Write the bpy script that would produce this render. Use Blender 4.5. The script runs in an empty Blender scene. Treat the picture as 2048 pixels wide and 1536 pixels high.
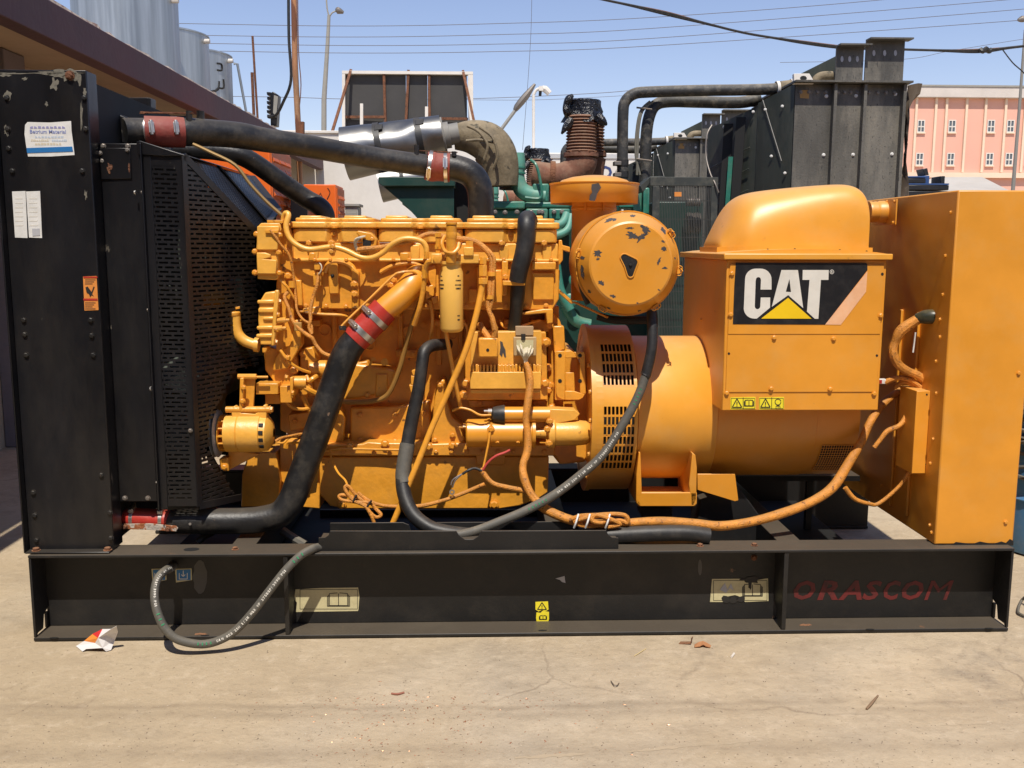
import bpy, bmesh, math, random
from mathutils import Vector, Matrix, Euler
random.seed(7)
R_ = math.radians
scene = bpy.context.scene
col = scene.collection
# ------------------------------------------------------------------ camera
FPX = 1920.0
CAM = Vector((0.0, -3.75, 1.594))
PITCH, YAW, ROLL = R_(8.24), R_(1.9), 0.0030
ROT = Matrix.Rotation(-YAW, 3, 'Z') @ Matrix.Rotation(math.pi/2-PITCH, 3, 'X') @ Matrix.Rotation(ROLL, 3, 'Z')
cd = bpy.data.cameras.new('camera'); cam = bpy.data.objects.new('camera', cd); col.objects.link(cam)
cd.sensor_width = 36; cd.lens = 36*FPX/2048; cd.clip_start = 0.05; cd.clip_end = 3000
cam.matrix_world = Matrix.Translation(CAM) @ ROT.to_4x4()
scene.camera = cam
# ------------------------------------------------------------------ light
SUN_EL, SUN_AZ = R_(61), R_(2.5)          # sun behind the camera, a little to its left
w = bpy.data.worlds.new('World'); scene.world = w; w.use_nodes = True
nt = w.node_tree; bg = nt.nodes['Background']
sky = nt.nodes.new('ShaderNodeTexSky'); sky.sky_type = 'NISHITA'; sky.sun_disc = False
sky.sun_elevation = SUN_EL; sky.sun_rotation = math.pi + SUN_AZ
sky.air_density = 1.1; sky.dust_density = 0.15; sky.ozone_density = 1.0; sky.altitude = 0
tint = nt.nodes.new('ShaderNodeMix'); tint.data_type = 'RGBA'; tint.blend_type = 'MULTIPLY'; tint.inputs[0].default_value = 1; tint.inputs[7].default_value = (1.05, .95, 1.06, 1)   # camera white balance of the whole sky
nt.links.new(sky.outputs[0], tint.inputs[6]); nt.links.new(tint.outputs[2], bg.inputs[0]); bg.inputs[1].default_value = 0.125
sd = bpy.data.lights.new('sun', 'SUN'); sd.energy = 5.0; sd.angle = R_(0.53); sd.color = (1.0, 0.93, 0.82)
so = bpy.data.objects.new('sun', sd); col.objects.link(so)
sdir = Vector((-math.sin(SUN_AZ)*math.cos(SUN_EL), -math.cos(SUN_AZ)*math.cos(SUN_EL), math.sin(SUN_EL)))
so.rotation_euler = sdir.to_track_quat('Z', 'Y').to_euler(); so.location = (0, -8, 12)
vs = scene.view_settings; vs.view_transform = 'Standard'; vs.look = 'None'; vs.exposure = 0.05; vs.gamma = 1
vs.use_curve_mapping = False
# ------------------------------------------------------------------ helpers
def P(px, py, Y):
    """world point seen at photo pixel (px,py) that lies at depth Y"""
    d = ROT @ Vector(((px-1024)/FPX, -(py-768)/FPX, -1))
    t = (Y-CAM.y)/d.y
    return CAM + d*t
def PG(px, py, z=0.0):
    d = ROT @ Vector(((px-1024)/FPX, -(py-768)/FPX, -1))
    return CAM + d*((z-CAM.z)/d.z)
def S(px, py, Y):
    return (P(px+5, py, Y)-P(px-5, py, Y)).length/10
def proj(v):
    c = ROT.transposed() @ (Vector(v)-CAM)
    return 1024+FPX*c.x/-c.z, 768-FPX*c.y/-c.z
def spline(pts, sub):
    if sub <= 1 or len(pts) < 3: return list(pts)
    out = []; n = len(pts)
    for i in range(n-1):
        a = pts[max(i-1, 0)]; b = pts[i]; c = pts[i+1]; d = pts[min(i+2, n-1)]
        for k in range(sub):
            t = k/sub
            out.append(0.5*((2*b)+(c-a)*t+(2*a-5*b+4*c-d)*t*t+(3*b-a-3*c+d)*t**3))
    out.append(pts[-1]); return out
class MB:
    def __init__(s): s.v = []; s.f = []
    def add(s, vs, fs):
        o = len(s.v); s.v += [tuple(v) for v in vs]; s.f += [tuple(i+o for i in f) for f in fs]; return s
    def box(s, x0, x1, y0, y1, z0, z1):
        return s.add([(x0,y0,z0),(x1,y0,z0),(x1,y1,z0),(x0,y1,z0),(x0,y0,z1),(x1,y0,z1),(x1,y1,z1),(x0,y1,z1)],
            [(0,3,2,1),(4,5,6,7),(0,1,5,4),(1,2,6,5),(2,3,7,6),(3,0,4,7)])
    def pbox(s, a, b, c, d, Yf, Yb):
        """box whose front face covers photo rectangle a,b..c,d at depth Yf"""
        m0, m1 = (a+c)/2, (b+d)/2
        return s.box(P(a,m1,Yf).x, P(c,m1,Yf).x, Yf, Yb, P(m0,d,Yf).z, P(m0,b,Yf).z)
    def obox(s, c, ax, ay, az):
        c = Vector(c); ax, ay, az = Vector(ax), Vector(ay), Vector(az); vs = []
        for k in (-1,1):
            for j, i in ((-1,-1),(-1,1),(1,1),(1,-1)): vs.append(c+ax*i+ay*j+az*k)
        return s.add(vs, [(0,3,2,1),(4,5,6,7),(0,1,5,4),(1,2,6,5),(2,3,7,6),(3,0,4,7)])
    def bar(s, a, b, w_, t, up=(0,0,1)):
        a, b = Vector(a), Vector(b); d = (b-a); L = d.length; d.normalize()
        u = Vector(up); u = (u-d*u.dot(d))
        if u.length < 1e-4: u = d.orthogonal()
        u.normalize(); q = d.cross(u)
        return s.obox((a+b)/2, d*L/2, q*w_/2, u*t/2)
    def lathe(s, o, ax, prof, n=24, cap=True, a0=0, a1=2*math.pi):
        o = Vector(o); ax = Vector(ax).normalized(); u = ax.orthogonal().normalized()
        if abs(ax.x) > .9: u = Vector((0,-1,0))
        elif abs(ax.y) > .9: u = Vector((1,0,0))
        elif abs(ax.z) > .9: u = Vector((0,-1,0))
        q = ax.cross(u); full = abs(a1-a0-2*math.pi) < 1e-6; m = n if full else n+1
        vs = []; fs = []
        for t, r in prof:
            for i in range(m):
                a = a0+(a1-a0)*i/n
                vs.append(o+ax*t+(u*math.cos(a)+q*math.sin(a))*r)
        for j in range(len(prof)-1):
            for i in range(n):
                k = (i+1) % m
                fs.append((j*m+i, j*m+k, (j+1)*m+k, (j+1)*m+i))
        if cap and full:
            if prof[0][1] > 1e-5: fs.append(tuple(range(m))[::-1])
            if prof[-1][1] > 1e-5: fs.append(tuple((len(prof)-1)*m+i for i in range(m)))
        return s.add(vs, fs)
    def cyl(s, a, b, r0, r1=None, n=16):
        a, b = Vector(a), Vector(b); return s.lathe(a, b-a, [(0,r0),((b-a).length, r0 if r1 is None else r1)], n)
    def tube(s, pts, r, n=10, sub=5, cap=True):
        pts = [Vector(p) for p in pts]
        rs = [r]*len(pts) if not isinstance(r, (list, tuple)) else list(r)
        rs = (rs+[rs[-1]]*len(pts))[:len(pts)]
        pp = spline(pts, sub); rr = [q.x for q in spline([Vector((x,0,0)) for x in rs], sub)]
        vs = []; fs = []; u = None
        for i, p in enumerate(pp):
            d = (pp[min(i+1,len(pp)-1)]-pp[max(i-1,0)])
            if d.length < 1e-7: d = Vector((0,0,1))
            d.normalize()
            u = d.orthogonal() if u is None else u-d*u.dot(d)
            if u.length < 1e-5: u = d.orthogonal()
            u.normalize(); q = d.cross(u)
            for k in range(n):
                a = 2*math.pi*k/n; vs.append(p+(u*math.cos(a)+q*math.sin(a))*rr[i])
        m = len(pp)
        for i in range(m-1):
            for k in range(n):
                l = (k+1) % n; fs.append((i*n+k, i*n+l, (i+1)*n+l, (i+1)*n+k))
        if cap: fs.append(tuple(range(n))[::-1]); fs.append(tuple((m-1)*n+k for k in range(n)))
        return s.add(vs, fs)
    def ptube(s, pts, rpx, n=10, sub=5, cap=True):
        """tube through (px,py,Y) points, radius in photo pixels at the first point"""
        q = [P(*p) for p in pts]
        rl = rpx if isinstance(rpx, (list, tuple)) else [rpx]*len(pts)
        c = S(*pts[0])
        return s.tube(q, [x*c for x in rl], n, sub, cap)
    def strands(s, pts, rpx, k=7, twist=4.0, sub=6, n=6):
        """bundle of k twisted strands along photo points (px,py,Y)"""
        q = [P(*p) for p in pts]; c = S(*pts[0]); rl = list(rpx) if isinstance(rpx, (list, tuple)) else [rpx]
        rl = [x*c for x in (rl+[rl[-1]]*len(pts))[:len(pts)]]
        pp = spline(q, sub); rr = [v.x for v in spline([Vector((x,0,0)) for x in rl], sub)]; u = None; lines = [[] for _ in range(k)]; L = 0
        for i, p in enumerate(pp):
            d = pp[min(i+1,len(pp)-1)]-pp[max(i-1,0)]; d.normalize()
            u = d.orthogonal() if u is None else u-d*u.dot(d); u.normalize(); w_ = d.cross(u)
            if i: L += (p-pp[i-1]).length
            for j in range(k):
                a = 2*math.pi*j/k+L*twist+.5*math.sin(L*31+j*2); lines[j].append(p+(u*math.cos(a)+w_*math.sin(a))*rr[i]*(.62+.10*math.sin(L*23+j*3)))
        for j in range(k): s.tube(lines[j], [x*.44 for x in rr], n, 1)
        return s
    def extr(s, poly, d):
        """closed 3-D polygon swept along vector d"""
        poly = [Vector(p) for p in poly]; n = len(poly); d = Vector(d)
        vs = poly+[p+d for p in poly]
        fs = [tuple(range(n)), tuple(range(2*n-1, n-1, -1))]+[(i, i+n, (i+1) % n+n, (i+1) % n) for i in range(n)]
        return s.add(vs, fs)
    def prism(s, poly, Yf, Yb):
        """photo-pixel outline at depth Yf, swept straight back to Yb"""
        return s.extr([P(a, b, Yf) for a, b in poly], (0, Yb-Yf, 0))
    def quad(s, *p): return s.add(p, [tuple(range(len(p)))])
    def build(s, name, mat, parent=None, bevel=0, seg=2, ang=35, flat=False):
        me = bpy.data.meshes.new(name); me.from_pydata(s.v, [], s.f)
        bm = bmesh.new(); bm.from_mesh(me); bmesh.ops.recalc_face_normals(bm, faces=bm.faces); bm.to_mesh(me); bm.free()
        me.materials.append(mat)
        if not flat:
            for p in me.polygons: p.use_smooth = True
            me.set_sharp_from_angle(angle=R_(ang))
        o = bpy.data.objects.new(name, me); col.objects.link(o)
        if parent: o.parent = parent; o.matrix_parent_inverse = parent.matrix_world.inverted()
        if bevel:
            b = o.modifiers.new('bevel', 'BEVEL'); b.width = bevel; b.segments = seg; b.limit_method = 'ANGLE'; b.angle_limit = R_(40)
            b.harden_normals = False
        return o
def empty(name, loc=(0,0,0)):
    o = bpy.data.objects.new(name, None); col.objects.link(o); o.location = loc; o.empty_display_size = .1
    o.matrix_world = Matrix.Translation(Vector(loc)); return o
def tag(o, label, cat=None, group=None, kind=None):
    if label: o['label'] = label
    if cat: o['category'] = cat
    if group: o['group'] = group
    if kind: o['kind'] = kind
    return o
def copy_tree(o, parent=None):
    c = o.copy(); col.objects.link(c)
    if parent: c.parent = parent; c.matrix_parent_inverse = o.matrix_parent_inverse.copy()
    for ch in list(o.children): copy_tree(ch, c)
    return c
def inst(src, parent, loc, direction, scale=1.0, name=None):
    c = src.copy(); col.objects.link(c)
    if name: c.name = name
    q = Vector(direction).to_track_quat('Z', 'Y').to_matrix().to_4x4()
    c.parent = parent; c.matrix_parent_inverse = parent.matrix_world.inverted()
    m = Matrix.Translation(Vector(loc)) @ q @ Matrix.Rotation(random.uniform(0,1), 4, 'Z') @ Matrix.Scale(scale, 4)
    c.matrix_basis = m; return c
# ------------------------------------------------------------------ materials
def node(nt, t, **kw):
    n = nt.nodes.new(t)
    for k, v in kw.items():
        if k in n.inputs: n.inputs[k].default_value = v
        else: setattr(n, k, v)
    return n
def paint(name, base, rough=.45, metal=0, dust=None, dust_amt=.25, dscale=3.0, var=.06, bump=.02, bscale=60, speck=None, coat=0, stretch=None, spec=.5, up_dust=None, wave=0):
    """paint / metal / rubber with uneven colour, settled dust, fine relief and optional specks of wear"""
    m = bpy.data.materials.new(name); m.use_nodes = True; nt = m.node_tree; b = nt.nodes['Principled BSDF']; L = nt.links
    b.inputs['Roughness'].default_value = rough; b.inputs['Metallic'].default_value = metal
    b.inputs['Specular IOR Level'].default_value = spec
    if coat: b.inputs['Coat Weight'].default_value = coat; b.inputs['Coat Roughness'].default_value = .15
    geo = node(nt, 'ShaderNodeNewGeometry'); tc = geo.outputs['Position']
    if stretch:
        mp = node(nt, 'ShaderNodeMapping'); mp.inputs['Scale'].default_value = stretch; L.new(tc, mp.inputs[0]); tc2 = mp.outputs[0]
    else: tc2 = tc
    n1 = node(nt, 'ShaderNodeTexNoise', Scale=dscale, Detail=8.0, Roughness=.65); L.new(tc2, n1.inputs['Vector'])
    r1 = node(nt, 'ShaderNodeValToRGB'); e = r1.color_ramp.elements
    e[0].position = .3; e[1].position = .7
    lo = [max(0, c*(1-var*2)) for c in base]; hi = [min(1, c*(1+var)) for c in base]
    e[0].color = (*lo, 1); e[1].color = (*hi, 1); L.new(n1.outputs[0], r1.inputs[0]); out = r1.outputs[0]
    if dust:
        n2 = node(nt, 'ShaderNodeTexNoise', Scale=dscale*2.3, Detail=10.0, Roughness=.7); L.new(tc2, n2.inputs['Vector'])
        mr = node(nt, 'ShaderNodeMapRange'); mr.inputs[1].default_value = .48; mr.inputs[2].default_value = .78; mr.inputs[4].default_value = dust_amt
        L.new(n2.outputs[0], mr.inputs[0])
        sp = node(nt, 'ShaderNodeSeparateXYZ'); L.new(geo.outputs['Normal'], sp.inputs[0])
        up = node(nt, 'ShaderNodeMapRange'); up.inputs[1].default_value = .55; up.inputs[2].default_value = 1.0; up.inputs[4].default_value = dust_amt*1.1 if up_dust is None else up_dust
        L.new(sp.outputs[2], up.inputs[0])
        ad = node(nt, 'ShaderNodeMath', operation='ADD'); ad.use_clamp = True; L.new(mr.outputs[0], ad.inputs[0]); L.new(up.outputs[0], ad.inputs[1])
        mx = node(nt, 'ShaderNodeMix', data_type='RGBA'); L.new(ad.outputs[0], mx.inputs[0]); L.new(out, mx.inputs[6]); mx.inputs[7].default_value = (*dust, 1); out = mx.outputs[2]
    if speck:
        n3 = node(nt, 'ShaderNodeTexNoise', Scale=speck[1], Detail=6.0, Roughness=.6); L.new(tc2, n3.inputs['Vector'])
        m3 = node(nt, 'ShaderNodeMapRange'); m3.inputs[1].default_value = speck[2]; m3.inputs[2].default_value = speck[2]+.04; L.new(n3.outputs[0], m3.inputs[0])
        mx = node(nt, 'ShaderNodeMix', data_type='RGBA'); L.new(m3.outputs[0], mx.inputs[0]); L.new(out, mx.inputs[6]); mx.inputs[7].default_value = (*speck[0], 1); out = mx.outputs[2]
    L.new(out, b.inputs['Base Color'])
    nr = node(nt, 'ShaderNodeMapRange'); nr.inputs[3].default_value = max(.05, rough-.1); nr.inputs[4].default_value = min(1, rough+.15); L.new(n1.outputs[0], nr.inputs[0]); L.new(nr.outputs[0], b.inputs['Roughness'])
    if bump:
        nb = node(nt, 'ShaderNodeTexNoise', Scale=bscale, Detail=4.0); L.new(tc, nb.inputs['Vector'])
        bu = node(nt, 'ShaderNodeBump', Strength=min(1, bump*6), Distance=bump*.05); L.new(nb.outputs[0], bu.inputs['Height']); L.new(bu.outputs[0], b.inputs['Normal'])
        if wave:
            nw = node(nt, 'ShaderNodeTexNoise', Scale=3.2, Detail=2.0); L.new(tc, nw.inputs['Vector']); bw = node(nt, 'ShaderNodeBump', Strength=.5, Distance=wave); L.new(nw.outputs[0], bw.inputs['Height']); L.new(bw.outputs[0], bu.inputs['Normal'])
    return m
DUST = (.36, .28, .19)
Y_ = paint('yellow_paint', (.73, .295, .018), .42, spec=.85, dust=(.62,.36,.12), dust_amt=.30, up_dust=.5, dscale=2.6, var=.06, bump=.012, bscale=90, wave=.02, speck=((.42,.17,.03), 9, .70))
YC = paint('yellow_cast_paint', (.80, .345, .030), .36, spec=.8, dust=(.50,.26,.06), dust_amt=.35, dscale=9, var=.10, bump=.07, bscale=55, speck=((.17,.075,.02), 11, .655))
YH = paint('yellow_harness_wrap', (.66, .26, .035), .5, dust=(.40,.22,.07), dust_amt=.5, dscale=22, var=.2, bump=.12, bscale=220, speck=((.20,.08,.025), 55, .62))
YF = paint('pale_yellow_filter', (.82, .46, .09), .35, dust=(.7,.5,.2), dust_amt=.15)
YV = paint('pale_yellow_cast', (.84, .42, .058), .36, spec=.8, dust=(.60,.34,.10), dust_amt=.35, dscale=9, var=.09, bump=.06, bscale=55, speck=((.26,.12,.03), 11, .665))  # lighter, yellower copy of yellow_cast_paint
YW_ = paint('golden_sheet_paint', (.78, .345, .030), .40, spec=.85, dust=(.66,.42,.17), dust_amt=.30, up_dust=.55, dscale=2.6, var=.06, bump=.012, bscale=90, wave=.02, speck=((.45,.19,.03), 9, .70))  # lighter golden copy of yellow_paint, with slightly paler dust
YS = paint('yellow_shaft_paint', (.75, .31, .020), .36, spec=.8, dust=(.62,.36,.12), dust_amt=.12, coat=.2)
BK = paint('black_enamel', (.008, .008, .010), .32, dust=(.10,.085,.065), dust_amt=.16, up_dust=.35, wave=.015, dscale=2.2, var=.3, bump=.03, bscale=45, speck=((.16,.14,.11), 16, .70), stretch=(1,1,.35))
BF = paint('black_frame_paint', (.010, .0095, .0095), .5, dust=(.17,.135,.095), dust_amt=.13, up_dust=.42, dscale=1.6, var=.25, bump=.05, bscale=60, speck=((.17,.09,.05), 10, .70))
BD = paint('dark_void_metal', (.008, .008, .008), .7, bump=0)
RB = paint('black_rubber', (.014, .014, .015), .48, dust=(.12,.105,.085), dust_amt=.35, dscale=6, var=.2, bump=.04, bscale=120)
RP = paint('black_pipe_paint', (.013, .013, .014), .42, dust=(.17,.145,.11), dust_amt=.35, dscale=5, var=.3, bump=.06, bscale=80, speck=((.18,.12,.08), 22, .69))
GH = paint('grey_hydraulic_hose', (.085, .08, .068), .62, dust=(.22,.19,.14), dust_amt=.4, dscale=12, bump=.05, bscale=200)
RDD = paint('faded_red_silicone', (.24, .04, .03), .6, dust=(.30,.13,.09), dust_amt=.6, dscale=9, bump=.06, bscale=90)
RD = paint('red_silicone', (.42, .028, .018), .42, dust=(.36,.11,.07), dust_amt=.4, dscale=12, bump=.05, bscale=90)
ST = paint('bright_steel', (.58, .56, .52), .32, metal=.9, dust=(.3,.24,.17), dust_amt=.3, dscale=20)
DS = paint('dull_steel', (.22, .20, .18), .5, metal=.6, dust=(.22,.13,.07), dust_amt=.5, dscale=25)
RU = paint('rust', (.17, .065, .03), .85, dust=(.28,.14,.07), dust_amt=.6, dscale=12, var=.3, bump=.2, bscale=80)
RW = paint('rusty_flaking_white', (.45, .40, .34), .7, speck=((.30,.10,.035), 30, .50), dust=(.3,.14,.07), dust_amt=.4, dscale=20, bump=.15)
CR = paint('cream_sticker', (.58, .52, .30), .5, dust=(.3,.25,.14), dust_amt=.4, dscale=20, bump=0)
WH = paint('white_sticker', (.72, .71, .68), .5, dust=(.5,.46,.38), dust_amt=.3, dscale=20, bump=0)
LW = paint('logo_white', (.70, .67, .60), .4, dust=(.6,.5,.38), dust_amt=.25, dscale=10, bump=0)
LB = paint('logo_black', (.013, .013, .015), .34, dust=(.1,.09,.08), dust_amt=.25, dscale=7, bump=0)
LY = paint('logo_yellow', (.86, .56, .01), .4, bump=0)
LO = paint('logo_faded_stripe', (.80, .44, .24), .45, dust=(.8,.55,.38), dust_amt=.6, dscale=9, bump=0)
BL = paint('sticker_blue', (.02, .16, .42), .45, bump=0)
SY = paint('warning_yellow', (.85, .72, .03), .45, dust=(.5,.4,.1), dust_amt=.3, dscale=30, bump=0)
SO = paint('warning_orange', (.72, .26, .05), .5, dust=(.5,.25,.1), dust_amt=.3, dscale=30, bump=0)
INK = paint('black_ink', (.02, .018, .016), .6, bump=0)
GI = paint('grey_ink', (.42, .42, .44), .6, bump=0)
WI = paint('white_wire', (.62, .56, .42), .5, bump=0)
RI = paint('stencil_red', (.13, .014, .013), .6, dust=(.016,.013,.013), dust_amt=.95, dscale=6, bump=0)
CHIP = paint('bare_primer_grey', (.055, .05, .052), .6, dust=(.14,.12,.11), dust_amt=.4, dscale=30, bump=0)
# ------------------------------------------------------------------ ground
def concrete(name):
    m = bpy.data.materials.new(name); m.use_nodes = True; nt = m.node_tree; b = nt.nodes['Principled BSDF']; L = nt.links
    b.inputs['Roughness'].default_value = .88; b.inputs['Specular IOR Level'].default_value = .25
    g = node(nt, 'ShaderNodeNewGeometry'); p = g.outputs['Position']
    def noise(sc, det=8., ro=.6, st=None):
        n = node(nt, 'ShaderNodeTexNoise', Scale=sc, Detail=det, Roughness=ro)
        if st:
            mp = node(nt, 'ShaderNodeMapping'); mp.inputs['Scale'].default_value = st; L.new(p, mp.inputs[0]); L.new(mp.outputs[0], n.inputs['Vector'])
        else: L.new(p, n.inputs['Vector'])
        return n.outputs[0]
    def ramp(src, stops):
        r = node(nt, 'ShaderNodeValToRGB'); e = r.color_ramp.elements
        while len(e) < len(stops): e.new(.5)
        for k, (po, c) in enumerate(stops): e[k].position = po; e[k].color = (*c, 1)
        L.new(src, r.inputs[0]); return r.outputs[0]
    def mix(a, c, f, mode='MIX'):
        x = node(nt, 'ShaderNodeMix', data_type='RGBA', blend_type=mode)
        if isinstance(f, float): x.inputs[0].default_value = f
        else: L.new(f, x.inputs[0])
        for s_, v in ((6, a), (7, c)):
            if isinstance(v, tuple): x.inputs[s_].default_value = (*v, 1)
            else: L.new(v, x.inputs[s_])
        return x.outputs[2]
    def rng(src, a, c, lo=0., hi=1.):
        r = node(nt, 'ShaderNodeMapRange'); r.inputs[1].default_value = a; r.inputs[2].default_value = c; r.inputs[3].default_value = lo; r.inputs[4].default_value = hi
        L.new(src, r.inputs[0]); return r.outputs[0]
    c = ramp(noise(.9), [(.25, (.36,.28,.182)), (.5, (.44,.35,.236)), (.75, (.50,.408,.285))])
    c = mix(c, (.40,.36,.30), rng(noise(.55, 4), .52, .72, 0, .55))           # grey cement patches
    c = mix(c, (.24,.185,.13), rng(noise(2.6, 10, .75, (.6,1.3,1)), .52, .74, 0, .65))  # tyre-dragged dirt
    c = mix(c, (.58,.48,.35), rng(noise(14, 8, .75), .52, .68, 0, .5))
    c = mix(c, (.29,.225,.15), rng(noise(24, 8, .8), .52, .66, 0, .55))
    c = mix(c, (.12,.09,.07), rng(noise(90, 3, .5), .70, .76, 0, .75))         # grit
    c = mix(c, (.70,.62,.50), rng(noise(120, 2, .5), .73, .78, 0, .7))
    # hairline cracks: only where the mask lets them
    v = node(nt, 'ShaderNodeTexVoronoi', Scale=.8, feature='DISTANCE_TO_EDGE')
    wv = node(nt, 'ShaderNodeTexNoise', Scale=4.0, Detail=6.0); L.new(p, wv.inputs['Vector'])
    ad = node(nt, 'ShaderNodeMix', data_type='RGBA', blend_type='LINEAR_LIGHT'); ad.inputs[0].default_value = .10; L.new(p, ad.inputs[6]); L.new(wv.outputs[1], ad.inputs[7]); L.new(ad.outputs[2], v.inputs['Vector'])
    ck = rng(v.outputs[0], .0, .007, 1, 0)
    mk = node(nt, 'ShaderNodeMath', operation='MULTIPLY'); L.new(ck, mk.inputs[0]); L.new(rng(noise(1.3, 3), .50, .64, 0, .55), mk.inputs[1])
    c = mix(c, (.14,.10,.07), mk.outputs[0])
    # two worn slab joints running across the yard
    sx = node(nt, 'ShaderNodeSeparateXYZ'); L.new(p, sx.inputs[0]); wob = noise(.8, 4)
    for y0, wd, am in ((PG(1000,1408).y, .030, .55), (PG(1000,1424).y, .05, .35), (PG(1000,1500).y, .07, .4)):
        m1 = node(nt, 'ShaderNodeMath', operation='MULTIPLY_ADD'); L.new(wob, m1.inputs[0]); m1.inputs[1].default_value = .22; m1.inputs[2].default_value = -.11-y0
        m2 = node(nt, 'ShaderNodeMath', operation='ADD'); L.new(sx.outputs[1], m2.inputs[0]); L.new(m1.outputs[0], m2.inputs[1])
        m3 = node(nt, 'ShaderNodeMath', operation='ABSOLUTE'); L.new(m2.outputs[0], m3.inputs[0])
        mm = node(nt, 'ShaderNodeMath', operation='MULTIPLY'); L.new(rng(m3.outputs[0], 0., wd, 1, 0), mm.inputs[0]); L.new(rng(noise(3.5, 8, .7), .38, .62, .1, am), mm.inputs[1])
        c = mix(c, (.17,.125,.085), mm.outputs[0])
    c = mix(c, (.20,.16,.115), rng(noise(1.1, 10, .75, (.5,1.0,1)), .52, .70, 0, .55))
    c = mix(c, (.15,.125,.10), rng(noise(.75, 9, .7), .62, .72, 0, .5))   # old oil stains
    L.new(c, b.inputs['Base Color'])
    h = node(nt, 'ShaderNodeMath', operation='ADD'); L.new(noise(30, 10, .7), h.inputs[0]); L.new(noise(5, 6), h.inputs[1])
    bu = node(nt, 'ShaderNodeBump', Strength=.55, Distance=.012); L.new(h.outputs[0], bu.inputs['Height']); L.new(bu.outputs[0], b.inputs['Normal'])
    return m
CONC = concrete('yard_concrete')
g = MB()
g.quad((-900,-60,0),(900,-60,0),(900,1500,0),(-900,1500,0))
o = g.build('ground', CONC, flat=True); tag(o, 'dusty sunlit concrete yard floor', kind='structure')
# ------------------------------------------------------------------ hexagon bolt prototype (shared mesh)
def hexbolt(mat, name='bolt'):
    b = MB(); b.lathe((0,0,0), (0,0,1), [(0,1.25),(.18,1.25)], 10); b.lathe((0,0,.18), (0,0,1), [(0,.95),(.62,.95),(.75,.7)], 6)
    me = bpy.data.meshes.new(name); me.from_pydata(b.v, [], b.f); me.materials.append(mat)
    bm = bmesh.new(); bm.from_mesh(me); bmesh.ops.recalc_face_normals(bm, faces=bm.faces); bm.to_mesh(me); bm.free()
    return me
BM = {k: hexbolt(m) for k, m in (('y', Y_), ('k', BF), ('s', ST), ('d', DS), ('r', RU), ('w', WH))}
def bolt(parent, loc, direction=(0,-1,0), r=.008, kind='y', name='bolt'):
    c = bpy.data.objects.new(name, BM[kind]); col.objects.link(c)
    q = Vector(direction).to_track_quat('Z', 'Y').to_matrix().to_4x4()
    c.parent = parent; c.matrix_parent_inverse = parent.matrix_world.inverted()
    c.matrix_basis = Matrix.Translation(Vector(loc)) @ q @ Matrix.Rotation(random.uniform(0,1), 4, 'Z') @ Matrix.Scale(r, 4)
    return c
def pbolts(parent, pts, Y, rpx=5, kind='y', direction=(0,-1,0), name='bolt'):
    for a, b in pts: bolt(parent, P(a, b, Y), direction, rpx*S(a, b, Y), kind, name)
FONT = {}
def text(body, name, mat, parent, width, origin, ux=(1,0,0), uz=(0,0,1), shear=0, depth=.0004, bold=0, squash=None):
    """lettering as a flat mesh: left end at origin, running along ux, upright along uz"""
    cu = bpy.data.curves.new(name, 'FONT'); cu.body = body; cu.size = 1; cu.shear = shear; cu.offset = bold; cu.resolution_u = 2
    ob = bpy.data.objects.new(name, cu); col.objects.link(ob)
    dg = bpy.context.evaluated_depsgraph_get(); me = bpy.data.meshes.new_from_object(ob.evaluated_get(dg))
    bpy.data.objects.remove(ob)
    if not me.vertices: return None
    x0 = min(v.co.x for v in me.vertices); x1 = max(v.co.x for v in me.vertices); y0 = min(v.co.y for v in me.vertices); y1 = max(v.co.y for v in me.vertices)
    s = width/(x1-x0); sy = s if squash is None else squash/(y1-y0)
    ux, uz, origin = Vector(ux).normalized(), Vector(uz).normalized(), Vector(origin); nn = ux.cross(uz)
    for v in me.vertices: v.co = origin+ux*(v.co.x-x0)*s+uz*(v.co.y-y0)*sy+nn*depth
    me.materials.clear(); me.materials.append(mat)
    o = bpy.data.objects.new(name, me); col.objects.link(o)
    if parent: o.parent = parent; o.matrix_parent_inverse = parent.matrix_world.inverted()
    return o
def decal(parent, name, poly, Y, mat, lift=.0015):
    m = MB(); m.prism(poly, Y-lift, Y+.0005); return m.build(name, mat, parent, flat=True)
def ragged(cx, cy, rx, ry, n=14, k=.35, rot=0):
    out = []
    for i in range(n):
        a = 2*math.pi*i/n; q = 1+random.uniform(-k, k); x, y = rx*q*math.cos(a), ry*q*math.sin(a)
        out.append((cx+x*math.cos(rot)-y*math.sin(rot), cy+x*math.sin(rot)+y*math.cos(rot)))
    return out

# ================================================================== GENERATOR SET
XL, XR = P(55,1112,0).x, P(2030,1097,0).x
ZT = P(1040,1104,0).z              # top of the skid
G = empty('generator_set', ((XL+XR)/2, .7, 0))
tag(G, 'large yellow diesel generator set on a black steel skid, filling the foreground', 'generator')
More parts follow.
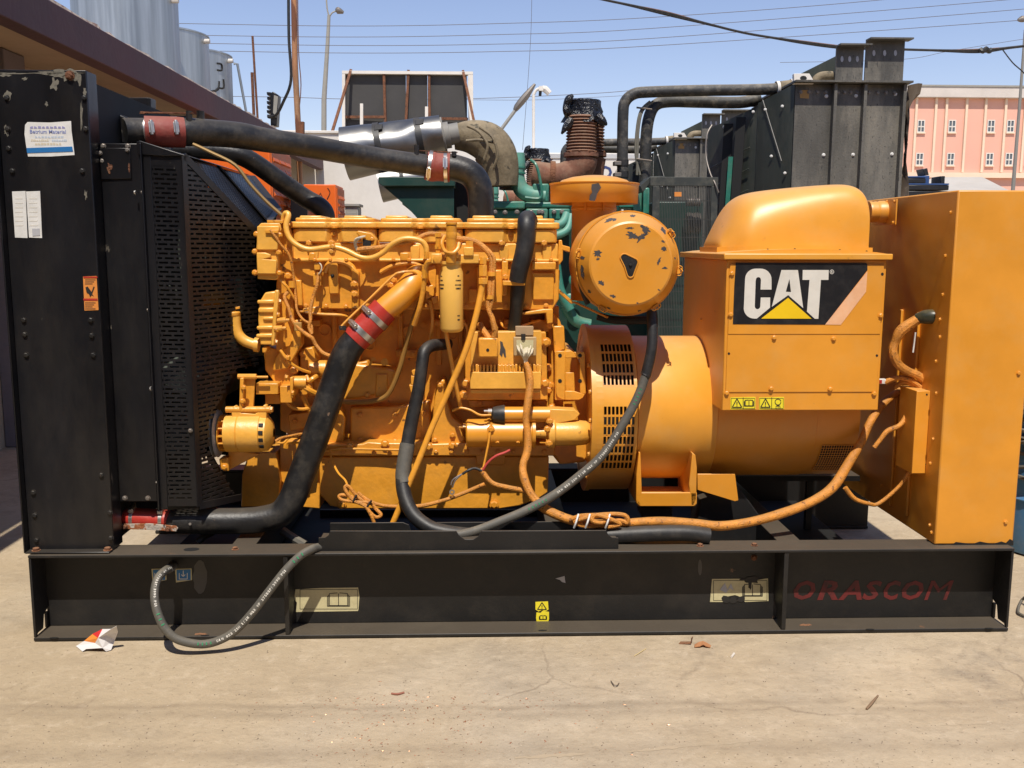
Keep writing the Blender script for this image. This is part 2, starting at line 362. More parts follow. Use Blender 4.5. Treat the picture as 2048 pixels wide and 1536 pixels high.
# ---- skid
FD = .135
def rail(y0, name, sgn):
    b = MB()
    ya, yb = sorted((y0, y0+sgn*FD)); yw0, yw1 = sorted((y0+sgn*(FD-.012), y0+sgn*FD-sgn*.001))
    b.box(XL, XR, ya, yb, ZT-.012, ZT); b.box(XL, XR, ya, yb, .004, .018)
    b.box(XL+.004, XR-.004, yw0, yw1, .0185, ZT-.0125)
    return b.build(name, BF, G, bevel=.003)
front = rail(0.0, 'front_rail', 1); rail(1.60, 'rear_rail', -1)
WEB = FD-.012
for x, s in ((XL, 1), (XR, -1)):
    e = MB(); a, b_ = x, x+s*.010
    # end plate with a lifting hole at its foot
    e.extr([(a,0.003,ZT-.013),(a,WEB-.001,ZT-.013),(a,WEB-.001,.10),(a,.085,.085),(a,.07,.03),(a,.022,.03),(a,.012,.019),(a,.003,.019)], (s*.010,0,0))
    e.box(min(a,b_), max(a,b_), WEB-.018, WEB-.001, .019, .085)
    e.build('end_plate', BF, G, bevel=.002)
for px in (572, 1571):
    x = P(px, 1180, 0).x; e = MB()
    e.extr([(x-.009,.004,ZT-.013),(x-.009,WEB-.001,ZT-.013),(x-.009,WEB-.001,.11),(x-.009,.075,.075),(x-.009,.06,.024),(x-.009,.004,.02)], (.018,0,0))
    e.build('gusset', BF, G, bevel=.002)
for px in (470, 1130, 1600):
    x = P(px, 1100, 0).x; MB().box(x-.05, x+.05, FD+.001, 1.60-FD-.001, ZT-.16, ZT-.005).build('cross_member', BF, G, bevel=.003)
# holes, bolts and rust on the flanges
for px, py in ((470,1090),(1508,1108),(1400,1095)):
    p = P(px, py, .06); p.z = ZT; bolt(G, p, (0,0,1), .012, 'r')
def flange_spot(px, py, z, rx, ry, mat, name):
    c = PG(px, py, z); m = MB(); m.extr([(c.x+rx*math.cos(t*.5236), c.y+ry*math.sin(t*.5236), z+.0004) for t in range(12)], (0,0,.0008)); return m.build(name, mat, front, flat=True)
for px, py, rx, ry in ((383,1099,.032,.022),):
    flange_spot(px, py, ZT, rx, ry, BD, 'drain_hole')
for px, py in ((108,1276),(410,1271),(1085,1261),(1740,1259),(1978,1257)):
    flange_spot(px, py, .018, .018, .006, BD, 'slot')
for px, py in ((400,1268),(1610,1250)):
    c = PG(px, py, .018); m = MB(); m.extr([(c.x+.03*q*math.cos(t), c.y+.012*q*math.sin(t), .0184) for t, q in [(k*.42, random.uniform(.6,1.2)) for k in range(15)]], (0,0,.0006)); m.build('rust_patch', RU, front, flat=True)
# stickers on the web
def book(parent, x, y, w_, h, Y):
    """open-book pictogram drawn with thin bars"""
    b = MB(); s = S(x, y, Y); t = 1.4*s
    def ln(p, q): b.bar(P(*p, Y), P(*q, Y), t, .0006, up=(0,-1,0))
    for k in (0, .10, .20):
        ln((x-w_*(.5+k*.6), y-h*(.5-k)), (x-w_*(.5+k*.6), y+h*(.5+k*.3))); ln((x+w_*(.5+k*.6), y-h*(.5-k)), (x+w_*(.5+k*.6), y+h*(.5+k*.3)))
        ln((x-w_*(.5+k*.6), y+h*(.5+k*.3)), (x+w_*(.5+k*.6), y+h*(.5+k*.3)))
    ln((x-w_*.5, y-h*.5), (x-w_*.06, y-h*.55)); ln((x+w_*.5, y-h*.5), (x+w_*.06, y-h*.55)); ln((x, y-h*.5), (x, y+h*.5))
    return b.build('book_pictogram', INK, parent, flat=True)
def tri(parent, x, y, w_, h, Y, name='warning_triangle'):
    b = MB(); s = S(x, y, Y); t = 1.8*s; pts = [(x, y-h/2), (x-w_/2, y+h/2), (x+w_/2, y+h/2)]
    for i in range(3): b.bar(P(*pts[i], Y), P(*pts[(i+1)%3], Y), t, .0006, up=(0,-1,0))
    b.bar(P(x, y-h*.12, Y), P(x, y+h*.2, Y), t, .0006, up=(0,-1,0)); b.bar(P(x, y+h*.3, Y), P(x, y+h*.38, Y), t, .0006, up=(0,-1,0))
    return b.build(name, INK, parent, flat=True)
def frame_lines(parent, x0, y0, x1, y1, Y, tpx=1.2, mat=None):
    b = MB(); t = tpx*S(x0, y0, Y); c = [(x0,y0),(x1,y0),(x1,y1),(x0,y1)]
    for i in range(4): b.bar(P(*c[i], Y), P(*c[(i+1)%4], Y), t, .0006, up=(0,-1,0))
    return b.build('border', mat or INK, parent, flat=True)
YW = WEB
s1 = decal(front, 'booklet_sticker', [(591,1179),(640,1176),(716,1175),(719,1192),(717,1218),(716,1222),(592,1224),(594,1205),(588,1198)], YW, CR)
book(s1, 677, 1199, 36, 24, YW-.002); frame_lines(s1, 600, 1179, 715, 1218, YW-.002, .9)
s2 = decal(front, 'booklet_sticker', [(1424,1158),(1536,1157),(1537,1202),(1490,1204),(1484,1195),(1470,1190),(1455,1193),(1446,1204),(1420,1204)], YW, CR)
book(s2, 1505, 1180, 32, 22, YW-.002); frame_lines(s2, 1427, 1161, 1534, 1201, YW-.002, .9)
m = MB(); m.prism(ragged(1504,1160,20,6,18,.5), YW-.0030, YW-.0022); m.prism(ragged(1500,1170,4,9,10,.3), YW-.0030, YW-.0022)
for q in (1452,1467,1482): m.prism(ragged(q,1199,8,7,9,.3), YW-.0030, YW-.0022)
m.build('tar_smear', INK, s2, flat=True)
decal(front, 'scribble', [(1440,1180),(1450,1166),(1455,1180),(1462,1167),(1468,1182),(1460,1176),(1452,1186)], YW-.0018, GI)
s3 = decal(front, 'warning_sticker', [(1071,1204),(1096,1203),(1097,1219),(1090,1223),(1084,1220),(1077,1223),(1071,1219)], YW, SY); tri(s3, 1084, 1212, 18, 14, YW-.002)
s4 = decal(front, 'warning_sticker', [(1073,1225),(1081,1226),(1085,1222),(1098,1224),(1098,1238),(1095,1249),(1074,1248),(1072,1236)], YW, SY); book(s4, 1086, 1235, 12, 7, YW-.002)
for x0, x1 in ((303,332),(350,383)):
    k = decal(front, 'drain_sticker', [(x0,1138),(x1,1137),(x1+1,1160),(x0+2,1165)], YW, CR); decal(k, 'blue_field', [(x0+3,1140),(x1-2,1139),(x1-2,1160),(x0+4,1161)], YW-.0015, BL)
    b = MB(); t = 1.4*S(x0,1150,YW); xm = (x0+x1)/2
    for p, q in (((xm-8,1146),(xm-8,1158)),((xm-8,1158),(xm+8,1158)),((xm+8,1158),(xm+8,1146)),((xm,1141),(xm,1152)),((xm-4,1149),(xm,1153)),((xm+4,1149),(xm,1153))): b.bar(P(*p,YW-.0035), P(*q,YW-.0035), t, .0006, up=(0,-1,0))
    b.build('pictogram', WH, k, flat=True)
GP = paint('bare_grey_patch', (.075,.072,.07), .5, bump=0)
decal(front, 'wiped_patch', [(400+14*math.cos(t*.35)*(1+.12*math.sin(3*t)), 1154+34*math.sin(t*.35)) for t in range(18)], YW, GP, .001)
decal(front, 'torn_label', [(1111,1157),(1122,1154),(1129,1152),(1131,1166),(1124,1164),(1120,1160)], YW, GI)
decal(front, 'wiped_patch', [(1400+4*math.cos(t*.5), 1135+16*math.sin(t*.5)) for t in range(13)], YW, GP, .001)
decal(front, 'narrow_sticker', [(1553,1190),(1560,1189),(1561,1232),(1554,1234)], YW, CR)
for ch, a, b_ in (('O',1586,1630),('R',1634,1676),('A',1676,1724),('S',1724,1762),('C',1766,1800),('O',1802,1846),('M',1848,1905)):
    text(ch, 'stencil_letter', RI, front, S(a,1180,YW)*(b_-a), P(a, 1200, YW-.001), shear=.25, bold=0 if ch == 'M' else .03, squash=.042*2.05)
bolt(front, P(1508, 1115, YW), (0,-1,0), .011, 'r')
# ---- tray along the skid top
t = MB(); t.prism([(637,1076),(650,1075),(657,1071),(660,1062),(912,1062),(918,1071),(930,1079),(946,1079),(957,1073),(963,1062),(1212,1061),(1217,1070),(1224,1075),(1237,1076),(1237,1102),(637,1103)], .028, .036)
tr = t.build('tray_plate', BF, G, bevel=.0015)
t = MB(); t.prism([(640,1078),(1234,1078),(1234,1100),(640,1100)], .037, .12); t.prism([(660,1046),(806,1045),(818,1050),(824,1066),(824,1085),(660,1085)], .125, .131)
t.prism([(872,1045),(1150,1043),(1160,1062),(1160,1085),(872,1085)], .16, .166); t.build('tray_back_plate', BF, G, bevel=.0015)
for a, b_ in ((646,1082),(646,1094),(938,1082),(938,1092),(1228,1082),(1228,1093)):
    decal(tr, 'screw_hole', [(a+2.4*math.cos(k), b_+2.4*math.sin(k)) for k in range(6)], .028, BD, .0008)
# ---- radiator side
YP = .06; x0, x1 = P(60,1105,YP).x, P(228,1105,YP).x; zt = P(90,140,YP).z
ra = MB(); ra.box(x0, x1, YP, YP+.006, ZT+.003, zt); ra.box(x1-.006, x1, YP+.0065, YP+.10, ZT+.003, zt); ra.box(x0+.001, x1-.001, YP-.045, YP-.001, ZT+.002, ZT+.008)
ra.box(x0-.006, x0-.0005, YP-.04, YP+.02, ZT+.003, zt)
rp = ra.build('radiator_side_panel', BK, G, bevel=.002)
rc = MB(); rc.box(x0+.03, x1-.012, YP+.012, 1.34, ZT+.02, zt-.03); rc.build('radiator_core', BD, G)
rc = MB(); rc.box(x0+.01, x1-.012, 1.345, 1.36, ZT+.003, zt); rc.build('radiator_far_panel', BK, G)
pbolts(rp, [(14,196),(16,258),(18,297),(25,342),(48,640),(50,669),(53,710),(67,985),(70,1030),(73,1080)], YP, 5.0, 'k')
pbolts(rp, [(169,196),(172,258),(165,342),(182,640),(184,671),(187,710),(203,950),(220,1025),(222,1076)], YP, 5.0, 'k')
pbolts(rp, [(140,151)], YP, 8, 'r')
for a in (73, 216): bolt(rp, Vector((P(a,1105,YP-.02).x, YP-.022, ZT+.008)), (0,0,1), .014, 'r')
# lime-coloured weathering near the top (shapes of its own)
LIME = paint('lime_stain', (.17,.155,.12), .8, dust=(.02,.02,.02), dust_amt=.9, dscale=22, bump=0)
for c in ((12,150,10,3),(50,158,5,5),(20,147,30,2),(140,153,13,11),(118,150,18,8),(160,160,4,9),(108,168,7,10),(120,146,45,3.0),(170,185,3,9),(163,230,2.5,28),(14,192,7,8),(12,262,5,9),(93,207,2.5,5),(172,390,2.5,10)):
    decal(rp, 'lime_stain', ragged(*c, 16, .55), YP, LIME, .0008)
k = decal(rp, 'fuel_company_sticker', [(50,250),(55,244),(100,245),(142,242),(143,262),(147,292),(149,310),(100,313),(56,313),(52,290),(49,268)], YP, WH)
BLD = paint('faded_blue_ink', (.20,.24,.48), .6, bump=0)
decal(k, 'blue_band', [(53,296),(144,293),(146,303),(54,306)], YP-.0015, BL)
text('Betrium Material', 'lettering', BLD, k, S(90,265,YP)*72, P(60,267,YP-.002), bold=.012)
BLP = paint('pale_blue_ink', (.48,.54,.62), .6, bump=0); FDI = paint('faded_violet_ink', (.28,.27,.46), .6, bump=0); FDT = paint('faded_tan_ink', (.62,.55,.42), .6, bump=0)
for q, (a, b_, c) in enumerate(((60,257,72),(70,276,58),(62,283,36),(104,283,30),(70,290,54))):
    bb = MB(); n = 9; 
    for i in range(n):
        x = a+c*i/n; bb.prism([(x, b_-random.uniform(3,5)), (x+c/n*random.uniform(.5,.85), b_-random.uniform(3,5)), (x+c/n*.8, b_), (x, b_)], YP-.0022, YP-.0016)
    tag(bb.build('small_print', FDI if q == 0 else (BLP if q % 2 else FDT), k, flat=True), None, kind='stuff')
text('Just Call & Get Your Needs', 'lettering', WH, k, S(90,300,YP)*44, P(63,302,YP-.0022), bold=.01)
for a, c in ((24,51),(52,80)):
    k = decal(rp, 'blank_white_label', [(a,383),(c,382),(c+4,476),(a+6,475)], YP, WH)
    bb = MB()
    for i in range(7): bb.prism([(a+6+i*.5,396+i*9),(c-6+i*.3,396+i*9),(c-6,398+i*9),(a+6,398+i*9)], YP-.002, YP-.0015)
    tag(bb.build('faded_print', LW, k, flat=True), None, kind='stuff')
decal(k, 'grey_square', [(64,457),(79,457),(80,471),(65,472)], YP-.0015, GI)
k = decal(rp, 'burn_warning_label', [(166,553),(193,552),(197,620),(169,621)], YP, SO)
for y0_, y1_ in ((553,556),(597,601)): decal(k, 'red_band', [(166.5,y0_),(194.5,y0_),(195,y1_),(167,y1_)], YP-.0015, RD)
decal(k, 'hand_symbol', [(171,575),(175,573),(180,580),(183,584),(187,573),(189,574),(184,588),(187,592),(183,590),(180,594),(178,588),(173,585)], YP-.0015, INK)
bb = MB()
for i, yy in enumerate((559,563,567,605,609,613,617)): bb.prism([(170,yy),(191-(i%3)*3,yy),(191-(i%3)*3,yy+1.6),(170,yy+1.6)], YP-.002, YP-.0015)
tag(bb.build('small_print', INK, k, flat=True), None, kind='stuff')
# radiator top tank, far plate with bolt, and inlet neck
MB().box(P(275,1080,.2).x, P(1785,1080,.2).x, FD+.004, 1.48, .16, .17).build('underside_shade_sheet', BD, G)  # dark sheet added across the skid to blacken the shaded underside
tt = MB(); tt.prism([(178,200),(252,234),(262,252),(262,286),(184,290)], .42, .95); tt.build('radiator_top_tank', BK, G, bevel=.006)
fp = MB(); fp.prism([(180,196),(294,195),(302,197),(304,330),(184,330)], 1.0, 1.02); fp.prism([(296,195),(302,196),(303,330),(297,330)], .93, .999); fpo = fp.build('radiator_back_plate', BK, G, bevel=.002); bolt(fpo, P(261,204,1.0), (0,-1,0), .012, 'w')
# shroud panel with access cover
YQ = .15; xa, xb = P(188,640,YQ).x-.06, P(296,640,YQ).x
sp = MB(); sp.box(P(207,640,YQ).x, xb, YQ, YQ+.006, P(240,1003,YQ).z, P(240,287,YQ).z); sp.box(P(207,640,YQ).x-.02, P(207,640,YQ).x-.002, YQ+.01, YQ+.03, P(240,1003,YQ).z, P(240,287,YQ).z)
spo = sp.build('shroud_panel', BK, G, bevel=.002)
cv = MB(); cv.prism([(196,296),(260,296),(263,357),(202,359)], YQ-.006, YQ-.001); cvo = cv.build('access_cover', BK, G, bevel=.0015)
pbolts(cvo, [(200,306),(255,300)], YQ-.006, 4, 'd'); decal(cvo, 'rust_patch', ragged(219,335,5,10,14,.5), YQ-.006, RU); decal(cvo, 'rust_patch', ragged(258,335,2,8,10,.4), YQ-.006, RU)
pbolts(spo, [(207,292),(256,292),(250,996),(296,996),(205,322)], YQ, 4.5, 'd')
for a, b_ in ((185,333),(191,459),(205,655),(303,777),(272,385)): bolt(spo, P(a, b_, YQ-.03), (-1,0,0), .008, 'r' if a < 200 else 's')
BACKX = P(300,640,.2).x
# inner shroud box so that the radiator stack is closed behind the panel
MB().box(x1+.01, P(275,640,YQ).x, YQ+.04, 1.25, P(240,1003,YQ).z+.02, P(240,300,YQ).z).build('shroud_box', BD, G)
# ---- fan guard: slotted sheet, frustum closing towards the engine
def slot_sheet(b, quad, rows, slotw, webw, barf, th, margin=.06, keep=None):
    """quad = 4 points (tl,tr,br,bl); bars and webs leave slots in brick pattern"""
    tl, tr, br, bl = [Vector(q) for q in quad]
    nrm = (tr-tl).cross(bl-tl).normalized()
    def Q(s, t): return (tl*(1-s)+tr*s)*(1-t)+(bl*(1-s)+br*s)*t
    wid = ((tr-tl).length+(br-bl).length)/2
    def cell(s0, t0, s1, t1):
        if keep and not keep((s0+s1)/2, (t0+t1)/2, Q((s0+s1)/2, (t0+t1)/2)): return
        b.extr([Q(s0,t0), Q(s1,t0), Q(s1,t1), Q(s0,t1)], nrm*th)
    n = max(1, int(round(wid*(1-2*margin)/(slotw+webw)))); m = margin
    for r in range(rows):
        t0, t1 = r/rows, (r+1)/rows; tb = t0+(t1-t0)*barf
        segs = 18 if keep else 1
        for q in range(segs): cell(m+(1-2*m)*q/segs, t0, m+(1-2*m)*(q+1)/segs, tb)
        off = .5 if r % 2 else 0.0
        for k in range(n+1):
            c = m+(1-2*m)*(k+off)/n
            if c > 1-m*1.001 or c < m*1.001: continue
            h = webw/wid/2
            cell(c-h, tb, c+h, t1)
YG = .15
A = P(366,312,YG); B = P(401,1012,YG); A.x = B.x = (A.x+B.x)/2
Lx = P(312,660,YG).x; zt_, zb_ = A.z, B.z
Tl, Bl = Vector((Lx, YG, P(300,310,YG).z)), Vector((Lx, YG, zb_))
gf = MB(); slot_sheet(gf, (Tl+Vector((.02,0,-.04)), A+Vector((-.03,0,-.04)), B+Vector((-.03,0,.03)), Bl+Vector((.02,0,.03))), 74, .044, .010, .56, .003, .0)
gf.box(Lx-.012, Lx+.02, YG, YG+.004, zb_, Tl.z); gf.box(A.x-.03, A.x, YG-.001, YG+.004, zb_, zt_)
gf.box(Lx+.02, A.x-.03, YG, YG+.004, zt_-.04, zt_+.0); gf.box(Lx+.02, A.x-.03, YG, YG+.004, zb_, zb_+.03)
gfo = gf.build('guard_front_sheet', BK, G, flat=True)
C_ = P(514,466,.55); D_ = P(490,985,.52); D_.x = C_.x
gs = MB()
def inpoly(x, y, poly):
    c = False
    for i in range(len(poly)):
        (x0_, y0_), (x1_, y1_) = poly[i-1], poly[i]
        if (y0_ > y) != (y1_ > y) and x < (x1_-x0_)*(y-y0_)/(y1_-y0_)+x0_: c = not c
    return c
CUT = [(472,738),(530,735),(545,1010),(486,1010),(462,975),(416,900),(422,840)]     # opening left for the alternator
def keepside(s, t, p):
    return p.z < A.z+(C_.z-A.z)*s-.004 and p.z > B.z+(D_.z-B.z)*s and not inpoly(*proj(p), CUT)
slot_sheet(gs, (A, Vector((C_.x,C_.y,A.z)), Vector((D_.x,D_.y,B.z)), B), 74, .042, .013, .58, .003, .03, keepside)
n_ = (C_-A).cross(B-A).normalized()*-.004
gs.bar(A, C_, .03, .006, up=n_); gs.bar(A, B, .028, .006, up=n_); gs.bar(B, B.lerp(D_,.62), .03, .006, up=n_)
e1 = A+(C_-A)*.98+(D_-C_)*.60; gs.bar(P(470,740,.44), P(418,850,.33), .04, .006, up=n_); gs.bar(P(418,850,.33), P(416,905,.33), .03, .006, up=n_); gs.bar(P(416,905,.33), P(458,985,.44), .03, .006, up=n_)
gso = gs.build('guard_side_sheet', BK, G, flat=True)
# sloping top sheet (fine expanded mesh) with a joint strap
Ab = Vector((A.x, 1.25, A.z)); Cb = Vector((C_.x, .98, C_.z+.12))
gt = MB(); slot_sheet(gt, (Ab, Cb, C_, A), 46, .022, .011, .66, .003, .03)
gt.bar(Ab, Cb, .05, .006); gt.bar(A.lerp(Ab,.45), C_.lerp(Cb,.45), .05, .006); gt.bar(C_, Cb, .05, .006)
gt.build('guard_top_sheet', BK, G, flat=True)
# far wall of the guard
fw_ = MB(); fw_.extr([Vector((A.x-.42,1.26,A.z)), Ab.lerp(Cb,.92)+Vector((0,.02,0)), Vector((Ab.lerp(Cb,.92).x,1.12,D_.z)), Vector((A.x-.42,1.26,zb_))], (0,.01,0)); fw_.build('guard_far_sheet', BK, G)
# flat ledge joining shroud and guard, folded angle with sloping head
lg = MB(); lg.prism([(272,284),(279,281),(372,311),(330,312),(300,310),(276,309)], .14, 1.2); lg.build('guard_top_ledge', BK, G, bevel=.002)
lg = MB(); xg = P(299,640,.13).x; lg.box(xg-.004, xg+.002, .125, .16, zb_-.01, P(275,286,.13).z); lg.box(xg+.002, xg+.03, .146, .149, zb_-.01, P(285,300,.14).z); lg.build('guard_mounting_angle', BK, G, bevel=.001)
for py in (385, 620, 777, 965): bolt(gfo, Vector((xg-.004, .14, P(290,py,.14).z)), (-1,0,0), .007, 's' if py == 777 else 'd')
pbolts(gfo, [(381,861)], YG-.004, 4, 'd')
pbolts(gso, [(470,735)], .45, 4, 'd')
# fan: hub, blades, shaft
fan = MB(); fx = P(400,640,.7).x; fc = Vector((fx, .7, P(400,690,.7).z))
fan.lathe(fc-Vector((.05,0,0)), (1,0,0), [(0,.12),(.08,.12),(.09,.05),(.35,.05)], 20)
for k in range(8):
    a = k*math.pi/4+.2; d = Vector((0, math.cos(a), math.sin(a))); q = Vector((.045, -math.sin(a)*.03, math.cos(a)*.03))
    fan.obox(fc+d*.32, d*.22, q*1.6, q.cross(d).normalized()*.003)
fan.build('fan', paint('fan_grey_green', (.10,.115,.10), .5, bump=0), G, bevel=.002)
pu = MB(); pc = P(470,592,.62)
pu.lathe(pc, (1,0,0), [(-.03,.07),(-.005,.09),(.005,.07),(.02,.09),(.03,.05)], 20); pu.build('belt_pulley', BK, G)
pu = MB(); pu.ptube([(406,600,.6),(430,598,.62),(455,600,.66)], 13, 10); pu.build('fan_drive_hub', YC, G)

# ---- engine: block, head, covers
YB_ = .62
eb = MB(); eb.prism([(586,610),(1118,612),(1120,905),(640,905),(632,880),(600,880),(560,860),(560,700),(586,690)], YB_, .98)
eb.build('engine_block', YC, G, bevel=.006)
hd = MB(); hd.prism([(582,520),(1118,520),(1118,598),(1105,620),(600,618),(586,600)], .455, .95); hdo = hd.build('cylinder_head', YC, G, bevel=.005)
# ribs and bosses cast on the head
for pts, yf in (([(655,522),(675,522),(678,588),(658,588)], .43), ([(703,530),(718,545),(718,618),(703,618)], .425), ([(586,560),(602,560),(606,612),(590,612)], .43),
    ([(640,612),(606,616),(603,626),(642,626)], .44), ([(952,533),(964,531),(972,612),(955,612)], .43), ([(937,578),(958,578),(958,604),(937,606)], .435), ([(978,540),(1003,540),(1006,606),(985,606)], .44),
    ([(1004,522),(1016,522),(1016,590),(1004,592)], .42), ([(1064,524),(1112,524),(1112,540),(1064,540)], .42), ([(1064,545),(1108,545),(1108,600),(1066,600)], .44), ([(618,505),(630,505),(630,522),(616,522)],.43), ([(800,505),(818,505),(818,522),(800,522)],.43)):
    MB().prism(pts, yf, .46).build('head_rib', YC, hdo, bevel=.005)
ar = MB(); ar.tube([P(650,545,.445),P(656,530,.44),P(668,522,.438),P(690,525,.438),P(706,536,.44),P(712,560,.44)], .012, 8); ar.tube([P(760,545,.45),P(790,530,.445),P(830,527,.445),P(860,545,.45)], .010, 8); ar.build('head_casting_arch', YC, hdo)
pbolts(hdo, [(709,568),(709,588)], .42, 6.5); pbolts(hdo, [(665,552)], .428, 3, 'k')
base = MB(); base.pbox(584,486,1116,521,.45,.95); base.pbox(582,517,1118,524,.435,.95); bo = base.build('rocker_base', YV, G, bevel=.006)
for a in (618, 663, 752, 800, 1003, 1088): pbolts(bo, [(a,486)], .435, 6)
for a in (627, 746, 830, 1008, 1094): MB().pbox(a-9, 490, a+9, 520, .437, .452).build('rocker_base_rib', YV, bo, bevel=.004)
def cover(px0, px1):
    yf, yb = .425, .97; x0, x1 = P(px0,460,yf).x, P(px1,460,yf).x; xm = (x0+x1)/2; z = lambda py: P(850,py,yf).z
    def outline(g_, nt_):
        o = []; r = .035
        for t in range(5): a = math.pi+math.pi/2*t/4; o.append((x0+r-g_+r*math.cos(a), yf+r-g_+r*math.sin(a)))
        o += [(xm-.034, yf-g_), (xm-.016, yf+nt_-g_), (xm+.016, yf+nt_-g_), (xm+.034, yf-g_)]
        for t in range(5): a = -math.pi/2+math.pi/2*t/4; o.append((x1-r+g_+r*math.cos(a), yf+r-g_+r*math.sin(a)))
        o += [(x1+g_, yb), (x0-g_, yb)]; return o
    b = MB(); b.extr([(x,y,z(485)) for x,y in outline(0,.03)], (0,0,z(458)-z(485)))
    c1 = b.build('valve_cover', YV, G, bevel=.005)
    b = MB(); b.extr([(x,y,z(457)) for x,y in outline(.010,.024)], (0,0,z(444)-z(457))); b.build('cover_rim', YV, c1, bevel=.006)
    b = MB(); b.extr([(x,y,z(443.6)) for x,y in outline(-.010,.028)], (0,0,z(436)-z(443.6))); b.build('cover_crown', YV, c1, bevel=.005)
    b = MB()
    for q in (px0+38, (px0+px1)/2+42): b.pbox(q-22, 431, q+22, 440, yf+.04, yf+.30)
    b.build('cover_pad', YV, c1, bevel=.006)
    bolt(c1, Vector((xm, yf+.012, z(457))), (0,0,1), .010)
    pbolts(c1, [((px0+px1)/2, 468)], yf+.028, 5)
for a, b_ in ((583,753),(755,926),(929,1115)): cover(a, b_)
# front gear housing
fh = MB(); fh.prism([(522,446),(560,446),(563,460),(556,470),(556,556),(552,560),(515,558),(512,500),(516,452)], .39, .62)
fh.prism([(514,452),(558,452),(555,500),(513,500)], .375, .39); fh.prism([(513,505),(530,505),(541,509),(541,515),(530,518),(553,520),(552,548),(514,548)], .372, .39); fho = fh.build('front_gear_housing', YV, G, bevel=.005)
pbolts(fho, [(513,468),(510,503),(510,545),(559,470),(557,505),(559,546)], .385, 5)
bp = MB(); bp.prism([(556,442),(578,448),(586,470),(588,700),(560,712),(552,700),(552,570),(556,540)], .44, .60); bpo = bp.build('gear_case_flange', YC, G, bevel=.006)
pbolts(bpo, [(575,502),(577,552),(588,740)], .435, 7); bolt(bpo, P(570,715,.42), (1,0,0), .014)
wp = MB(); wp.prism([(530,585),(552,582),(556,590),(548,690),(520,690),(516,640),(518,605)], .37, .56); wp.prism([(549,580),(558,580),(549,692),(541,692)], .355, .372)
for y0_, y1_, xx in ((600,608,514),(616,626,516),(634,641,525),(652,660,513),(668,676,512)): wp.prism([(xx,y0_),(548,y0_-1),(548,y1_),(xx,y1_)], .36, .372)
wpo = wp.build('water_pump_housing', YV, G, bevel=.006)
for a, b_ in ((558,603),(555,630),(553,660),(551,684)): bolt(wpo, P(a,b_,.36), (1,0,-.1), .011)
for a, b_ in ((569,640),(562,656)): 
    q = MB(); q.cyl(P(a-14,b_+1,.36), P(a+3,b_,.36), .012, n=10); q.cyl(P(a+3,b_,.36), P(a+10,b_,.36), .007, n=8); q.build('stud', YC, wpo)
lw = MB(); lw.prism([(527,692),(560,700),(590,702),(596,735),(575,790),(560,800),(545,760),(530,740)], .45, .6); lw.prism([(524,694),(535,694),(532,706),(524,706)], .38, .46); lw.build('lower_gear_case', YC, G, bevel=.005)
ll = MB(); ll.prism([(545,742),(576,738),(602,690),(600,640),(588,640),(580,690),(556,705),(548,720)], .42, .5); ll.build('gear_case_web', YC, G, bevel=.006)
# oil filler
of = MB(); of.ptube([(470,632,.40),(471,650,.40),(476,668,.40),(490,682,.40),(512,690,.40)], 11, 14); of.ptube([(509,689,.40),(518,690,.40)], 15, 14)
ofo = of.build('oil_filler_tube', YV, G); q = MB(); c = P(468,630,.40); q.lathe(c, (0,0,1), [(-.006,.024),(.0,.028),(.012,.028),(.016,.022)], 18); q.obox(c+Vector((0,0,.028)), (.026,0,.004), (0,.004,0), (0,0,.005)); q.cyl(c, c+Vector((0,0,.026)), .008, n=8); q.build('filler_cap', YC, ofo, bevel=.001)
# block side covers and bulges (lit plates low on the block)
sc_ = MB(); sc_.prism([(622,742),(640,728),(700,726),(775,735),(793,740),(788,770),(760,790),(720,798),(680,802),(640,802),(622,790)], .52, .63); sco = sc_.build('side_cover', YC, G, bevel=.012, seg=3)
q = MB(); q.prism([(752,748),(775,748),(776,795),(750,795)], .511, .53); q.build('cover_rib', YC, sco, bevel=.005)
q = MB(); q.cyl(P(769,724,.47), P(769,724,.56), .017, n=14); q.cyl(P(769,724,.468), P(769,724,.471), .007, n=8); q.build('lifting_boss', YC, sco, bevel=.003)
cc = MB()
cc.prism([(640,812),(662,802),(680,812),(690,840),(686,885),(640,890),(620,880),(622,830)], .55, .63)
cc.prism([(868,800),(872,770),(884,757),(892,762),(893,800),(905,835),(925,850),(930,890),(862,890)], .51, .63)
cc.prism([(700,815),(800,812),(860,800),(864,890),(700,892)], .57, .63); cc.build('crankcase_cover', YC, G, bevel=.010, seg=3)
pr = MB(); pr.prism([(640,890),(700,889),(725,888),(735,884),(762,886),(800,886),(840,884),(862,888),(930,886),(1110,890),(1110,912),(640,912)], .49, .64); pro = pr.build('pan_rail', YC, G, bevel=.005)
pbolts(pro, [(770,887),(857,893),(700,893),(650,895),(905,891)], .485, 7)
pan = MB(); pan.prism([(638,913),(1098,913),(1096,985),(1080,996),(1040,1012),(1000,1018),(690,1018),(660,1012),(640,990)], .515, .95); pano = pan.build('oil_pan', YC, G, bevel=.006)
pbolts(pano, [(683,1008),(988,1008)], .51, 8)
fs_ = MB(); fs_.prism([(497,905),(552,905),(560,960),(556,1014),(482,1014),(484,950)], .56, .95); fs_.prism([(640,905),(620,880),(560,880),(556,1010),(640,1018)], .6, .95); fs_.build('front_support', YC, G, bevel=.005)
q = MB(); q.prism([(640,928),(632,985),(612,990),(612,925)], .44, .445); q.build('drain_bracket', YC, G)
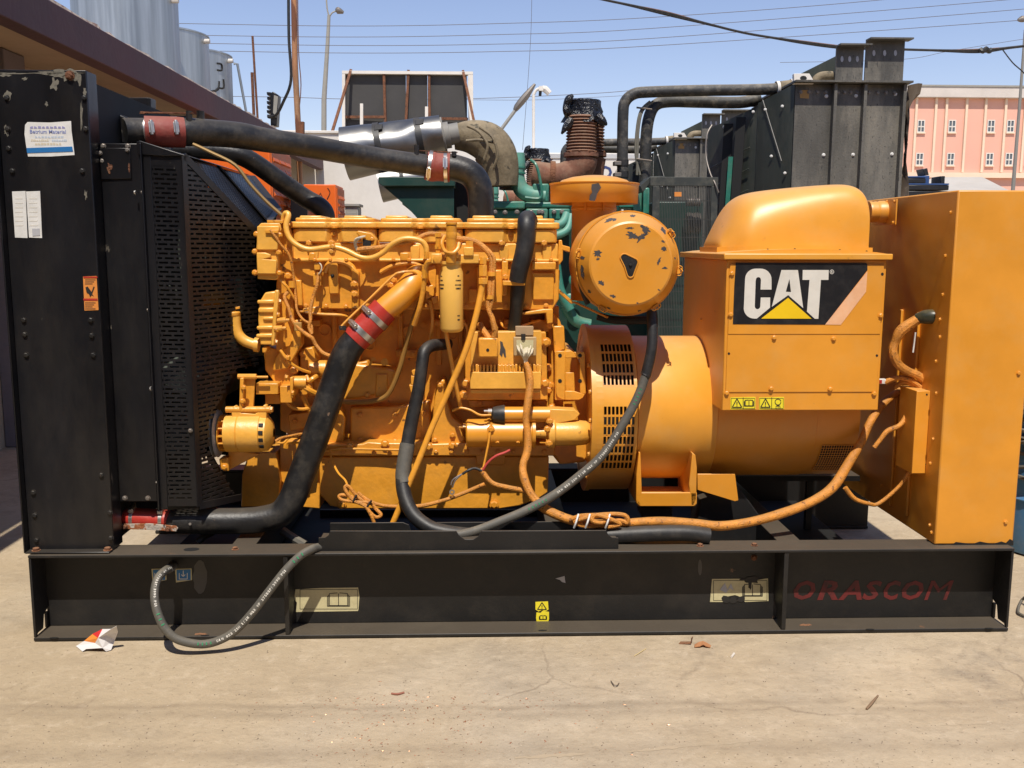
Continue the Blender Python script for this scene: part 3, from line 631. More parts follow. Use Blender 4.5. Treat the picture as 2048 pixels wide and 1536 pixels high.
# big coolant outlet elbow, red sleeve and black pipe
el = MB(); el.ptube([(838,548,.47),(826,566,.42),(810,585,.40),(790,603,.385),(764,624,.372),(740,648,.365)], [24,26,25.5,25,24,24], 20, 6); elo = el.build('coolant_elbow', YS, G)
q = MB(); q.prism([(778,568),(790,548),(810,541),(830,542),(845,556),(842,580),(832,570),(815,560),(800,570),(782,590)], .42, .455); q.build('elbow_flange', YC, elo, bevel=.006); pbolts(elo, [(838,570),(787,560),(782,570)], .415, 6)
sl = MB(); sl.ptube([(770,618,.372),(740,649,.362),(710,680,.352)], 28.5, 22, 4); slo = sl.build('red_hose_sleeve', RD, G)
def clamp(parent, a, b_, r, nut_dir):
    """band clamp round a hose: short collar between a and b_ with worm housing"""
    a, b_ = Vector(a), Vector(b_); d = (b_-a).normalized(); m = MB(); m.lathe(a, d, [(0,r),(0,r*1.035),((b_-a).length,r*1.035),((b_-a).length,r)], 24, cap=False)
    o = m.build('hose_clamp', ST, parent); n = Vector(nut_dir); n = (n-d*n.dot(d)).normalized(); c = (a+b_)/2+n*r*1.10; t = d.cross(n)
    m = MB(); m.obox(c, d*.011, t*.022, n*.009); m.cyl(c-t*.03+n*.004, c+t*.03+n*.004, .008, n=8); m.build('clamp_screw', ST, o, bevel=.001); return o
c0, c1_ = P(770,618,.372), P(710,680,.352); rr = 28.5*S(740,650,.36)
clamp(slo, c0.lerp(c1_,.24), c0.lerp(c1_,.38), rr, (-1,-.9,.4)); clamp(slo, c0.lerp(c1_,.68), c0.lerp(c1_,.82), rr, (-1,-.9,.4))
bp_ = MB(); bp_.ptube([(722,668,.355),(705,687,.350),(690,712,.345),(672,758,.335),(640,850,.305),(612,926,.285),(598,962,.275),(583,1000,.265),(560,1028,.26),(520,1039,.255),(470,1042,.25),(390,1042,.24),(352,1042,.235),(325,1040,.23),(300,1039,.23)],
    [26,27,28,28,27.5,27,27,27,27,26.5,26,26,23,19,19], 24, 6); bpo_ = bp_.build('lower_coolant_pipe', RP, G)
q = MB(); q.cyl(P(380,1048,.19), P(380,1048,.22), .009, n=8); q.cyl(P(380,1048,.17), P(380,1048,.19), .006, n=8); q.build('drain_stub', DS, bpo_)
q = MB(); q.ptube([(246,1036,.23),(262,1036,.23),(300,1038,.23),(330,1040,.23),(338,1041,.23)], [17,21,21,21,21], 20, 3); s2_ = q.build('red_hose_sleeve', RD, G)
clamp(s2_, P(264,1036,.23), P(271,1036,.23), 21*S(260,1036,.23), (0,-.3,1)); clamp(s2_, P(322,1039,.23), P(329,1039,.23), 21*S(260,1036,.23), (0,-.3,1))
q = MB(); q.prism([(244,1048),(300,1047),(352,1052),(356,1056),(352,1063),(300,1060),(245,1058),(242,1053)], .175, .18); ro_ = q.build('rusty_strap', RW, G, bevel=.001); pbolts(ro_, [(250,1053),(336,1058)], .174, 5, 'r')
q = MB(); q.ptube([(395,1085,.25),(410,1072,.27),(425,1065,.3)], 7, 8); q.build('drain_hose', RB, G)
q = MB(); q.ptube([(565,1062,.32),(585,1075,.30),(610,1090,.28)], 9, 8); q.build('drain_hose', GH, G)
# ---- upper coolant pipes
up = MB(); up.ptube([(246,263,.42),(262,263,.44),(292,263,.47),(368,264,.52),(420,266,.58),(480,271,.64),(530,280,.70),(600,290,.77),(680,304,.86),(760,318,.93),(858,332,1.0)], [26,27,27,29,28,27.5,26,25,25,25,25], 24, 6)
upo = up.build('upper_coolant_pipe', RP, G)
q = MB(); q.ptube([(290,263,.465),(330,264,.49),(368,265,.52)], 31, 24, 4); s3_ = q.build('red_hose_sleeve', RDD, G); r3 = 31*S(290,263,.465)
for a in (297, 346): clamp(s3_, P(a,263,.47+(a-290)*.0007), P(a+10,263,.47+(a-280)*.0007), r3, (0,-1,.1))
q = MB(); q.ptube([(852,331,.995),(866,333,1.0),(878,334,1.0),(900,335,1.0)], [28,30,28,29], 22, 4); s4_ = q.build('red_hose_sleeve', RDD, G); r4 = 29*S(870,333,1.0)
clamp(s4_, P(857,331,1.0), P(864,332,1.0), r4, (0,-1,-.6)); clamp(s4_, P(888,335,1.0), P(895,335,1.0), r4, (0,-1,.2))
q = MB(); q.ptube([(896,334,1.0),(915,337,1.0),(938,346,1.0),(954,364,1.0),(961,390,1.0),(962,430,1.0),(962,462,1.0)], 26, 22, 6); q.build('thermostat_elbow', RP, G)
q = MB(); q.bar(P(284,225,.50), P(388,227,.50), .02, .006); qo = q.build('pipe_strap', RU, G); 
for a, yy in ((285,228),(380,228)): bolt(qo, P(a,yy,.50), (0,0,1), .011, 'r')
MB().cyl(P(378,245,.50), P(378,222,.50), .014, n=8).build('pipe_lug', RP, upo); MB().cyl(P(401,243,.56), P(401,222,.56), .016, n=10).build('pipe_lug', RP, upo)
q = MB(); q.bar(P(832,301,.98), P(915,305,.98), .012, .004); qo = q.build('pipe_strap', RU, G)
MB().cyl(P(833,310,.96), P(833,290,.96), .011, n=8).build('pipe_lug', RP, upo); MB().cyl(P(908,313,.96), P(908,303,.96), .012, n=8).build('pipe_lug', RP, upo)
q = MB(); q.ptube([(350,300,.85),(400,300,.86),(440,303,.88),(480,311,.9),(515,330,.93),(560,362,.96),(610,396,1.0),(638,412,1.0),(650,428,1.0),(652,455,1.0)], [17,18,19,20,20,20,20,20,20,20], 18, 6); q.build('bypass_pipe', RP, G)
q = MB(); q.ptube([(386,288,.5),(420,304,.5),(470,330,.5),(500,368,.5),(535,405,.5),(566,432,.5)], 3.6, 8); q.build('vent_tube', paint('brass_tube', (.30,.19,.07), .5, metal=.4), G)
GPL = paint('worn_pulley_steel', (.33,.34,.34), .45, metal=.4, dust=(.2,.19,.17), dust_amt=.5, dscale=30)
# ---- alternator with bracket, fan and pulley
AY = .36; ac = P(497,866,AY); s_ = S(497,866,AY); X = lambda px, py=866, Y=AY: P(px,py,Y).x
al = MB(); o_ = Vector((0, AY, ac.z)); ex = Vector((1,0,0))
al.lathe(o_, ex, [(X(454),.02),(X(454),38*s_),(X(478),39*s_),(X(479),37.5*s_),(X(481),39*s_),(X(523),39*s_),(X(524),37*s_),(X(536),36*s_),(X(545),24*s_),(X(548),.02)], 32, cap=False)
alo = al.build('alternator', YV, G)
for k, a in enumerate((-.62, -.2, .2, .62)):
    d = Vector((0,-math.cos(a),math.sin(a))); q = MB(); q.obox(o_+ex*X(529)+d*37.4*s_, ex*4.5*s_, d.cross(ex)*4*s_, d*1.2*s_); q.build('vent_slot', BD, alo, bevel=.002)
al = MB(); al.lathe(o_, ex, [(X(442),12*s_),(X(442),37*s_),(X(444),37*s_),(X(444),12*s_)], 28)
for k in range(14):
    a = k*2*math.pi/14; d = Vector((0,-math.cos(a),math.sin(a))); al.obox(o_+ex*X(449)+d*28*s_, ex*5.5*s_, d.cross(ex)*1.2*s_, d*9*s_)
al.build('cooling_fan', YC, alo)
al = MB(); al.lathe(o_, ex, [(X(427),6*s_),(X(428),40*s_),(X(430),49*s_),(X(433),43*s_),(X(437),49*s_),(X(440),44*s_),(X(441),10*s_)], 28); al.build('pulley', GPL, alo); al = MB(); al.lathe(o_, ex, [(X(419),7*s_),(X(428),8*s_)], 6); al.build('pulley_nut', ST, alo)
al = MB(); al.prism([(464,838),(462,818),(468,812),(474,816),(482,826),(510,828),(524,818),(527,810),(533,812),(533,838),(527,836)], AY-.03, AY+.01); al.build('alternator_ear', YV, alo, bevel=.003)
q = MB(); q.cyl(P(452,819,AY-.02), P(540,819,AY-.02), 6.5*s_, n=12); q.build('pivot_bolt', YC, alo); bolt(alo, P(540,819,AY-.02), (1,0,0), .014); bolt(alo, P(456,819,AY-.02), (-1,0,0), .011)
q = MB(); q.prism([(486,752),(510,752),(507,816),(482,816)], AY+.0, AY+.014); q.prism([(480,756),(487,756),(484,826),(478,818)], AY-.035, AY+.0); lk = q.build('alternator_link', YC, G, bevel=.003)
q = MB(); q.cyl(P(476,753,AY-.01), P(513,753,AY-.01), 5.5*s_, n=10); q.cyl(P(513,754,AY-.01), P(536,754,AY-.01), 2.5*s_, n=8); q.build('link_bolt', YC, lk); pbolts(lk, [(487,775),(485,802)], AY-.036, 5)
q = MB(); q.prism([(438,918),(456,916),(458,942),(446,942),(444,936),(440,934)], AY-.02, AY+.05); q.prism([(456,900),(520,908),(505,916),(458,940)], AY+.02, AY+.05); q.build('adjuster_bracket', YC, G, bevel=.003); bolt(G, P(449,934,AY-.02), (0,-1,0), .012)
q = MB(); q.ptube([(551,882,.36),(562,876,.37),(580,872,.40),(600,868,.44),(612,868,.46)], 2.6, 8); q.build('alternator_lead', YH, G)
q = MB(); q.ptube([(551,884,.36),(566,886,.37),(578,876,.40),(600,870,.44)], 2.2, 8); q.ptube([(572,896,.44),(574,886,.44),(582,882,.44),(600,882,.45)], 6, 8); q.build('oil_line_elbow', YC, G)
# ---- fuel transfer pump cluster
fpm = MB(); fpm.pbox(511,767,556,789,.38,.5); fpm.pbox(530,789,560,808,.42,.5); fpm.pbox(560,772,584,806,.40,.5); fpm.pbox(580,755,586,796,.375,.5); fpo_ = fpm.build('fuel_pump', YC, G, bevel=.003)
q = MB(); q.cyl(P(585,765,.43), P(614,765,.43), 14*S(600,765,.43), n=14); q.ptube([(606,772,.42),(618,780,.42),(634,788,.44)], 6, 8); q.ptube([(612,752,.44),(618,762,.43),(626,757,.43),(634,752,.46)], 5, 8); q.build('fuel_fitting', YC, fpo_, bevel=.002)
for a, b_ in ((572,755),(584,786),(575,716)): 
    bolt(fpo_, P(a,b_,.38), (1,-.2,0), .012)
q = MB(); q.cyl(P(620,738,.50), P(655,738,.50), 18*S(640,738,.5), n=16); q.build('governor_housing', YC, G, bevel=.004)
q = MB(); q.ptube([(606,790,.46),(612,806,.46),(620,822,.47),(632,838,.5)], 5, 8); q.build('fuel_line', YC, G)
q = MB(); q.ptube([(640,800,.50),(700,804,.50),(740,803,.49),(768,795,.48),(784,776,.47),(800,735,.46),(812,690,.45),(826,640,.43),(842,600,.42),(848,560,.41),(852,530,.40)], 5, 10); q.build('fuel_hose', paint('dark_yellow_hose', (.30,.15,.03), .5, dust=(.2,.12,.05), dust_amt=.4), G)
q = MB(); q.prism([(744,715),(751,716),(752,720),(745,722),(738,742),(733,740),(740,724)], .50, .505); q.build('bent_tab', YC, G)
# ---- upper hoses and harness along the valve covers
def rope(name, pts, r, mat=None, n=10, parent=None):
    q = MB()
    rl = list(r) if isinstance(r, (list, tuple)) else [r]*len(pts)
    if mat is None: rl = [x*random.uniform(.80,.96) for x in (rl+[rl[-1]]*len(pts))[:len(pts)]]
    q.ptube(pts, rl, n, 6)
    return q.build(name, mat or YH, parent or G)
q = MB(); q.ptube([(574,458,.42),(567,440,.42),(571,427,.41),(577,430,.40),(572,452,.39),(578,474,.385),(594,490,.38),(620,499,.378),(662,494,.375),(690,500,.37),(720,514,.362),(742,516,.355),(765,506,.35),(785,488,.345),(806,478,.345),(828,478,.345),(845,484,.345),(852,494,.345),(853,504,.345)], 5.6, 12); q.build('fuel_supply_hose', YV, G)
q = MB(); q.cyl(P(853,500,.345), P(853,518,.345), 6*S(853,500,.345), n=6); q.build('hose_fitting', YC, G, bevel=.001)
for a, b_ in ((665,493),(663,503)): pbolts(G, [(a,b_)], .36, 5)
rope('engine_harness', [(716,500,.36),(730,498,.352),(760,495,.352),(800,486,.355),(830,480,.36),(850,470,.365),(868,468,.37),(890,474,.38),(920,478,.385),(950,483,.375),(972,500,.365),(982,515,.36),(983,540,.355),(981,560,.35),(978,590,.345),(976,615,.34),(985,638,.335),(989,660,.33)], 6)
rope('engine_harness', [(925,476,.39),(945,480,.38),(965,490,.37),(986,512,.352),(988,535,.35),(986,570,.345),(984,600,.342),(979,620,.34)], 4.5)
for a, b_ in ((983,548),(979,594)): MB().cyl(P(a,b_-4,.347), P(a,b_+4,.347), 9.5*S(a,b_,.347), n=12).build('cable_tie', YC, G)
q = MB(); q.pbox(969,546,992,566,.40,.455); q.build('harness_bracket', YC, G, bevel=.003)
cn = MB(); cn.prism([(712,466),(716,461),(742,466),(754,478),(753,492),(738,496),(724,490),(722,476)], .37, .42); cno = cn.build('harness_connector', YC, G, bevel=.004); pbolts(cno, [(744,478)], .368, 4); decal(cno, 'connector_opening', [(726,478),(744,482),(740,494),(726,491)], .369, BD)
w1 = MB()
for k in range(6): w1.ptube([(731-k,472,.365),(718-k*1.5,478,.35-k*.003),(712-k*.6,488+k,.352),(717,500+k,.36)], 1.1, 5, 4)
w1.build('connector_wires', WI, cno)
q = MB(); q.pbox(721,500,733,514,.36,.37); q.build('taped_end', YH, G)
rope('sensor_wire', [(540,460,.37),(548,470,.37),(562,490,.38),(575,505,.39),(583,525,.40),(588,560,.41),(592,600,.41),(594,620,.40),(605,638,.39),(622,650,.38),(624,665,.375)], 3.2)
rope('sensor_wire', [(637,545,.41),(634,570,.40),(626,595,.40),(621,620,.39),(621,640,.38),(618,655,.375),(624,668,.37)], 4)
rope('sensor_wire', [(585,570,.42),(576,584,.41),(569,595,.40),(578,618,.39),(585,640,.38),(596,655,.37),(612,668,.37),(624,676,.37),(632,690,.37),(645,705,.36),(660,712,.35)], 4.6)
q = MB(); q.pbox(588,645,603,662,.365,.385); q.build('inline_connector', paint('tan_plastic', (.42,.22,.05), .5), G, bevel=.003)
q = MB(); q.cyl(P(584,562,.41), P(584,575,.41), 7*S(584,565,.41), n=10); q.build('sensor_plug', YC, G)
q = MB(); q.pbox(628,526,640,540,.40,.455); q.build('sensor_body', YC, G, bevel=.003); q = MB(); q.pbox(626,546,642,572,.415,.455); q.build('sensor_boss', YC, G, bevel=.004)
q = MB(); q.tube([P(638,525,.40),P(643,532,.395),P(642,542,.395),P(637,548,.40)], .003, 6); q.build('white_wire_loop', WI, G)
q = MB(); q.pbox(534,440,566,446,.39,.41); q.pbox(530,460,556,466,.365,.38); q.build('wire_bracket', YC, G, bevel=.001)
# long thin support rod over the elbow
q = MB(); q.tube([P(682,656,.33),P(690,645,.335),P(740,597,.35),P(785,553,.36),P(800,545,.36),P(824,543,.37),P(838,553,.40)], .006, 6, 3); q.build('clamp_rod', YC, G)
q = MB(); q.pbox(678,652,692,660,.325,.34); q.build('rod_tip', RB, G)
# ---- primary fuel filter, head and hand pump
FY = .30; fs = S(903,590,FY); fc_ = P(903,590,FY); z = lambda py: P(903,py,FY).z
fl = MB(); fl.lathe((fc_.x,FY,0), (0,0,1), [(z(664),.01),(z(664),16*fs),(z(661),21*fs),(z(656),23.5*fs),(z(545),23.5*fs),(z(535),20*fs),(z(529),20*fs),(z(528),22*fs),(z(522),22*fs),(z(521),8*fs)], 32, cap=False); flo = fl.build('fuel_filter', YF, G)
# illegible fine print: short strokes wrapped round the canister
random.seed(17)
for ang, rows in ((-52, ((552,2,3),(560,4,4),(569,7,5),(576,6,6))), (40, ((551,2,4),(560,6,4),(569,7,4),(576,6,6),(630,3,5)))):
    for py, cnt, hh in rows:
        q = MB()
        for k in range(cnt):
            a = R_(ang+(k-cnt/2)*5.2); d = Vector((math.sin(a),-math.cos(a),0)); t_ = Vector((math.cos(a),math.sin(a),0)); q.obox(Vector((fc_.x,FY,z(py)))+d*23.7*fs, t_*random.uniform(.5,.9)*fs, Vector((0,0,hh*.25*fs)), d*.0006)
        tag(q.build('filter_print', INK, flo, flat=True), None, kind='stuff')
q = MB(); a = R_(38); d = Vector((math.sin(a),-math.cos(a),0)); t_ = Vector((math.cos(a),math.sin(a),0)); q.obox(Vector((fc_.x,FY,z(638)))+d*23.6*fs, t_*2.6*fs, Vector((0,0,1.3*fs)), d*.0008); q.build('filter_print', INK, flo)
hd_ = MB(); hd_.pbox(872,509,958,527,FY-.02,.44); hd_.pbox(862,507,884,527,FY-.045,FY+.03); hd_.pbox(927,494,947,512,FY-.03,FY+.05); hd_.pbox(889,505,917,516,FY-.045,.44); hdo_ = hd_.build('filter_head', YV, G, bevel=.004)
q = MB(); q.lathe(P(875,517,FY-.045), (0,-1,0), [(0,9*fs),(.012,9*fs),(.014,6*fs)], 6); q.build('head_plug', YC, hdo_)
q = MB(); q.tube([P(902,524,.26),P(903,450,.24)], 10.2*fs, 18, 1); q.lathe(P(903,450,.24), (P(903,440,.238)-P(903,450,.24)), [(0,9*fs),(.002,11.5*fs),(.010,11.5*fs),(.012,9*fs)], 20); q.lathe(P(903,470,.245), (P(903,440,.238)-P(903,470,.245)), [(-.015,10.3*fs),(0,11.3*fs),(.012,10.3*fs)], 18); q.build('priming_pump', YC, hdo_)
for a, y0_, y1_, r in ((876,466,474,7),(876,474,490,5),(876,490,498,7),(876,498,508,5),(939,482,494,8)):
    q = MB(); q.cyl(P(a,y1_,FY-.01), P(a,y0_,FY-.01), r*fs, n=6 if r >= 7 else 10); q.build('pipe_fitting', YC, hdo_)
q = MB(); q.tube([P(890,472,.28),P(884,486,.26),P(890,502,.25),P(905,506,.23),P(915,498,.24),P(918,486,.26)], .008, 8); q.build('link_hose', YC, hdo_)
rope('fuel_return_hose', [(864,522,.30),(856,525,.31),(852,534,.32),(852,545,.33),(849,560,.335),(845,590,.345),(838,620,.36),(828,650,.39)], 5.5, YC)
MB().ptube([(850,530,.325),(849,556,.33)], 6.5, 6, 1).build('hose_fitting', YC, G)
rope('dipstick_tube', [(967,528,.31),(966,556,.31),(962,585,.308),(950,640,.30),(930,705,.29),(900,775,.28),(866,850,.27),(842,910,.26),(815,975,.25),(795,1025,.24),(780,1060,.235)], 6.4, YC, 12)
for y0_, y1_, r in ((514,528,8),(530,552,9),(556,568,10)): MB().cyl(P(966,y1_,.31), P(966,y0_,.31), r*fs, n=6).build('hose_fitting', YC, G, bevel=.001)
rope('dipstick', [(888,642,.33),(893,670,.33),(905,735,.36),(918,800,.40),(922,815,.42)], 4.2, YC)
q = MB(); q.pbox(878,631,892,636,.31,.335); q.build('dipstick_handle', YC, G, bevel=.002); q = MB(); q.ptube([(886,637,.325),(888,652,.33)], 5.5, 8, 1); q.build('dipstick_sleeve', RB, G)
for pts, yf in (([(850,572),(866,570),(870,580),(868,592),(852,598)], .40), ([(862,596),(875,592),(876,605),(866,608)], .39), ([(832,540),(872,530),(872,575),(840,592)], .44)): MB().prism(pts, yf, .46).build('head_rib', YC, hdo, bevel=.003)
# ---- breather hoses
q = MB(); q.ptube([(1062,452,.46),(1058,440,.42),(1054,440,.39),(1053,452,.36),(1052,480,.355),(1047,510,.35),(1040,535,.35),(1035,562,.36)], [15,17,18,18,18,18,17.5,17], 22, 6); bh = q.build('breather_hose', RB, G)
q = MB(); q.ptube([(1037,562,.38),(1035,590,.39),(1032,625,.42),(1027,665,.46)], [15.5,15,13.5,13], 18, 4); q.build('breather_tube', RB, G)
q = MB(); q.pbox(1006,562,1050,571,.34,.455); qo = q.build('hose_bracket', YC, G, bevel=.002); pbolts(qo, [(1011,554)], .42, 6)
q = MB(); q.bar(P(1048,424,.45), P(1070,440,.45), .008, .006); q.build('clamp_tail', ST, bh)
q = MB(); q.ptube([(898,688,.50),(880,689,.46),(862,692,.42),(849,703,.39),(845,722,.375),(842,745,.365),(836,785,.355),(824,840,.34),(815,890,.32),(806,945,.28),(808,985,.24),(822,1022,.20),(845,1046,.17),(880,1062,.15),(960,1072,.13),(1100,1076,.12),(1240,1070,.11),(1300,1067,.10),(1370,1066,.10),(1418,1072,.10)], [11,11.5,12,12,12,12,12.5,13,13.5,14,14,14,14,14,14,14,15,15,15,15], 18, 6, cap=False); q.build('crankcase_vent_hose', RB, G)
q = MB(); q.lathe(P(1418,1072,.10), P(1410,1071,.10)-P(1418,1072,.10), [(0,15*S(1418,1072,.1)),(0,10*S(1418,1072,.1)),(.08,10*S(1418,1072,.1))], 18, cap=False); q.build('hose_bore', RB, G)
MB().ptube([(815,888,.32),(806,945,.28),(808,968,.258)], 15.2, 18, 5).build('hose_jacket', GH, G)
for pts in ([(823,742),(834,738),(836,748),(826,752)], [(818,770),(836,772),(838,790),(824,792)], [(822,752),(832,752),(830,770),(822,770)]): MB().prism(pts, .42, .46).build('drain_valve', YC, G, bevel=.002)
# ---- engine control module
EY = .40
em = MB(); em.prism([(928,716),(938,690),(946,668),(952,664),(1092,664),(1096,800),(932,800),(930,760)], EY+.03, .66); emo = em.build('control_module_bracket', YC, G, bevel=.005)
em = MB(); em.prism([(942,664),(1083,662),(1084,730),(941,730)], EY, EY+.06); em.pbox(940,744,1082,778,EY-.035,EY+.06); em.prism([(940,779),(1082,778),(1080,786),(942,787)], EY-.02, EY+.06); em.pbox(941,730,1083,744,EY-.004,EY+.06); ec = em.build('control_module', YV, G, bevel=.003)
for k in range(19):
    a = 944+k*7.2; MB().pbox(a, 729, a+4.4, 744.5, EY-.033, EY-.004).build('cooling_fin', YC, ec, bevel=.002)
pbolts(emo, [(931,766),(1090,766),(1092,684),(927,790)], EY+.02, 8)
q = MB(); q.pbox(957,676,996,715,EY-.075,EY-.002); co = q.build('connector_cap', YC, ec, bevel=.006); decal(co, 'cap_hole', [(975.5+3.2*math.cos(k*.6),700+3.2*math.sin(k*.6)) for k in range(10)], EY-.075, BD)
MB().pbox(990,654,996,676,EY-.055,EY-.03).build('cap_clip', YC, co, bevel=.001)
rope('engine_harness', [(984,640,.335),(989,655,.335),(990,666,.335),(986,678,.34)], 6.5); rope('engine_harness', [(960,648,.40),(964,658,.38),(972,668,.36),(978,678,.35)], 7.5)
decal(ec, 'worn_patch', [(1000,682),(1005,684),(1007,692),(1011,700),(1012,715),(1009,714),(1006,705),(1004,714),(999,708),(1001,695)], EY, CHIP)
q = MB(); q.pbox(1031,653,1067,671,EY-.02,EY+.02); q.build('connector_latch', paint('tan_connector', (.40,.27,.15), .5), ec, bevel=.002)
q = MB(); q.pbox(1027,674,1073,712,EY-.03,EY-.002); c2 = q.build('connector_shell', paint('tan_connector_shell', (.46,.31,.15), .5), ec, bevel=.004)
decal(c2, 'connector_face', [(1033,680),(1067,680),(1066,702),(1056,712),(1042,712),(1033,702)], EY-.03, CR); q = MB(); q.cyl(P(1046.5,668,EY-.028), P(1046.5,680,EY-.028), .010, n=10); q.build('jack_screw', INK, c2)
random.seed(3); w1 = MB()
for k in range(15):
    xx = 1034+k*2.3; yy = 688+random.uniform(0,12); w1.ptube([(xx,yy,EY-.032),(xx+(1050-xx)*.2,yy+10,EY-.055-random.uniform(0,.02)),(1047+k*.55,718,EY-.05),(1049+k*.45,727,EY-.048)], 1.25, 5, 4)
w1.build('pin_wires', WI, c2)
# ---- flywheel housing, lifting bracket, starter
FW = .56
fw = MB(); fw.prism([(1094,640),(1108,622),(1120,640),(1128,668),(1132,700),(1150,702),(1165,740),(1172,780),(1186,800),(1186,900),(1170,925),(1120,930),(1100,905)], FW, .95); fwo = fw.build('flywheel_housing', YC, G, bevel=.012)
MB().prism([(1106,652),(1128,652),(1131,700),(1108,704)], FW-.06, FW+.01).build('housing_pad', YC, fwo, bevel=.005)
MB().prism([(1040,626),(1088,618),(1106,618),(1106,646),(1094,648),(1092,626),(1050,630)], FW-.14, FW+.05).build('flywheel_bracket', YC, G, bevel=.004)
for a, b_ in ((1096,735),(1100,770),(1097,780),(1104,815),(1098,650)): pbolts(fwo, [(a,b_)], FW-.06, 7)
q = MB()
for pts in ([(1112,702),(1130,702),(1130,800),(1124,799),(1115,794),(1112,786)], [(1130,702),(1142,701),(1148,705),(1153,715),(1130,716)], [(1130,782),(1148,782),(1160,786),(1170,788),(1166,796),(1158,800),(1130,800)], [(1160,716),(1170,714),(1172,788),(1160,787)], [(1148,704),(1168,704),(1171,714),(1155,718)]): q.prism(pts, FW-.12, FW-.108)
q.prism([(1131,745),(1148,745),(1150,783),(1131,783)], FW-.09, FW-.085)
q.build('lifting_bracket', YC, G, bevel=.003)
for a, b_ in ((1120,711),(1160,711),(1120,762),(1160,762)): decal(G, 'bracket_hole', [(a+4*math.cos(k*.6),b_+4*math.sin(k*.6)) for k in range(10)], FW-.12, BD)
MB().prism([(1110,704),(1125,704),(1125,800),(1110,800)], FW-.107, FW).build('bracket_post', YC, G, bevel=.002)
SY_ = .42; ss = S(1000,865,SY_); so_ = Vector((0,SY_,P(1000,866,SY_).z)); XS = lambda px: P(px,866,SY_).x
q = MB(); q.lathe(so_, ex, [(XS(932),.01),(XS(932),24*ss),(XS(935),28*ss),(XS(974),28.5*ss),(XS(975),30*ss),(XS(980),30*ss),(XS(981),28*ss),(XS(1062),28*ss),(XS(1064),30*ss),(XS(1070),30*ss),(XS(1071),14*ss)], 32, cap=False)
sto = q.build('starter_motor', YS, G)
q = MB(); q.lathe(so_, ex, [(XS(1070),10*ss),(XS(1094),12*ss),(XS(1096),31*ss),(XS(1108),31*ss),(XS(1110),26*ss),(XS(1150),26*ss),(XS(1172),24*ss),(XS(1180),18*ss),(XS(1181),.01)], 28, cap=False); q.prism([(1097,818),(1150,820),(1160,828),(1150,840),(1100,850)], SY_-.03, SY_+.05); q.build('starter_nose', YV, sto, bevel=.003)
so2 = Vector((0,SY_-.02,P(1000,829,SY_-.02).z))
q = MB(); q.lathe(so2, ex, [(XS(1008),.01),(XS(1008),15.5*ss),(XS(1098),15.5*ss),(XS(1099),.01)], 24, cap=False); q.lathe(so2, ex, [(XS(1046),18*ss),(XS(1050),18*ss)], 24); sol = q.build('starter_solenoid', YS, sto)
q = MB(); q.lathe(so2, ex, [(XS(982),10*ss),(XS(986),15*ss),(XS(994),17*ss),(XS(1006),19*ss),(XS(1009),19*ss),(XS(1009),12*ss)], 20); q.build('solenoid_cap', RB, sto)
q = MB(); q.cyl(P(976,822,SY_-.05), P(984,822,SY_-.05), .012, n=8); q.cyl(P(968,822,SY_-.05), P(978,822,SY_-.05), .006, n=8); q.build('terminal_stud', ST, sto)
q = MB(); q.cyl(P(914,854,SY_-.01), P(934,854,SY_-.01), .007, n=8); q.cyl(P(926,853,SY_-.01), P(934,853,SY_-.01), .014, n=6); q.build('starter_stud', YC, sto)
rope('starter_lead', [(905,822,.37),(920,816,.36),(940,820,.355),(960,830,.35),(982,830,.36)], 2.4, YC); pbolts(sto, [(982,858),(1095,858),(1100,842),(1098,886)], SY_-.06, 6)
for a in (995, 1036): bolt(sto, P(a,884,SY_-.05), (0,-.8,-.6), .009)
q = MB(); q.ptube([(983,845,.36),(978,880,.35),(970,920,.34),(966,938,.33)], 2.2, 6); q.build('starter_lead', YC, G)
# ---- main harness and loose cable ends
rope('main_harness', [(1052,725,.35),(1058,745,.34),(1060,770,.33),(1055,810,.31),(1052,840,.305),(1056,875,.30),(1054,905,.29),(1046,930,.27),(1048,955,.25),(1060,985,.22),(1080,1010,.19),(1110,1028,.16),(1150,1042,.14),(1200,1048,.13),(1250,1046,.13),(1320,1043,.13),(1390,1047,.13),(1440,1052,.13),(1500,1044,.14),(1560,1028,.16),(1620,1005,.2),(1665,975,.25),(1695,930,.30),(1722,885,.33),(1740,845,.36),(1762,812,.40),(1790,788,.44),(1815,772,.48)], [6,8,9,9,8,9,9.5,8.5,9,9,10,10,9.5,10,10,10,9.5,10,10,10.5,11,11,11,10,10,9,8], n=12)
rope('harness_branch', [(1046,930,.265),(1044,945,.25),(1056,975,.22),(1075,1000,.19)], 5); rope('harness_branch', [(1100,1022,.165),(1075,1000,.19),(1048,982,.25),(1015,975,.28),(985,966,.30),(966,945,.315),(960,938,.32)], 6)
rope('harness_branch', [(970,968,.32),(930,985,.33),(890,1000,.31),(840,1012,.30),(790,1013,.30),(760,1010,.30),(735,1000,.30),(715,985,.30)], 4.5)
rope('wire_coil', [(745,1008,.29),(720,1000,.285),(690,990,.28),(678,992,.28),(685,1000,.275),(715,1004,.27),(740,1006,.27),(752,1018,.27),(762,1030,.26),(752,1034,.26),(738,1022,.26),(728,1005,.27),(712,990,.28),(696,972,.28),(690,978,.275),(706,1000,.27),(730,1012,.26),(742,1030,.25),(750,1050,.25)], 4.0, n=8)
rope('wire_coil', [(695,972,.285),(690,960,.30),(676,945,.34),(664,920,.40),(660,900,.45)], 2.2, YC, 6)
MB().ptube([(706,1003,.263),(713,990,.263)], 2.2, 6, 1).build('cable_tie', INK, G); MB().ptube([(734,1014,.255),(743,1001,.255)], 2.2, 6, 1).build('cable_tie', INK, G)
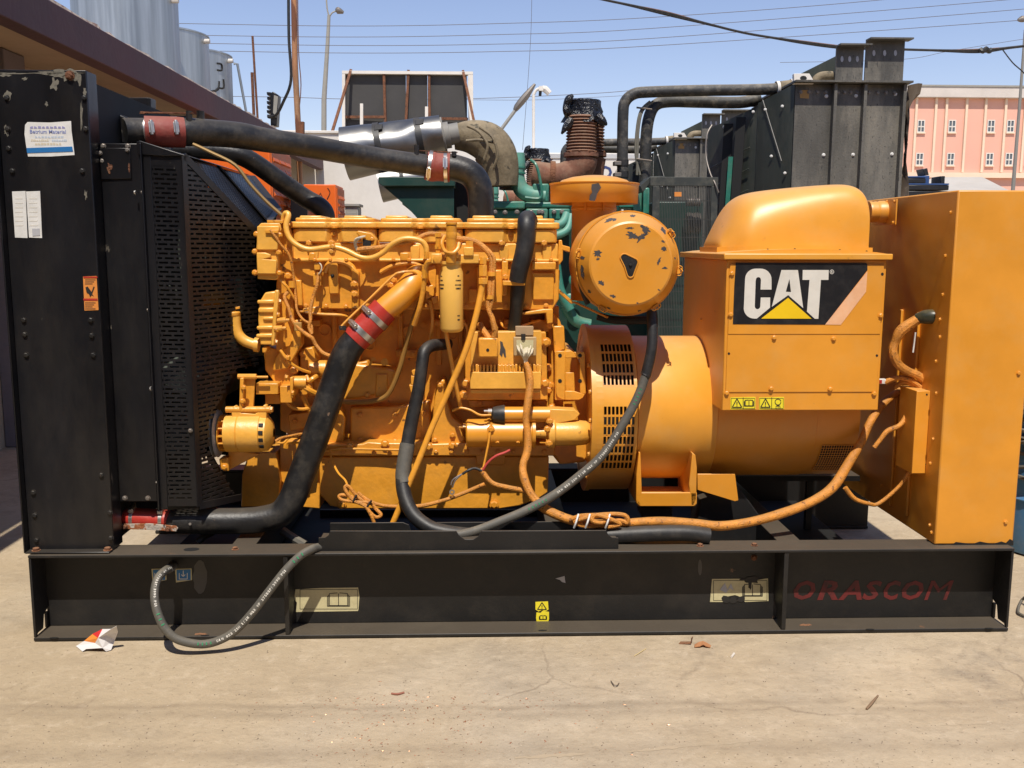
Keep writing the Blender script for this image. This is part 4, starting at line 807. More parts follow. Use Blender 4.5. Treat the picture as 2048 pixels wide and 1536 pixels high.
rope('cut_wire', [(966,940,.31),(976,925,.305),(992,912,.30),(1010,905,.30),(1020,900,.30)], 2.6, paint('pink_wire', (.50,.06,.05), .5)); rope('cut_wire', [(964,942,.31),(950,937,.31),(938,940,.30),(925,948,.30)], 2.8, RB)
q = MB(); q.ptube([(925,948,.30),(912,955,.30),(904,962,.30),(902,970,.30)], 1.6, 6); q.ptube([(922,950,.298),(910,962,.298),(905,975,.298)], 1.6, 6); q.lathe(P(904,984,.298), (0,-1,0), [(0,.012),(0,.006),(.003,.006),(.003,.012),(0,.012)], 12, cap=False); q.build('ring_terminal', ST, G)
# bundled coil on the tray
cb = MB(); cb.ptube([(1140,1040,.12),(1160,1032,.11),(1190,1030,.10),(1230,1028,.10),(1252,1032,.10),(1255,1045,.10),(1235,1040,.105),(1200,1050,.11),(1170,1052,.11),(1150,1044,.10),(1180,1034,.09),(1215,1032,.09),(1205,1045,.085),(1185,1042,.08),(1190,1030,.085),(1215,1036,.08),(1240,1048,.085),(1215,1054,.09)], 4.4, 8, 6); cb.build('bundled_cable', YH, G)
for a in (1152, 1175, 1215): MB().ptube([(a-4,1056,.075),(a,1045,.068),(a+5,1028,.085)], 2, 6, 3).build('cable_tie', WH, G)

# ---- small castings, plugs, bolts and lines that fill the engine's flank
for k in range(13): pbolts(hdo, [(612+k*40, 611+(k%3))], .45, 4.2)
for k in range(17): pbolts(bo, [(598+k*31.5, 519.5)], .43, 3.4)
for k in range(15):
    if k not in (2,5): pbolts(pro, [(655+k*31, 903)], .486, 4)
for a, b_, r in ((650,660,13),(905,668,12),(815,665,12),(740,690,11),(985,700,10)): 
    q = MB(); c = P(a,b_,.62); s5 = S(a,b_,.62); q.lathe(c, (0,-1,0), [(-.01,r*s5),(.014,r*s5),(.014,r*.8*s5),(.006,r*.75*s5),(.006,.001)], 20, cap=False); q.build('core_plug', YC, G)
for pts, yf, yb in (([(596,640),(640,640),(640,652),(596,652)], .54,.63), ([(860,640),(930,640),(930,655),(860,652)], .53,.63), ([(790,700),(835,700),(830,716),(792,714)], .56,.63), ([(690,730),(735,722),(740,735),(700,742)], .53,.63), ([(900,730),(925,700),(932,705),(930,760),(905,800)], .54,.63), ([(936,800),(1096,800),(1092,815),(940,815)], .55,.64), ([(600,700),(625,694),(634,720),(622,745),(600,742)], .48,.62), ([(596,760),(622,756),(628,790),(600,800)], .50,.62), ([(575,830),(640,820),(644,850),(580,862)], .54,.64), ([(952,905),(1010,905),(1010,930),(952,930)], .50,.52), ([(590,880),(632,880),(632,900),(592,900)], .50,.62), ([(1062,640),(1098,640),(1098,664),(1066,664)], .52,.63), ([(740,618),(800,618),(800,634),(744,634)],.50,.63), ([(1008,640),(1030,640),(1030,664),(1010,664)],.50,.63)):
    MB().prism(pts, yf, yb).build('casting_pad', YC, G, bevel=.005)
for a in (668, 716, 800, 876, 920): MB().prism([(a-5,622),(a+5,622),(a+7,730),(a-3,730)], .60, .625).build('block_rib', YC, G, bevel=.004)
for a, b_, Y in ((605,708,.475),(622,735,.475),(600,766,.495),(620,780,.495),(590,842,.535),(628,835,.535),(800,706,.555),(826,708,.555),(915,742,.535),(914,782,.535),(872,646,.525),(918,648,.525),(960,806,.545),(1010,806,.545),(1070,806,.545),(748,626,.495),(792,626,.495),(640,760,.515),(700,735,.515),(640,795,.515),(735,790,.515),(660,820,.545),(650,870,.545),(880,770,.505),(905,870,.505),(870,880,.505),(720,830,.565),(790,830,.565),(850,825,.565),(720,880,.565),(790,882,.565)): pbolts(G, [(a,b_)], Y, 5)
for pts, r in (([(600,622,.45),(640,628,.44),(690,632,.45),(700,650,.52),(700,700,.56)],3),([(860,600,.44),(865,640,.46),(858,690,.50),(850,740,.53),(846,800,.54)],3.4),([(925,640,.50),(935,660,.50),(930,690,.52),(915,720,.56)],3),([(640,905,.47),(690,898,.47),(760,899,.47),(820,900,.46)],2.6),([(1000,640,.5),(1010,655,.48),(1040,652,.47),(1080,640,.5)],2.6),([(560,700,.40),(580,725,.40),(600,738,.42),(620,745,.45)],3.4),([(570,800,.42),(585,815,.43),(610,818,.45),(640,808,.5)],3.6),([(560,560,.40),(575,575,.40),(590,600,.42)],3)):
    q = MB(); q.ptube(pts, r, 8); q.build('small_line', YC, G)
for a, b_ in ((612,646),(690,660),(780,655),(846,650),(744,660)): MB().cyl(P(a,b_,.60), P(a,b_,.57), .013, n=6).build('hex_plug', YC, G, bevel=.001)
# ---- generator housing
GY = .70; gz = (P(1330,672,GY).z+P(1330,952,GY).z)/2; gr = (P(1330,672,GY).z-P(1330,952,GY).z)/2; go = Vector((0,GY,gz)); XG = lambda px, Y=.38: P(px,812,Y).x
q = MB(); q.lathe(go, ex, [(XG(1277),gr*.9),(XG(1277),gr),(XG(1434),gr),(XG(1436),gr-.004),(XG(1436),gr*.9)], 96, cap=False); gho = q.build('generator_housing', YW_, G, ang=50)
q = MB(); q.lathe(go, ex, [(XG(1436),gr-.012),(XG(1636),gr-.012),(XG(1637),gr-.016),(XG(1722),gr-.016),(XG(1724),gr-.03),(XG(1724),.05)], 72, cap=False); q.build('generator_rear_housing', Y_, G, ang=50)
# ventilated adapter ring: sheet with real slots over a dark drum
R1 = gr*1.15
def slot_drum(name, pxa, pxb, rad, rows, cols, a0, a1, parent, n_fill=40):
    xs = [P(pxa,812,GY-rad).x]; x0_, x1_ = P(pxa,812,GY-rad).x, P(pxb,812,GY-rad).x
    b = MB(); cw = (x1_-x0_)/cols
    for r in range(rows):
        t0 = a0+(a1-a0)*r/rows; t1 = a0+(a1-a0)*(r+1)/rows; tb = t0+(t1-t0)*.22
        def pt(x, a): return (x, GY-rad*math.cos(a), gz+rad*math.sin(a))
        b.quad(pt(x0_,t0), pt(x1_,t0), pt(x1_,tb), pt(x0_,tb))
        for c in range(cols+1):
            xa, xb = max(x0_, x0_+cw*c-cw*.17), min(x1_, x0_+cw*c+cw*.17)
            b.quad(pt(xa,tb), pt(xb,tb), pt(xb,t1), pt(xa,t1))
    o = b.build(name, Y_, parent, flat=True); so = o.modifiers.new('solid', 'SOLIDIFY'); so.thickness = .002; return o
def arc_sheet(b, x0_, x1_, rad, a0, a1, n=24):
    for i in range(n):
        t0, t1 = a0+(a1-a0)*i/n, a0+(a1-a0)*(i+1)/n
        pt = lambda x, a: (x, GY-rad*math.cos(a), gz+rad*math.sin(a))
        b.quad(pt(x0_,t0), pt(x1_,t0), pt(x1_,t1), pt(x0_,t1))
rad = R1; xa, xb = P(1190,812,GY-rad).x, P(1276,812,GY-rad).x; sa, sb = P(1207,812,GY-rad).x, P(1271,812,GY-rad).x
q = MB(); arc_sheet(q, xa, sa, rad, -math.pi, math.pi, 96); arc_sheet(q, sb, xb, rad, -math.pi, math.pi, 96)
def ang(py): 
    z_ = P(1240,py,GY-rad*.95).z; return math.asin(max(-1,min(1,(z_-gz)/rad)))
AA = [ang(y) for y in (945,812,776,696)]
arc_sheet(q, sa, sb, rad, AA[3], math.pi+.6, 48); arc_sheet(q, sa, sb, rad, AA[1], AA[2], 8); arc_sheet(q, sa, sb, rad, -math.pi+.6, AA[0], 40)
q.lathe(go, ex, [(xa,rad*.86),(xa,rad-.0005)], 96, cap=False); q.lathe(go, ex, [(xb,rad-.0005),(xb+.004,rad*.97),(xb+.004,gr-.01)], 96, cap=False); q.lathe(go, ex, [(xa-.012,rad+.006),(xa-.012,rad*.9)], 96, cap=False); q.lathe(go, ex, [(xa-.012,rad+.006),(xa+.008,rad+.006),(xa+.008,rad-.001)], 96, cap=False)
ado = q.build('adapter_ring', YW_, G, ang=50)
slot_drum('vent_grille', 1207, 1271, rad, 4, 8, AA[2], AA[3], ado); slot_drum('vent_grille', 1207, 1271, rad, 7, 8, AA[0], AA[1], ado)
q = MB(); q.lathe(go, ex, [(xa+.004,rad*.93),(xb,rad*.93)], 48); q.build('rotor_drum', BD, ado)
q = MB(); q.lathe(go, ex, [(XG(1182),.2),(XG(1182),rad*.97),(XG(1190),rad*.97)], 64); q.build('adapter_flange', YC, G)
for a in (-.9,-.45,0,.35,.7): bolt(ado, go+Vector((xa-.014, -rad*.93*math.cos(a), rad*.93*math.sin(a))), (-1,0,0), .010)
# rear screen of the bearing end
rad2 = gr-.012; xs0, xs1 = P(1636,920,GY-rad2*.8).x, P(1700,920,GY-rad2*.8).x; b = MB(); DRK = MB()
for i in range(13):
    t = -.95+.55*i/12; pt = lambda x, a, k=0: (x, GY-(rad2+.001+k)*math.cos(a), gz+(rad2+.001+k)*math.sin(a)); b.tube([pt(xs0,t),pt(xs1,t)], .0016, 4, 1)
for j in range(14):
    x = xs0+(xs1-xs0)*j/13; b.tube([pt(x,-.95+.55*i/8) for i in range(9)], .0016, 4, 1)
b.build('rear_vent_screen', Y_, G); arc_sheet(DRK, xs0, xs1, rad2+.0006, -.95, -.40, 10); DRK.build('rear_vent_opening', BD, G)
# ---- mounting foot
ft = MB(); ft.prism([(1273,948),(1278,905),(1281,905),(1284,990),(1280,1002),(1284,1012),(1276,1010),(1272,1000)], .36, .64)
ft.prism([(1385,906),(1391,910),(1394,935),(1393,1000),(1388,1011),(1382,1012),(1381,990),(1378,968)], .36, .64)
ft.prism([(1273,985),(1394,985),(1394,1008),(1388,1013),(1280,1013),(1273,1006)], .36, .372); ft.prism([(1276,1000),(1392,1000),(1392,1013),(1276,1013)], .372, .62)
fo = ft.build('mounting_foot', Y_, G, bevel=.004); bolt(fo, P(1310,996,.42)+Vector((0,0,.004)), (0,0,1), .016)
bm_ = MB(); bm_.pbox(1283,1018,1345,1034,.40,.52); bm_.build('isolator_block', BF, G, bevel=.004); q = MB(); c = P(1314,1017,.46); q.lathe(c, (0,0,1), [(-.02,.05),(0,.055),(.012,.03),(.02,.03)], 20); q.build('isolator_rubber', RB, G)
q = MB(); q.prism([(1395,948),(1470,948),(1477,1001),(1470,1003),(1395,980)], .375, .385); q.build('guard_plate', Y_, G, bevel=.002)
q = MB(); q.prism([(1400,1000),(1475,970),(1540,1060),(1600,1085),(1390,1085)], .45, .60); q.build('skid_support', BF, G, bevel=.004)
q = MB(); q.prism([(1465,952),(1720,952),(1720,962),(1465,962)], .75, 1.2); q.build('support_beam', BF, G)
q = MB(); q.pbox(1612,962,1624,1090,.9,.93); q.build('support_post', BF, G)
MB().prism([(640,1020),(1090,1020),(1090,1080),(640,1080)], 1.18, 1.2).build('far_tray', BF, G)
# ---- terminal box
TY = .20; bx0, bx1 = P(1449,670,TY).x, P(1765,670,TY).x; bzt, bzb = P(1600,520,TY).z, P(1600,821,TY).z
tb = MB(); tb.box(bx0, bx1, TY, 1.03, bzb, bzt); tbo = tb.build('terminal_box', Y_, G, bevel=.004)
tb = MB(); tb.box(bx0+.012, bx1-.012, TY-.004, TY-.0005, P(1600,784,TY).z, P(1600,528,TY).z); cvp = tb.build('terminal_cover', Y_, G, bevel=.0015)
tb = MB(); tb.box(bx0+.013, bx1-.013, TY-.0065, TY-.0045, P(1600,668,TY).z, P(1600,529,TY).z); cvu = tb.build('terminal_cover', Y_, G, bevel=.001)
yb_ = TY-.006
pbolts(cvu, [(1464,547),(1461,629),(1761,631)], TY-.0065, 4.5); decal(cvu, 'bolt_hole', [(1765+3*math.cos(k),548+3*math.sin(k)) for k in range(6)], TY-.0065, BD)
pbolts(cvp, [(1548,675),(1667,677),(1542,777),(1660,778)], TY-.0045, 4.5); pbolts(tbo, [(1453,786),(1748,787)], TY-.001, 4.5)
for a, b_ in ((1458,707),(1754,711)): decal(cvp, 'bolt_hole', [(a+2.5*math.cos(k),b_+2.5*math.sin(k)) for k in range(6)], TY-.004, BD)
for zf, yy in ((.2,.7),(.6,.9)): pass
bolt(tbo, Vector((bx0, .62, P(1400,640,.6).z)), (-1,0,0), .008)
q = MB(); q.box(bx0-.018, bx1+.016, TY-.022, 1.06, bzt+.001, bzt+.026)
# slightly crowned lid top
n = 16; vs_ = []; fs2 = []
for i in range(n+1):
    t = i/n; x = bx0-.01+(bx1-bx0+.018)*t; z_ = bzt+.0265+.018*max(0, math.sin(math.pi*t))**.7
    vs_ += [(x, TY+.02, z_ if 0 < i < n else bzt+.0262), (x, 1.0, z_ if 0 < i < n else bzt+.0262)]
for i in range(n): fs2.append((2*i,2*i+2,2*i+3,2*i+1))
vs_ += [(bx0-.01, TY+.02, bzt+.0262)]; q.add(vs_, fs2)
q.add([vs_[2*i] for i in range(n+1)], [tuple(range(n+1))])
lid = q.build('terminal_lid', YW_, G, bevel=.004)
# hood: lofted scoop
HY0, HY1 = .34, .84; hb = bzt+.045; HM = (HY0+HY1)/2
sil = [(1420,484),(1427,466),(1437,444),(1449,422),(1463,406),(1480,395),(1502,388.5),(1540,385),(1600,380.5),(1650,376),(1690,372.5),(1708,372.5),(1722,375.5),(1732,382),(1738,393),(1739.5,412)]
secs = []; m_ = 22; base_f = []; base_b = []
def cz(t): return .010*math.sin(math.pi*t)
for i, (a, b_) in enumerate(sil):
    t = (a-1420)/320; pt = P(a, b_, HM-.02); h = max(.004, pt.z-hb); x = P(a, 486, HM+(HY0-HM)*min(1, t*1.6)).x
    half = (HY1-HY0)/2*min(1, .62+2.6*t-2.0*t*t); e = 2.1+2.6*min(1, max(0, (t-.1)/.7)); row = []
    for k in range(m_+1):
        u = math.pi*k/m_; cy, sz = math.cos(u), math.sin(u)
        row.append((x, HM-math.copysign(abs(cy)**(2/e), cy)*half, hb+cz(t)+abs(sz)**(2/e)*h))
    secs.append(row); base_f.append(Vector((x, HM-half-.010, hb-.036+cz(t)))); base_b.append(Vector((x, HM+half+.010, hb-.036+cz(t))))
q = MB(); vs_ = [v for r in secs for v in r]; fs2 = []
for i in range(len(secs)-1):
    for k in range(m_): fs2.append((i*(m_+1)+k, i*(m_+1)+k+1, (i+1)*(m_+1)+k+1, (i+1)*(m_+1)+k))
fs2.append(tuple((len(secs)-1)*(m_+1)+k for k in range(m_+1)))
fs2.append(tuple(range(m_+1))); q.add(vs_, fs2); hoo = q.build('intake_hood', YW_, G, ang=60); sb_ = hoo.modifiers.new('sub', 'SUBSURF'); sb_.levels = sb_.render_levels = 2
base_f[0].x -= .008; base_b[0].x -= .008; base_f[-1].x += .010; base_b[-1].x += .010
loop = base_f+base_b[::-1]; q = MB(); n = len(loop); up_ = Vector((0,0,.042)); cen = sum(loop, Vector())/n
inn = [p+(Vector((cen.x,cen.y,p.z))-p).normalized()*.02 for p in loop]
q.add(loop+[p+up_ for p in loop]+[p+up_ for p in inn]+inn, [(i,(i+1)%n,n+(i+1)%n,n+i) for i in range(n)]+[(n+i,n+(i+1)%n,2*n+(i+1)%n,2*n+i) for i in range(n)]+[(2*n+i,2*n+(i+1)%n,3*n+(i+1)%n,3*n+i) for i in range(n)])
hfl = q.build('hood_flange', YW_, hoo)
fl0, fl1 = base_f[0].x, base_f[-1].x
for t in (.30,.48,.78,.96): decal_p = Vector((fl0+(fl1-fl0)*t, HY0-.0105, hb-.012+cz(t))); q = MB(); q.lathe(decal_p, (0,-1,0), [(0,.005),(.001,.005)], 8); q.build('rivet_hole', BD, hoo)
q = MB(); q.lathe(P(1736,424,.62), (1,0,.0), [(0,20*S(1740,425,.62)),(.01,21*S(1740,425,.62)),(.02,20*S(1740,425,.62)),(.03,21*S(1740,425,.62)),(.04,20*S(1740,425,.62)),(.05,22*S(1740,425,.62)),(.09,22*S(1740,425,.62))], 28); q.build('air_duct', Y_, G); q = MB(); xq = P(1769,425,.62).x; q.box(xq, xq+.006, .50, .74, P(1770,450,.6).z, P(1770,400,.6).z); dfo = q.build('duct_flange', Y_, G, bevel=.001)
for yy, py in ((.52,404),(.60,403),(.52,446)): bolt(dfo, Vector((xq, yy, P(1770,py,.6).z)), (-1,0,0), .007)
# warning plates on the box
for a, c in ((1461,1511),(1518,1568)):
    k = decal(tbo, 'warning_plate', [(a,795),(c,794),(c,818),(a,819)], TY, SY, .002); frame_lines(k, a+1.5, 796.5, c-1.5, 817, TY-.0025, .8); decal(k, 'divider', [(a+25,795),(a+26,795),(a+26,818),(a+25,818)], TY-.0023, INK)
    tri(k, a+13, 806, 19, 17, TY-.0028)
    if a < 1500: book(k, a+37, 806, 15, 11, TY-.0028)
    else:
        b = MB(); cc_ = [(a+38+6*math.cos(i*.6), 804+6*math.sin(i*.6)) for i in range(11)]
        for i in range(10): b.bar(P(*cc_[i],TY-.0028), P(*cc_[i+1],TY-.0028), .003, .0006, up=(0,-1,0))
        b.prism([(a+35,811),(a+41,811),(a+43,813),(a+33,813)], TY-.0028, TY-.0022); b.build('engine_pictogram', INK, k, flat=True)
        text('AUTO', 'lettering', INK, k, S(a,815,TY)*12, P(a+32,817.5,TY-.0028), bold=.01)
# the logo
LYq = TY-.0065
Z = lambda a, b_: (1360+a/4.6545, 360+b_/4.6545)
lg = decal(cvu, 'logo_plate', [Z(520,770),Z(1735,772),Z(1745,790),Z(1745,838),Z(1350,1346),Z(492,1342),Z(505,1000)], LYq, LB)
decal(cvu, 'logo_stripe', [Z(1745,850),Z(1732,1040),Z(1497,1348),Z(1352,1346)], LYq, LO)
Lq = LYq-.0015
def arcz(cx, cy, rx, ry, a0, a1, n=8): return [Z(cx+rx*math.cos(R_(a0+(a1-a0)*i/n)), cy+ry*math.sin(R_(a0+(a1-a0)*i/n))) for i in range(n+1)]
Cpoly = [Z(852,1020)]+arcz(752,925,100,100,0,-90)[0:]+arcz(706,925,100,100,-90,-180)[0:]+arcz(692,1195,98,95,180,90)+[Z(715,1290),Z(838,1188),Z(840,1094),Z(752,1094),Z(748,1170)]+arcz(722,1175,26,28,0,180)+[Z(704,940)]+arcz(730,930,24,26,180,360)+[Z(750,1020)]
decal(lg, 'logo_letter', Cpoly, Lq, LW)
apex = Z(1007,1072)
decal(lg, 'logo_letter', [Z(945,838),Z(1018,838),Z(1018,922),Z(985,1040),Z(1018,1043),Z(1018,1078),apex,Z(855,1180)], Lq, LW)
decal(lg, 'logo_letter', [Z(1018.5,838),Z(1098,838),Z(1147,1192),Z(1018.5,1082),Z(1018.5,1043),Z(1034,1043),Z(1018.5,922)], Lq, LW)
decal(lg, 'logo_letter', [Z(1143,838),Z(1385,838),Z(1382,930),Z(1312,930),Z(1288,1292),Z(1255,1292),Z(1182,1225),Z(1206,930),Z(1141,930)], Lq, LW)
decal(lg, 'logo_triangle', [Z(1007,1097),Z(1225,1291),Z(757,1290)], Lq, LY)
b = MB(); c2_ = arcz(1414,855,18,19,0,360,12)
for i in range(12): b.bar(P(*c2_[i],Lq), P(*c2_[i+1],Lq), .0022, .0006, up=(0,-1,0))
b.build('registered_ring', LW, lg, flat=True); text('R', 'registered_mark', LW, lg, S(1663,543,Lq)*3.6, P(*Z(1406,865),Lq), bold=.03)
# ---- control cabinet
CY = .05; cx0, cx1 = P(1868,1095,CY).x, P(2026,1090,CY).x; czt = P(1912,380,CY).z; czb = ZT+.002
q = MB(); q.box(cx0, cx1, CY, 1.36, czb, czt); cab = q.build('control_cabinet', Y_, G, bevel=.006)
q = MB(); q.box(cx0-.002, cx0+.03, CY-.003, CY-.0005, czb+.002, czt-.002)
q = MB(); q.prism([(1868,1095),(1880,1088),(1900,1092),(1912,1084),(1945,1088),(1960,1083),(1985,1088),(2003,1083),(2012,1086),(2020,1078),(2027,1082),(2027,1091),(1960,1096)], CY-.0015, CY-.0005); q.build('chipped_edge', BF, cab, flat=True)
pbolts(cab, [(2037,746),(2011,1044)], CY, 4)
zz = lambda py: P(1890,py,.1).z
for py, yy in ((425,.10),(512,.12),(590,.12),(640,.13),(675,.12),(725,.14),(788,.12),(880,.12),(930,.13),(1050,.10),(1062,.08)): bolt(cab, Vector((cx0, yy, zz(py))), (-1,0,0), .007)
for py, yy in ((420,.75),(510,.75),(620,.72),(660,.70),(760,.66),(960,.60)): bolt(cab, Vector((cx0, yy, P(1800,py,.7).z)), (-1,0,0), .007)
for yy in (.30,.47): q = MB(); q.box(cx0-.012, cx0-.0005, yy, yy+.02, czb+.05, czt-.5); q.build('stiffener', Y_, cab, bevel=.003)
q = MB(); yj = .17; jx = P(1865,860,yj).x; q.box(P(1829,860,yj).x, cx0-.001, yj, yj+.16, P(1840,947,yj).z, P(1840,782,yj).z); jb = q.build('cable_duct', Y_, G, bevel=.002); pbolts(jb, [(1866,798),(1860,925)], yj, 4); decal(jb, 'screw_hole', [(1853+2*math.cos(k),929+2*math.sin(k)) for k in range(6)], yj, BD); decal(jb, 'screw_hole', [(1854+2*math.cos(k),789+2*math.sin(k)) for k in range(6)], yj, BD)
q = MB(); q.ptube([(1882,634,.20),(1868,633,.20),(1850,634,.22),(1832,637,.24)], [10,14,14,9], 14, 4); q.build('cable_boot', paint('olive_boot', (.035,.038,.022), .35, dust=(.2,.15,.06), dust_amt=.4, dscale=20), G)
rope('cabinet_cable', [(1845,634,.23),(1825,645,.24),(1802,662,.25),(1790,685,.26),(1786,705,.26),(1796,728,.26),(1815,742,.26),(1838,752,.26),(1852,768,.26),(1850,785,.27)], [10,12,12,10,11,10,9,10,9,8])
rope('cabinet_cable', [(1770,765,.30),(1785,758,.29),(1805,756,.28),(1825,762,.27),(1845,778,.26)], 6); rope('cabinet_cable', [(1790,775,.32),(1806,764,.30),(1826,772,.28),(1824,795,.28),(1815,825,.28),(1800,850,.27),(1775,862,.27),(1760,880,.27),(1748,895,.27)], 5.5)
rope('cabinet_cable', [(1690,975,.25),(1710,998,.25),(1740,1008,.26),(1755,1008,.27),(1780,990,.27),(1805,965,.26),(1818,945,.25),(1836,938,.24)], [6,5.5,5,4,4,4.5,5,7])
q = MB(); q.pbox(1758,758,1772,768,.29,.31); q.build('connector_plug', WH, G, bevel=.002); decal(G, 'red_seal', [(1757,760),(1764,760),(1764,767),(1757,767)], .29, RD)
MB().ptube([(1831,665,.235),(1828,690,.24),(1826,705,.24)], 1.6, 6).build('white_wire_end', WH, G)
# ---- air cleaner
ay = .17; acx = P(1262,528,ay); a_s = S(1262,528,ay); k_ = Vector((0,1,0))
q = MB(); q.lathe(Vector((acx.x,0,acx.z)), k_, [(ay-.001,.002),(ay,40*a_s),(ay,80*a_s),(ay+.005,84*a_s),(ay+.075,101*a_s),(ay+.085,103*a_s),(ay+.40,106*a_s),(ay+.44,96*a_s),(ay+.60,92*a_s)], 64); aco = q.build('air_cleaner', Y_, G, ang=28)
q = MB(); q.lathe(Vector((acx.x,0,acx.z)), k_, [(ay+.10,104*a_s),(ay+.10,107*a_s),(ay+.125,107*a_s),(ay+.125,104*a_s)], 48, cap=False); q.build('cleaner_band', Y_, aco)
def arcn(cx, cy, r, a0, a1, n=6): return [(cx+r*math.cos(R_(a0+(a1-a0)*i/n)), cy+r*math.sin(R_(a0+(a1-a0)*i/n))) for i in range(n+1)]
tpoly = arcn(1249,516,8.5,-180,-60)+arcn(1267,525,9,-50,20)+arcn(1261,548,7,0,170)+[(1249,533)]
decal(aco, 'retainer_recess', tpoly, ay, RB, .003); q = MB(); tp = [P(a,b_,ay-.003) for a, b_ in tpoly]; q.tube(tp+[tp[0]], .0028, 6, 1); q.build('retainer_rim', Y_, aco); bolt(aco, P(1261,530,ay-.004), (0,-1,0), .006, 'k')
random.seed(11)
for c in ((1265,471,11,6.5,.1),(1291,459,10,6,1.0),(1283,474,13,5,-.65),(1195,506,7,7,.3),(1260,456,7,2,0),(1326,483,4,2,.2),(1328,498,4.5,4,.4),(1318,522,2.5,7,.4),(1330,536,5,2,0),(1226,592,6,3,.2),(1202,566,6,4,.3),(1196,518,3,2,-.6),(1318,580,2.5,1.5,.5),(1275,606,2,1.3,0)):
    decal(aco, 'paint_chip', ragged(*c[:4], 26, .45, c[4]), ay, CHIP, .0006)
# chips on the cone: small curved patches
def cone_chip(ang_, t, w_, h_):
    b = MB(); n = 17; c = Vector((acx.x,0,acx.z)); grid = []
    for i in range(n):
        a = ang_+w_*math.cos(i*2*math.pi/n)*random.uniform(.45,1.25); tt = t+h_*math.sin(i*2*math.pi/n)*random.uniform(.45,1.25); tt = min(.98, max(.02, tt))
        r = (83+17*tt)*a_s+.0012; grid.append(c+Vector((r*math.cos(a), ay+.008+.062*tt-.0012, r*math.sin(a))))
    b.add([sum(grid, Vector())/n]+grid, [(0,i+1,(i+1)%n+1) for i in range(n)]); return b.build('paint_chip', CHIP, aco, flat=True)
for a_, t, w_, h_ in ((2.02,.75,.10,.22),(1.92,.55,.05,.2),(1.52,.7,.06,.22),(.78,.6,.08,.38),(.70,.3,.03,.15),(3.02,.7,.05,.28),(3.3,.75,.16,.2),(3.75,.8,.05,.15),(4.3,.85,.05,.12),(4.95,.85,.04,.12),(.12,.5,.03,.15)): cone_chip(a_, t, w_, h_)
for a_ in (.62, 2.95, 4.2, 5.3, 6.15):
    d = Vector((math.cos(a_),0,math.sin(a_))); t_ = Vector((-d.z,0,d.x)); c = Vector((acx.x,ay+.06,acx.z))+d*102*a_s
    q = MB(); q.tube([c-t_*.02,c-t_*.016+d*.014,c+t_*.016+d*.014,c+t_*.02], .0022, 6, 2); q.tube([c-t_*.018+Vector((0,.03,0)),c+d*.016+Vector((0,-.012,0)),c+t_*.018+Vector((0,.03,0))], .0022, 6, 3); q.obox(c+d*.004+Vector((0,.02,0)), t_*.013, d*.006, Vector((0,.014,0))); q.build('over_centre_clip', YC, aco)
# dark inlet boot seen between drum and engine
q = MB(); q.ptube([(1157,538,.36),(1160,560,.36),(1166,585,.36),(1176,608,.36)], 5.5, 10); q.build('cleaner_strap', RB, aco)
q = MB(); sy = .74; stx = P(1187,480,sy).x; rs_ = 44*S(1187,480,sy); zc = lambda py: P(1187,py,sy).z; q.lathe((stx,sy,0), (0,0,1), [(zc(600),rs_),(zc(400),rs_)], 40); sko = q.build('intake_stack', Y_, G)
q = MB(); q.lathe((stx,sy,0), (0,0,1), [(zc(421),rs_*1.0),(zc(420),rs_*1.015),(zc(415),rs_*1.015),(zc(414),rs_)], 40, cap=False); q.build('stack_band', Y_, sko)
for a_ in (-.5,.3): MB().obox(Vector((stx+rs_*1.02*math.sin(a_), sy-rs_*1.02*math.cos(a_), zc(415))), (.004,0,0), (0,.004,0), (0,0,.02)).build('band_lug', Y_, sko)
rq = 88*S(1187,400,sy); q = MB(); q.lathe((stx,sy,0), (0,0,1), [(zc(408),rq*.985),(zc(371),rq),(zc(369),rq*1.02),(zc(367.5),rq*1.02),(zc(366),rq*.80),(zc(361),rq*.74),(zc(355),rq*.52),(zc(351.5),rq*.25),(zc(351),.001)], 56, cap=False); rc_ = q.build('rain_cap', Y_, G, ang=30); sd_ = rc_.modifiers.new('solid','SOLIDIFY'); sd_.thickness = .003
# primer patch on the brim, wrapped on its curve
b = MB(); pat = [(-.17,374),(-.02,372),(.03,380),(-.05,392),(-.08,402),(-.10,406),(-.22,405),(-.21,396),(-.16,390),(-.18,382)]; g_ = [Vector((stx+rq*1.006*math.sin(a), sy-rq*1.006*math.cos(a), zc(y_))) for a, y_ in pat]; b.add(g_, [tuple(range(len(g_)))]); b.build('paint_chip', CHIP, rc_, flat=True)
# bracket holding the cleaner
q = MB(); q.prism([(1118,480),(1124,480),(1125,490),(1140,494),(1140,505),(1126,500),(1126,520),(1119,530),(1115,520)], .46, .60); q.prism([(1116,540),(1120,540),(1118,578),(1150,606),(1142,608),(1113,582)], .50, .53); q.build('cleaner_bracket', YC, G, bevel=.003)
q = MB(); q.bar(P(1148,604,.52), P(1215,635,.45), .02, .006); q.build('cleaner_stay', YC, G)
q = MB(); q.ptube([(1195,632,.5),(1230,640,.5),(1300,640,.5)], 8, 10); q.build('restriction_line', BD, G)
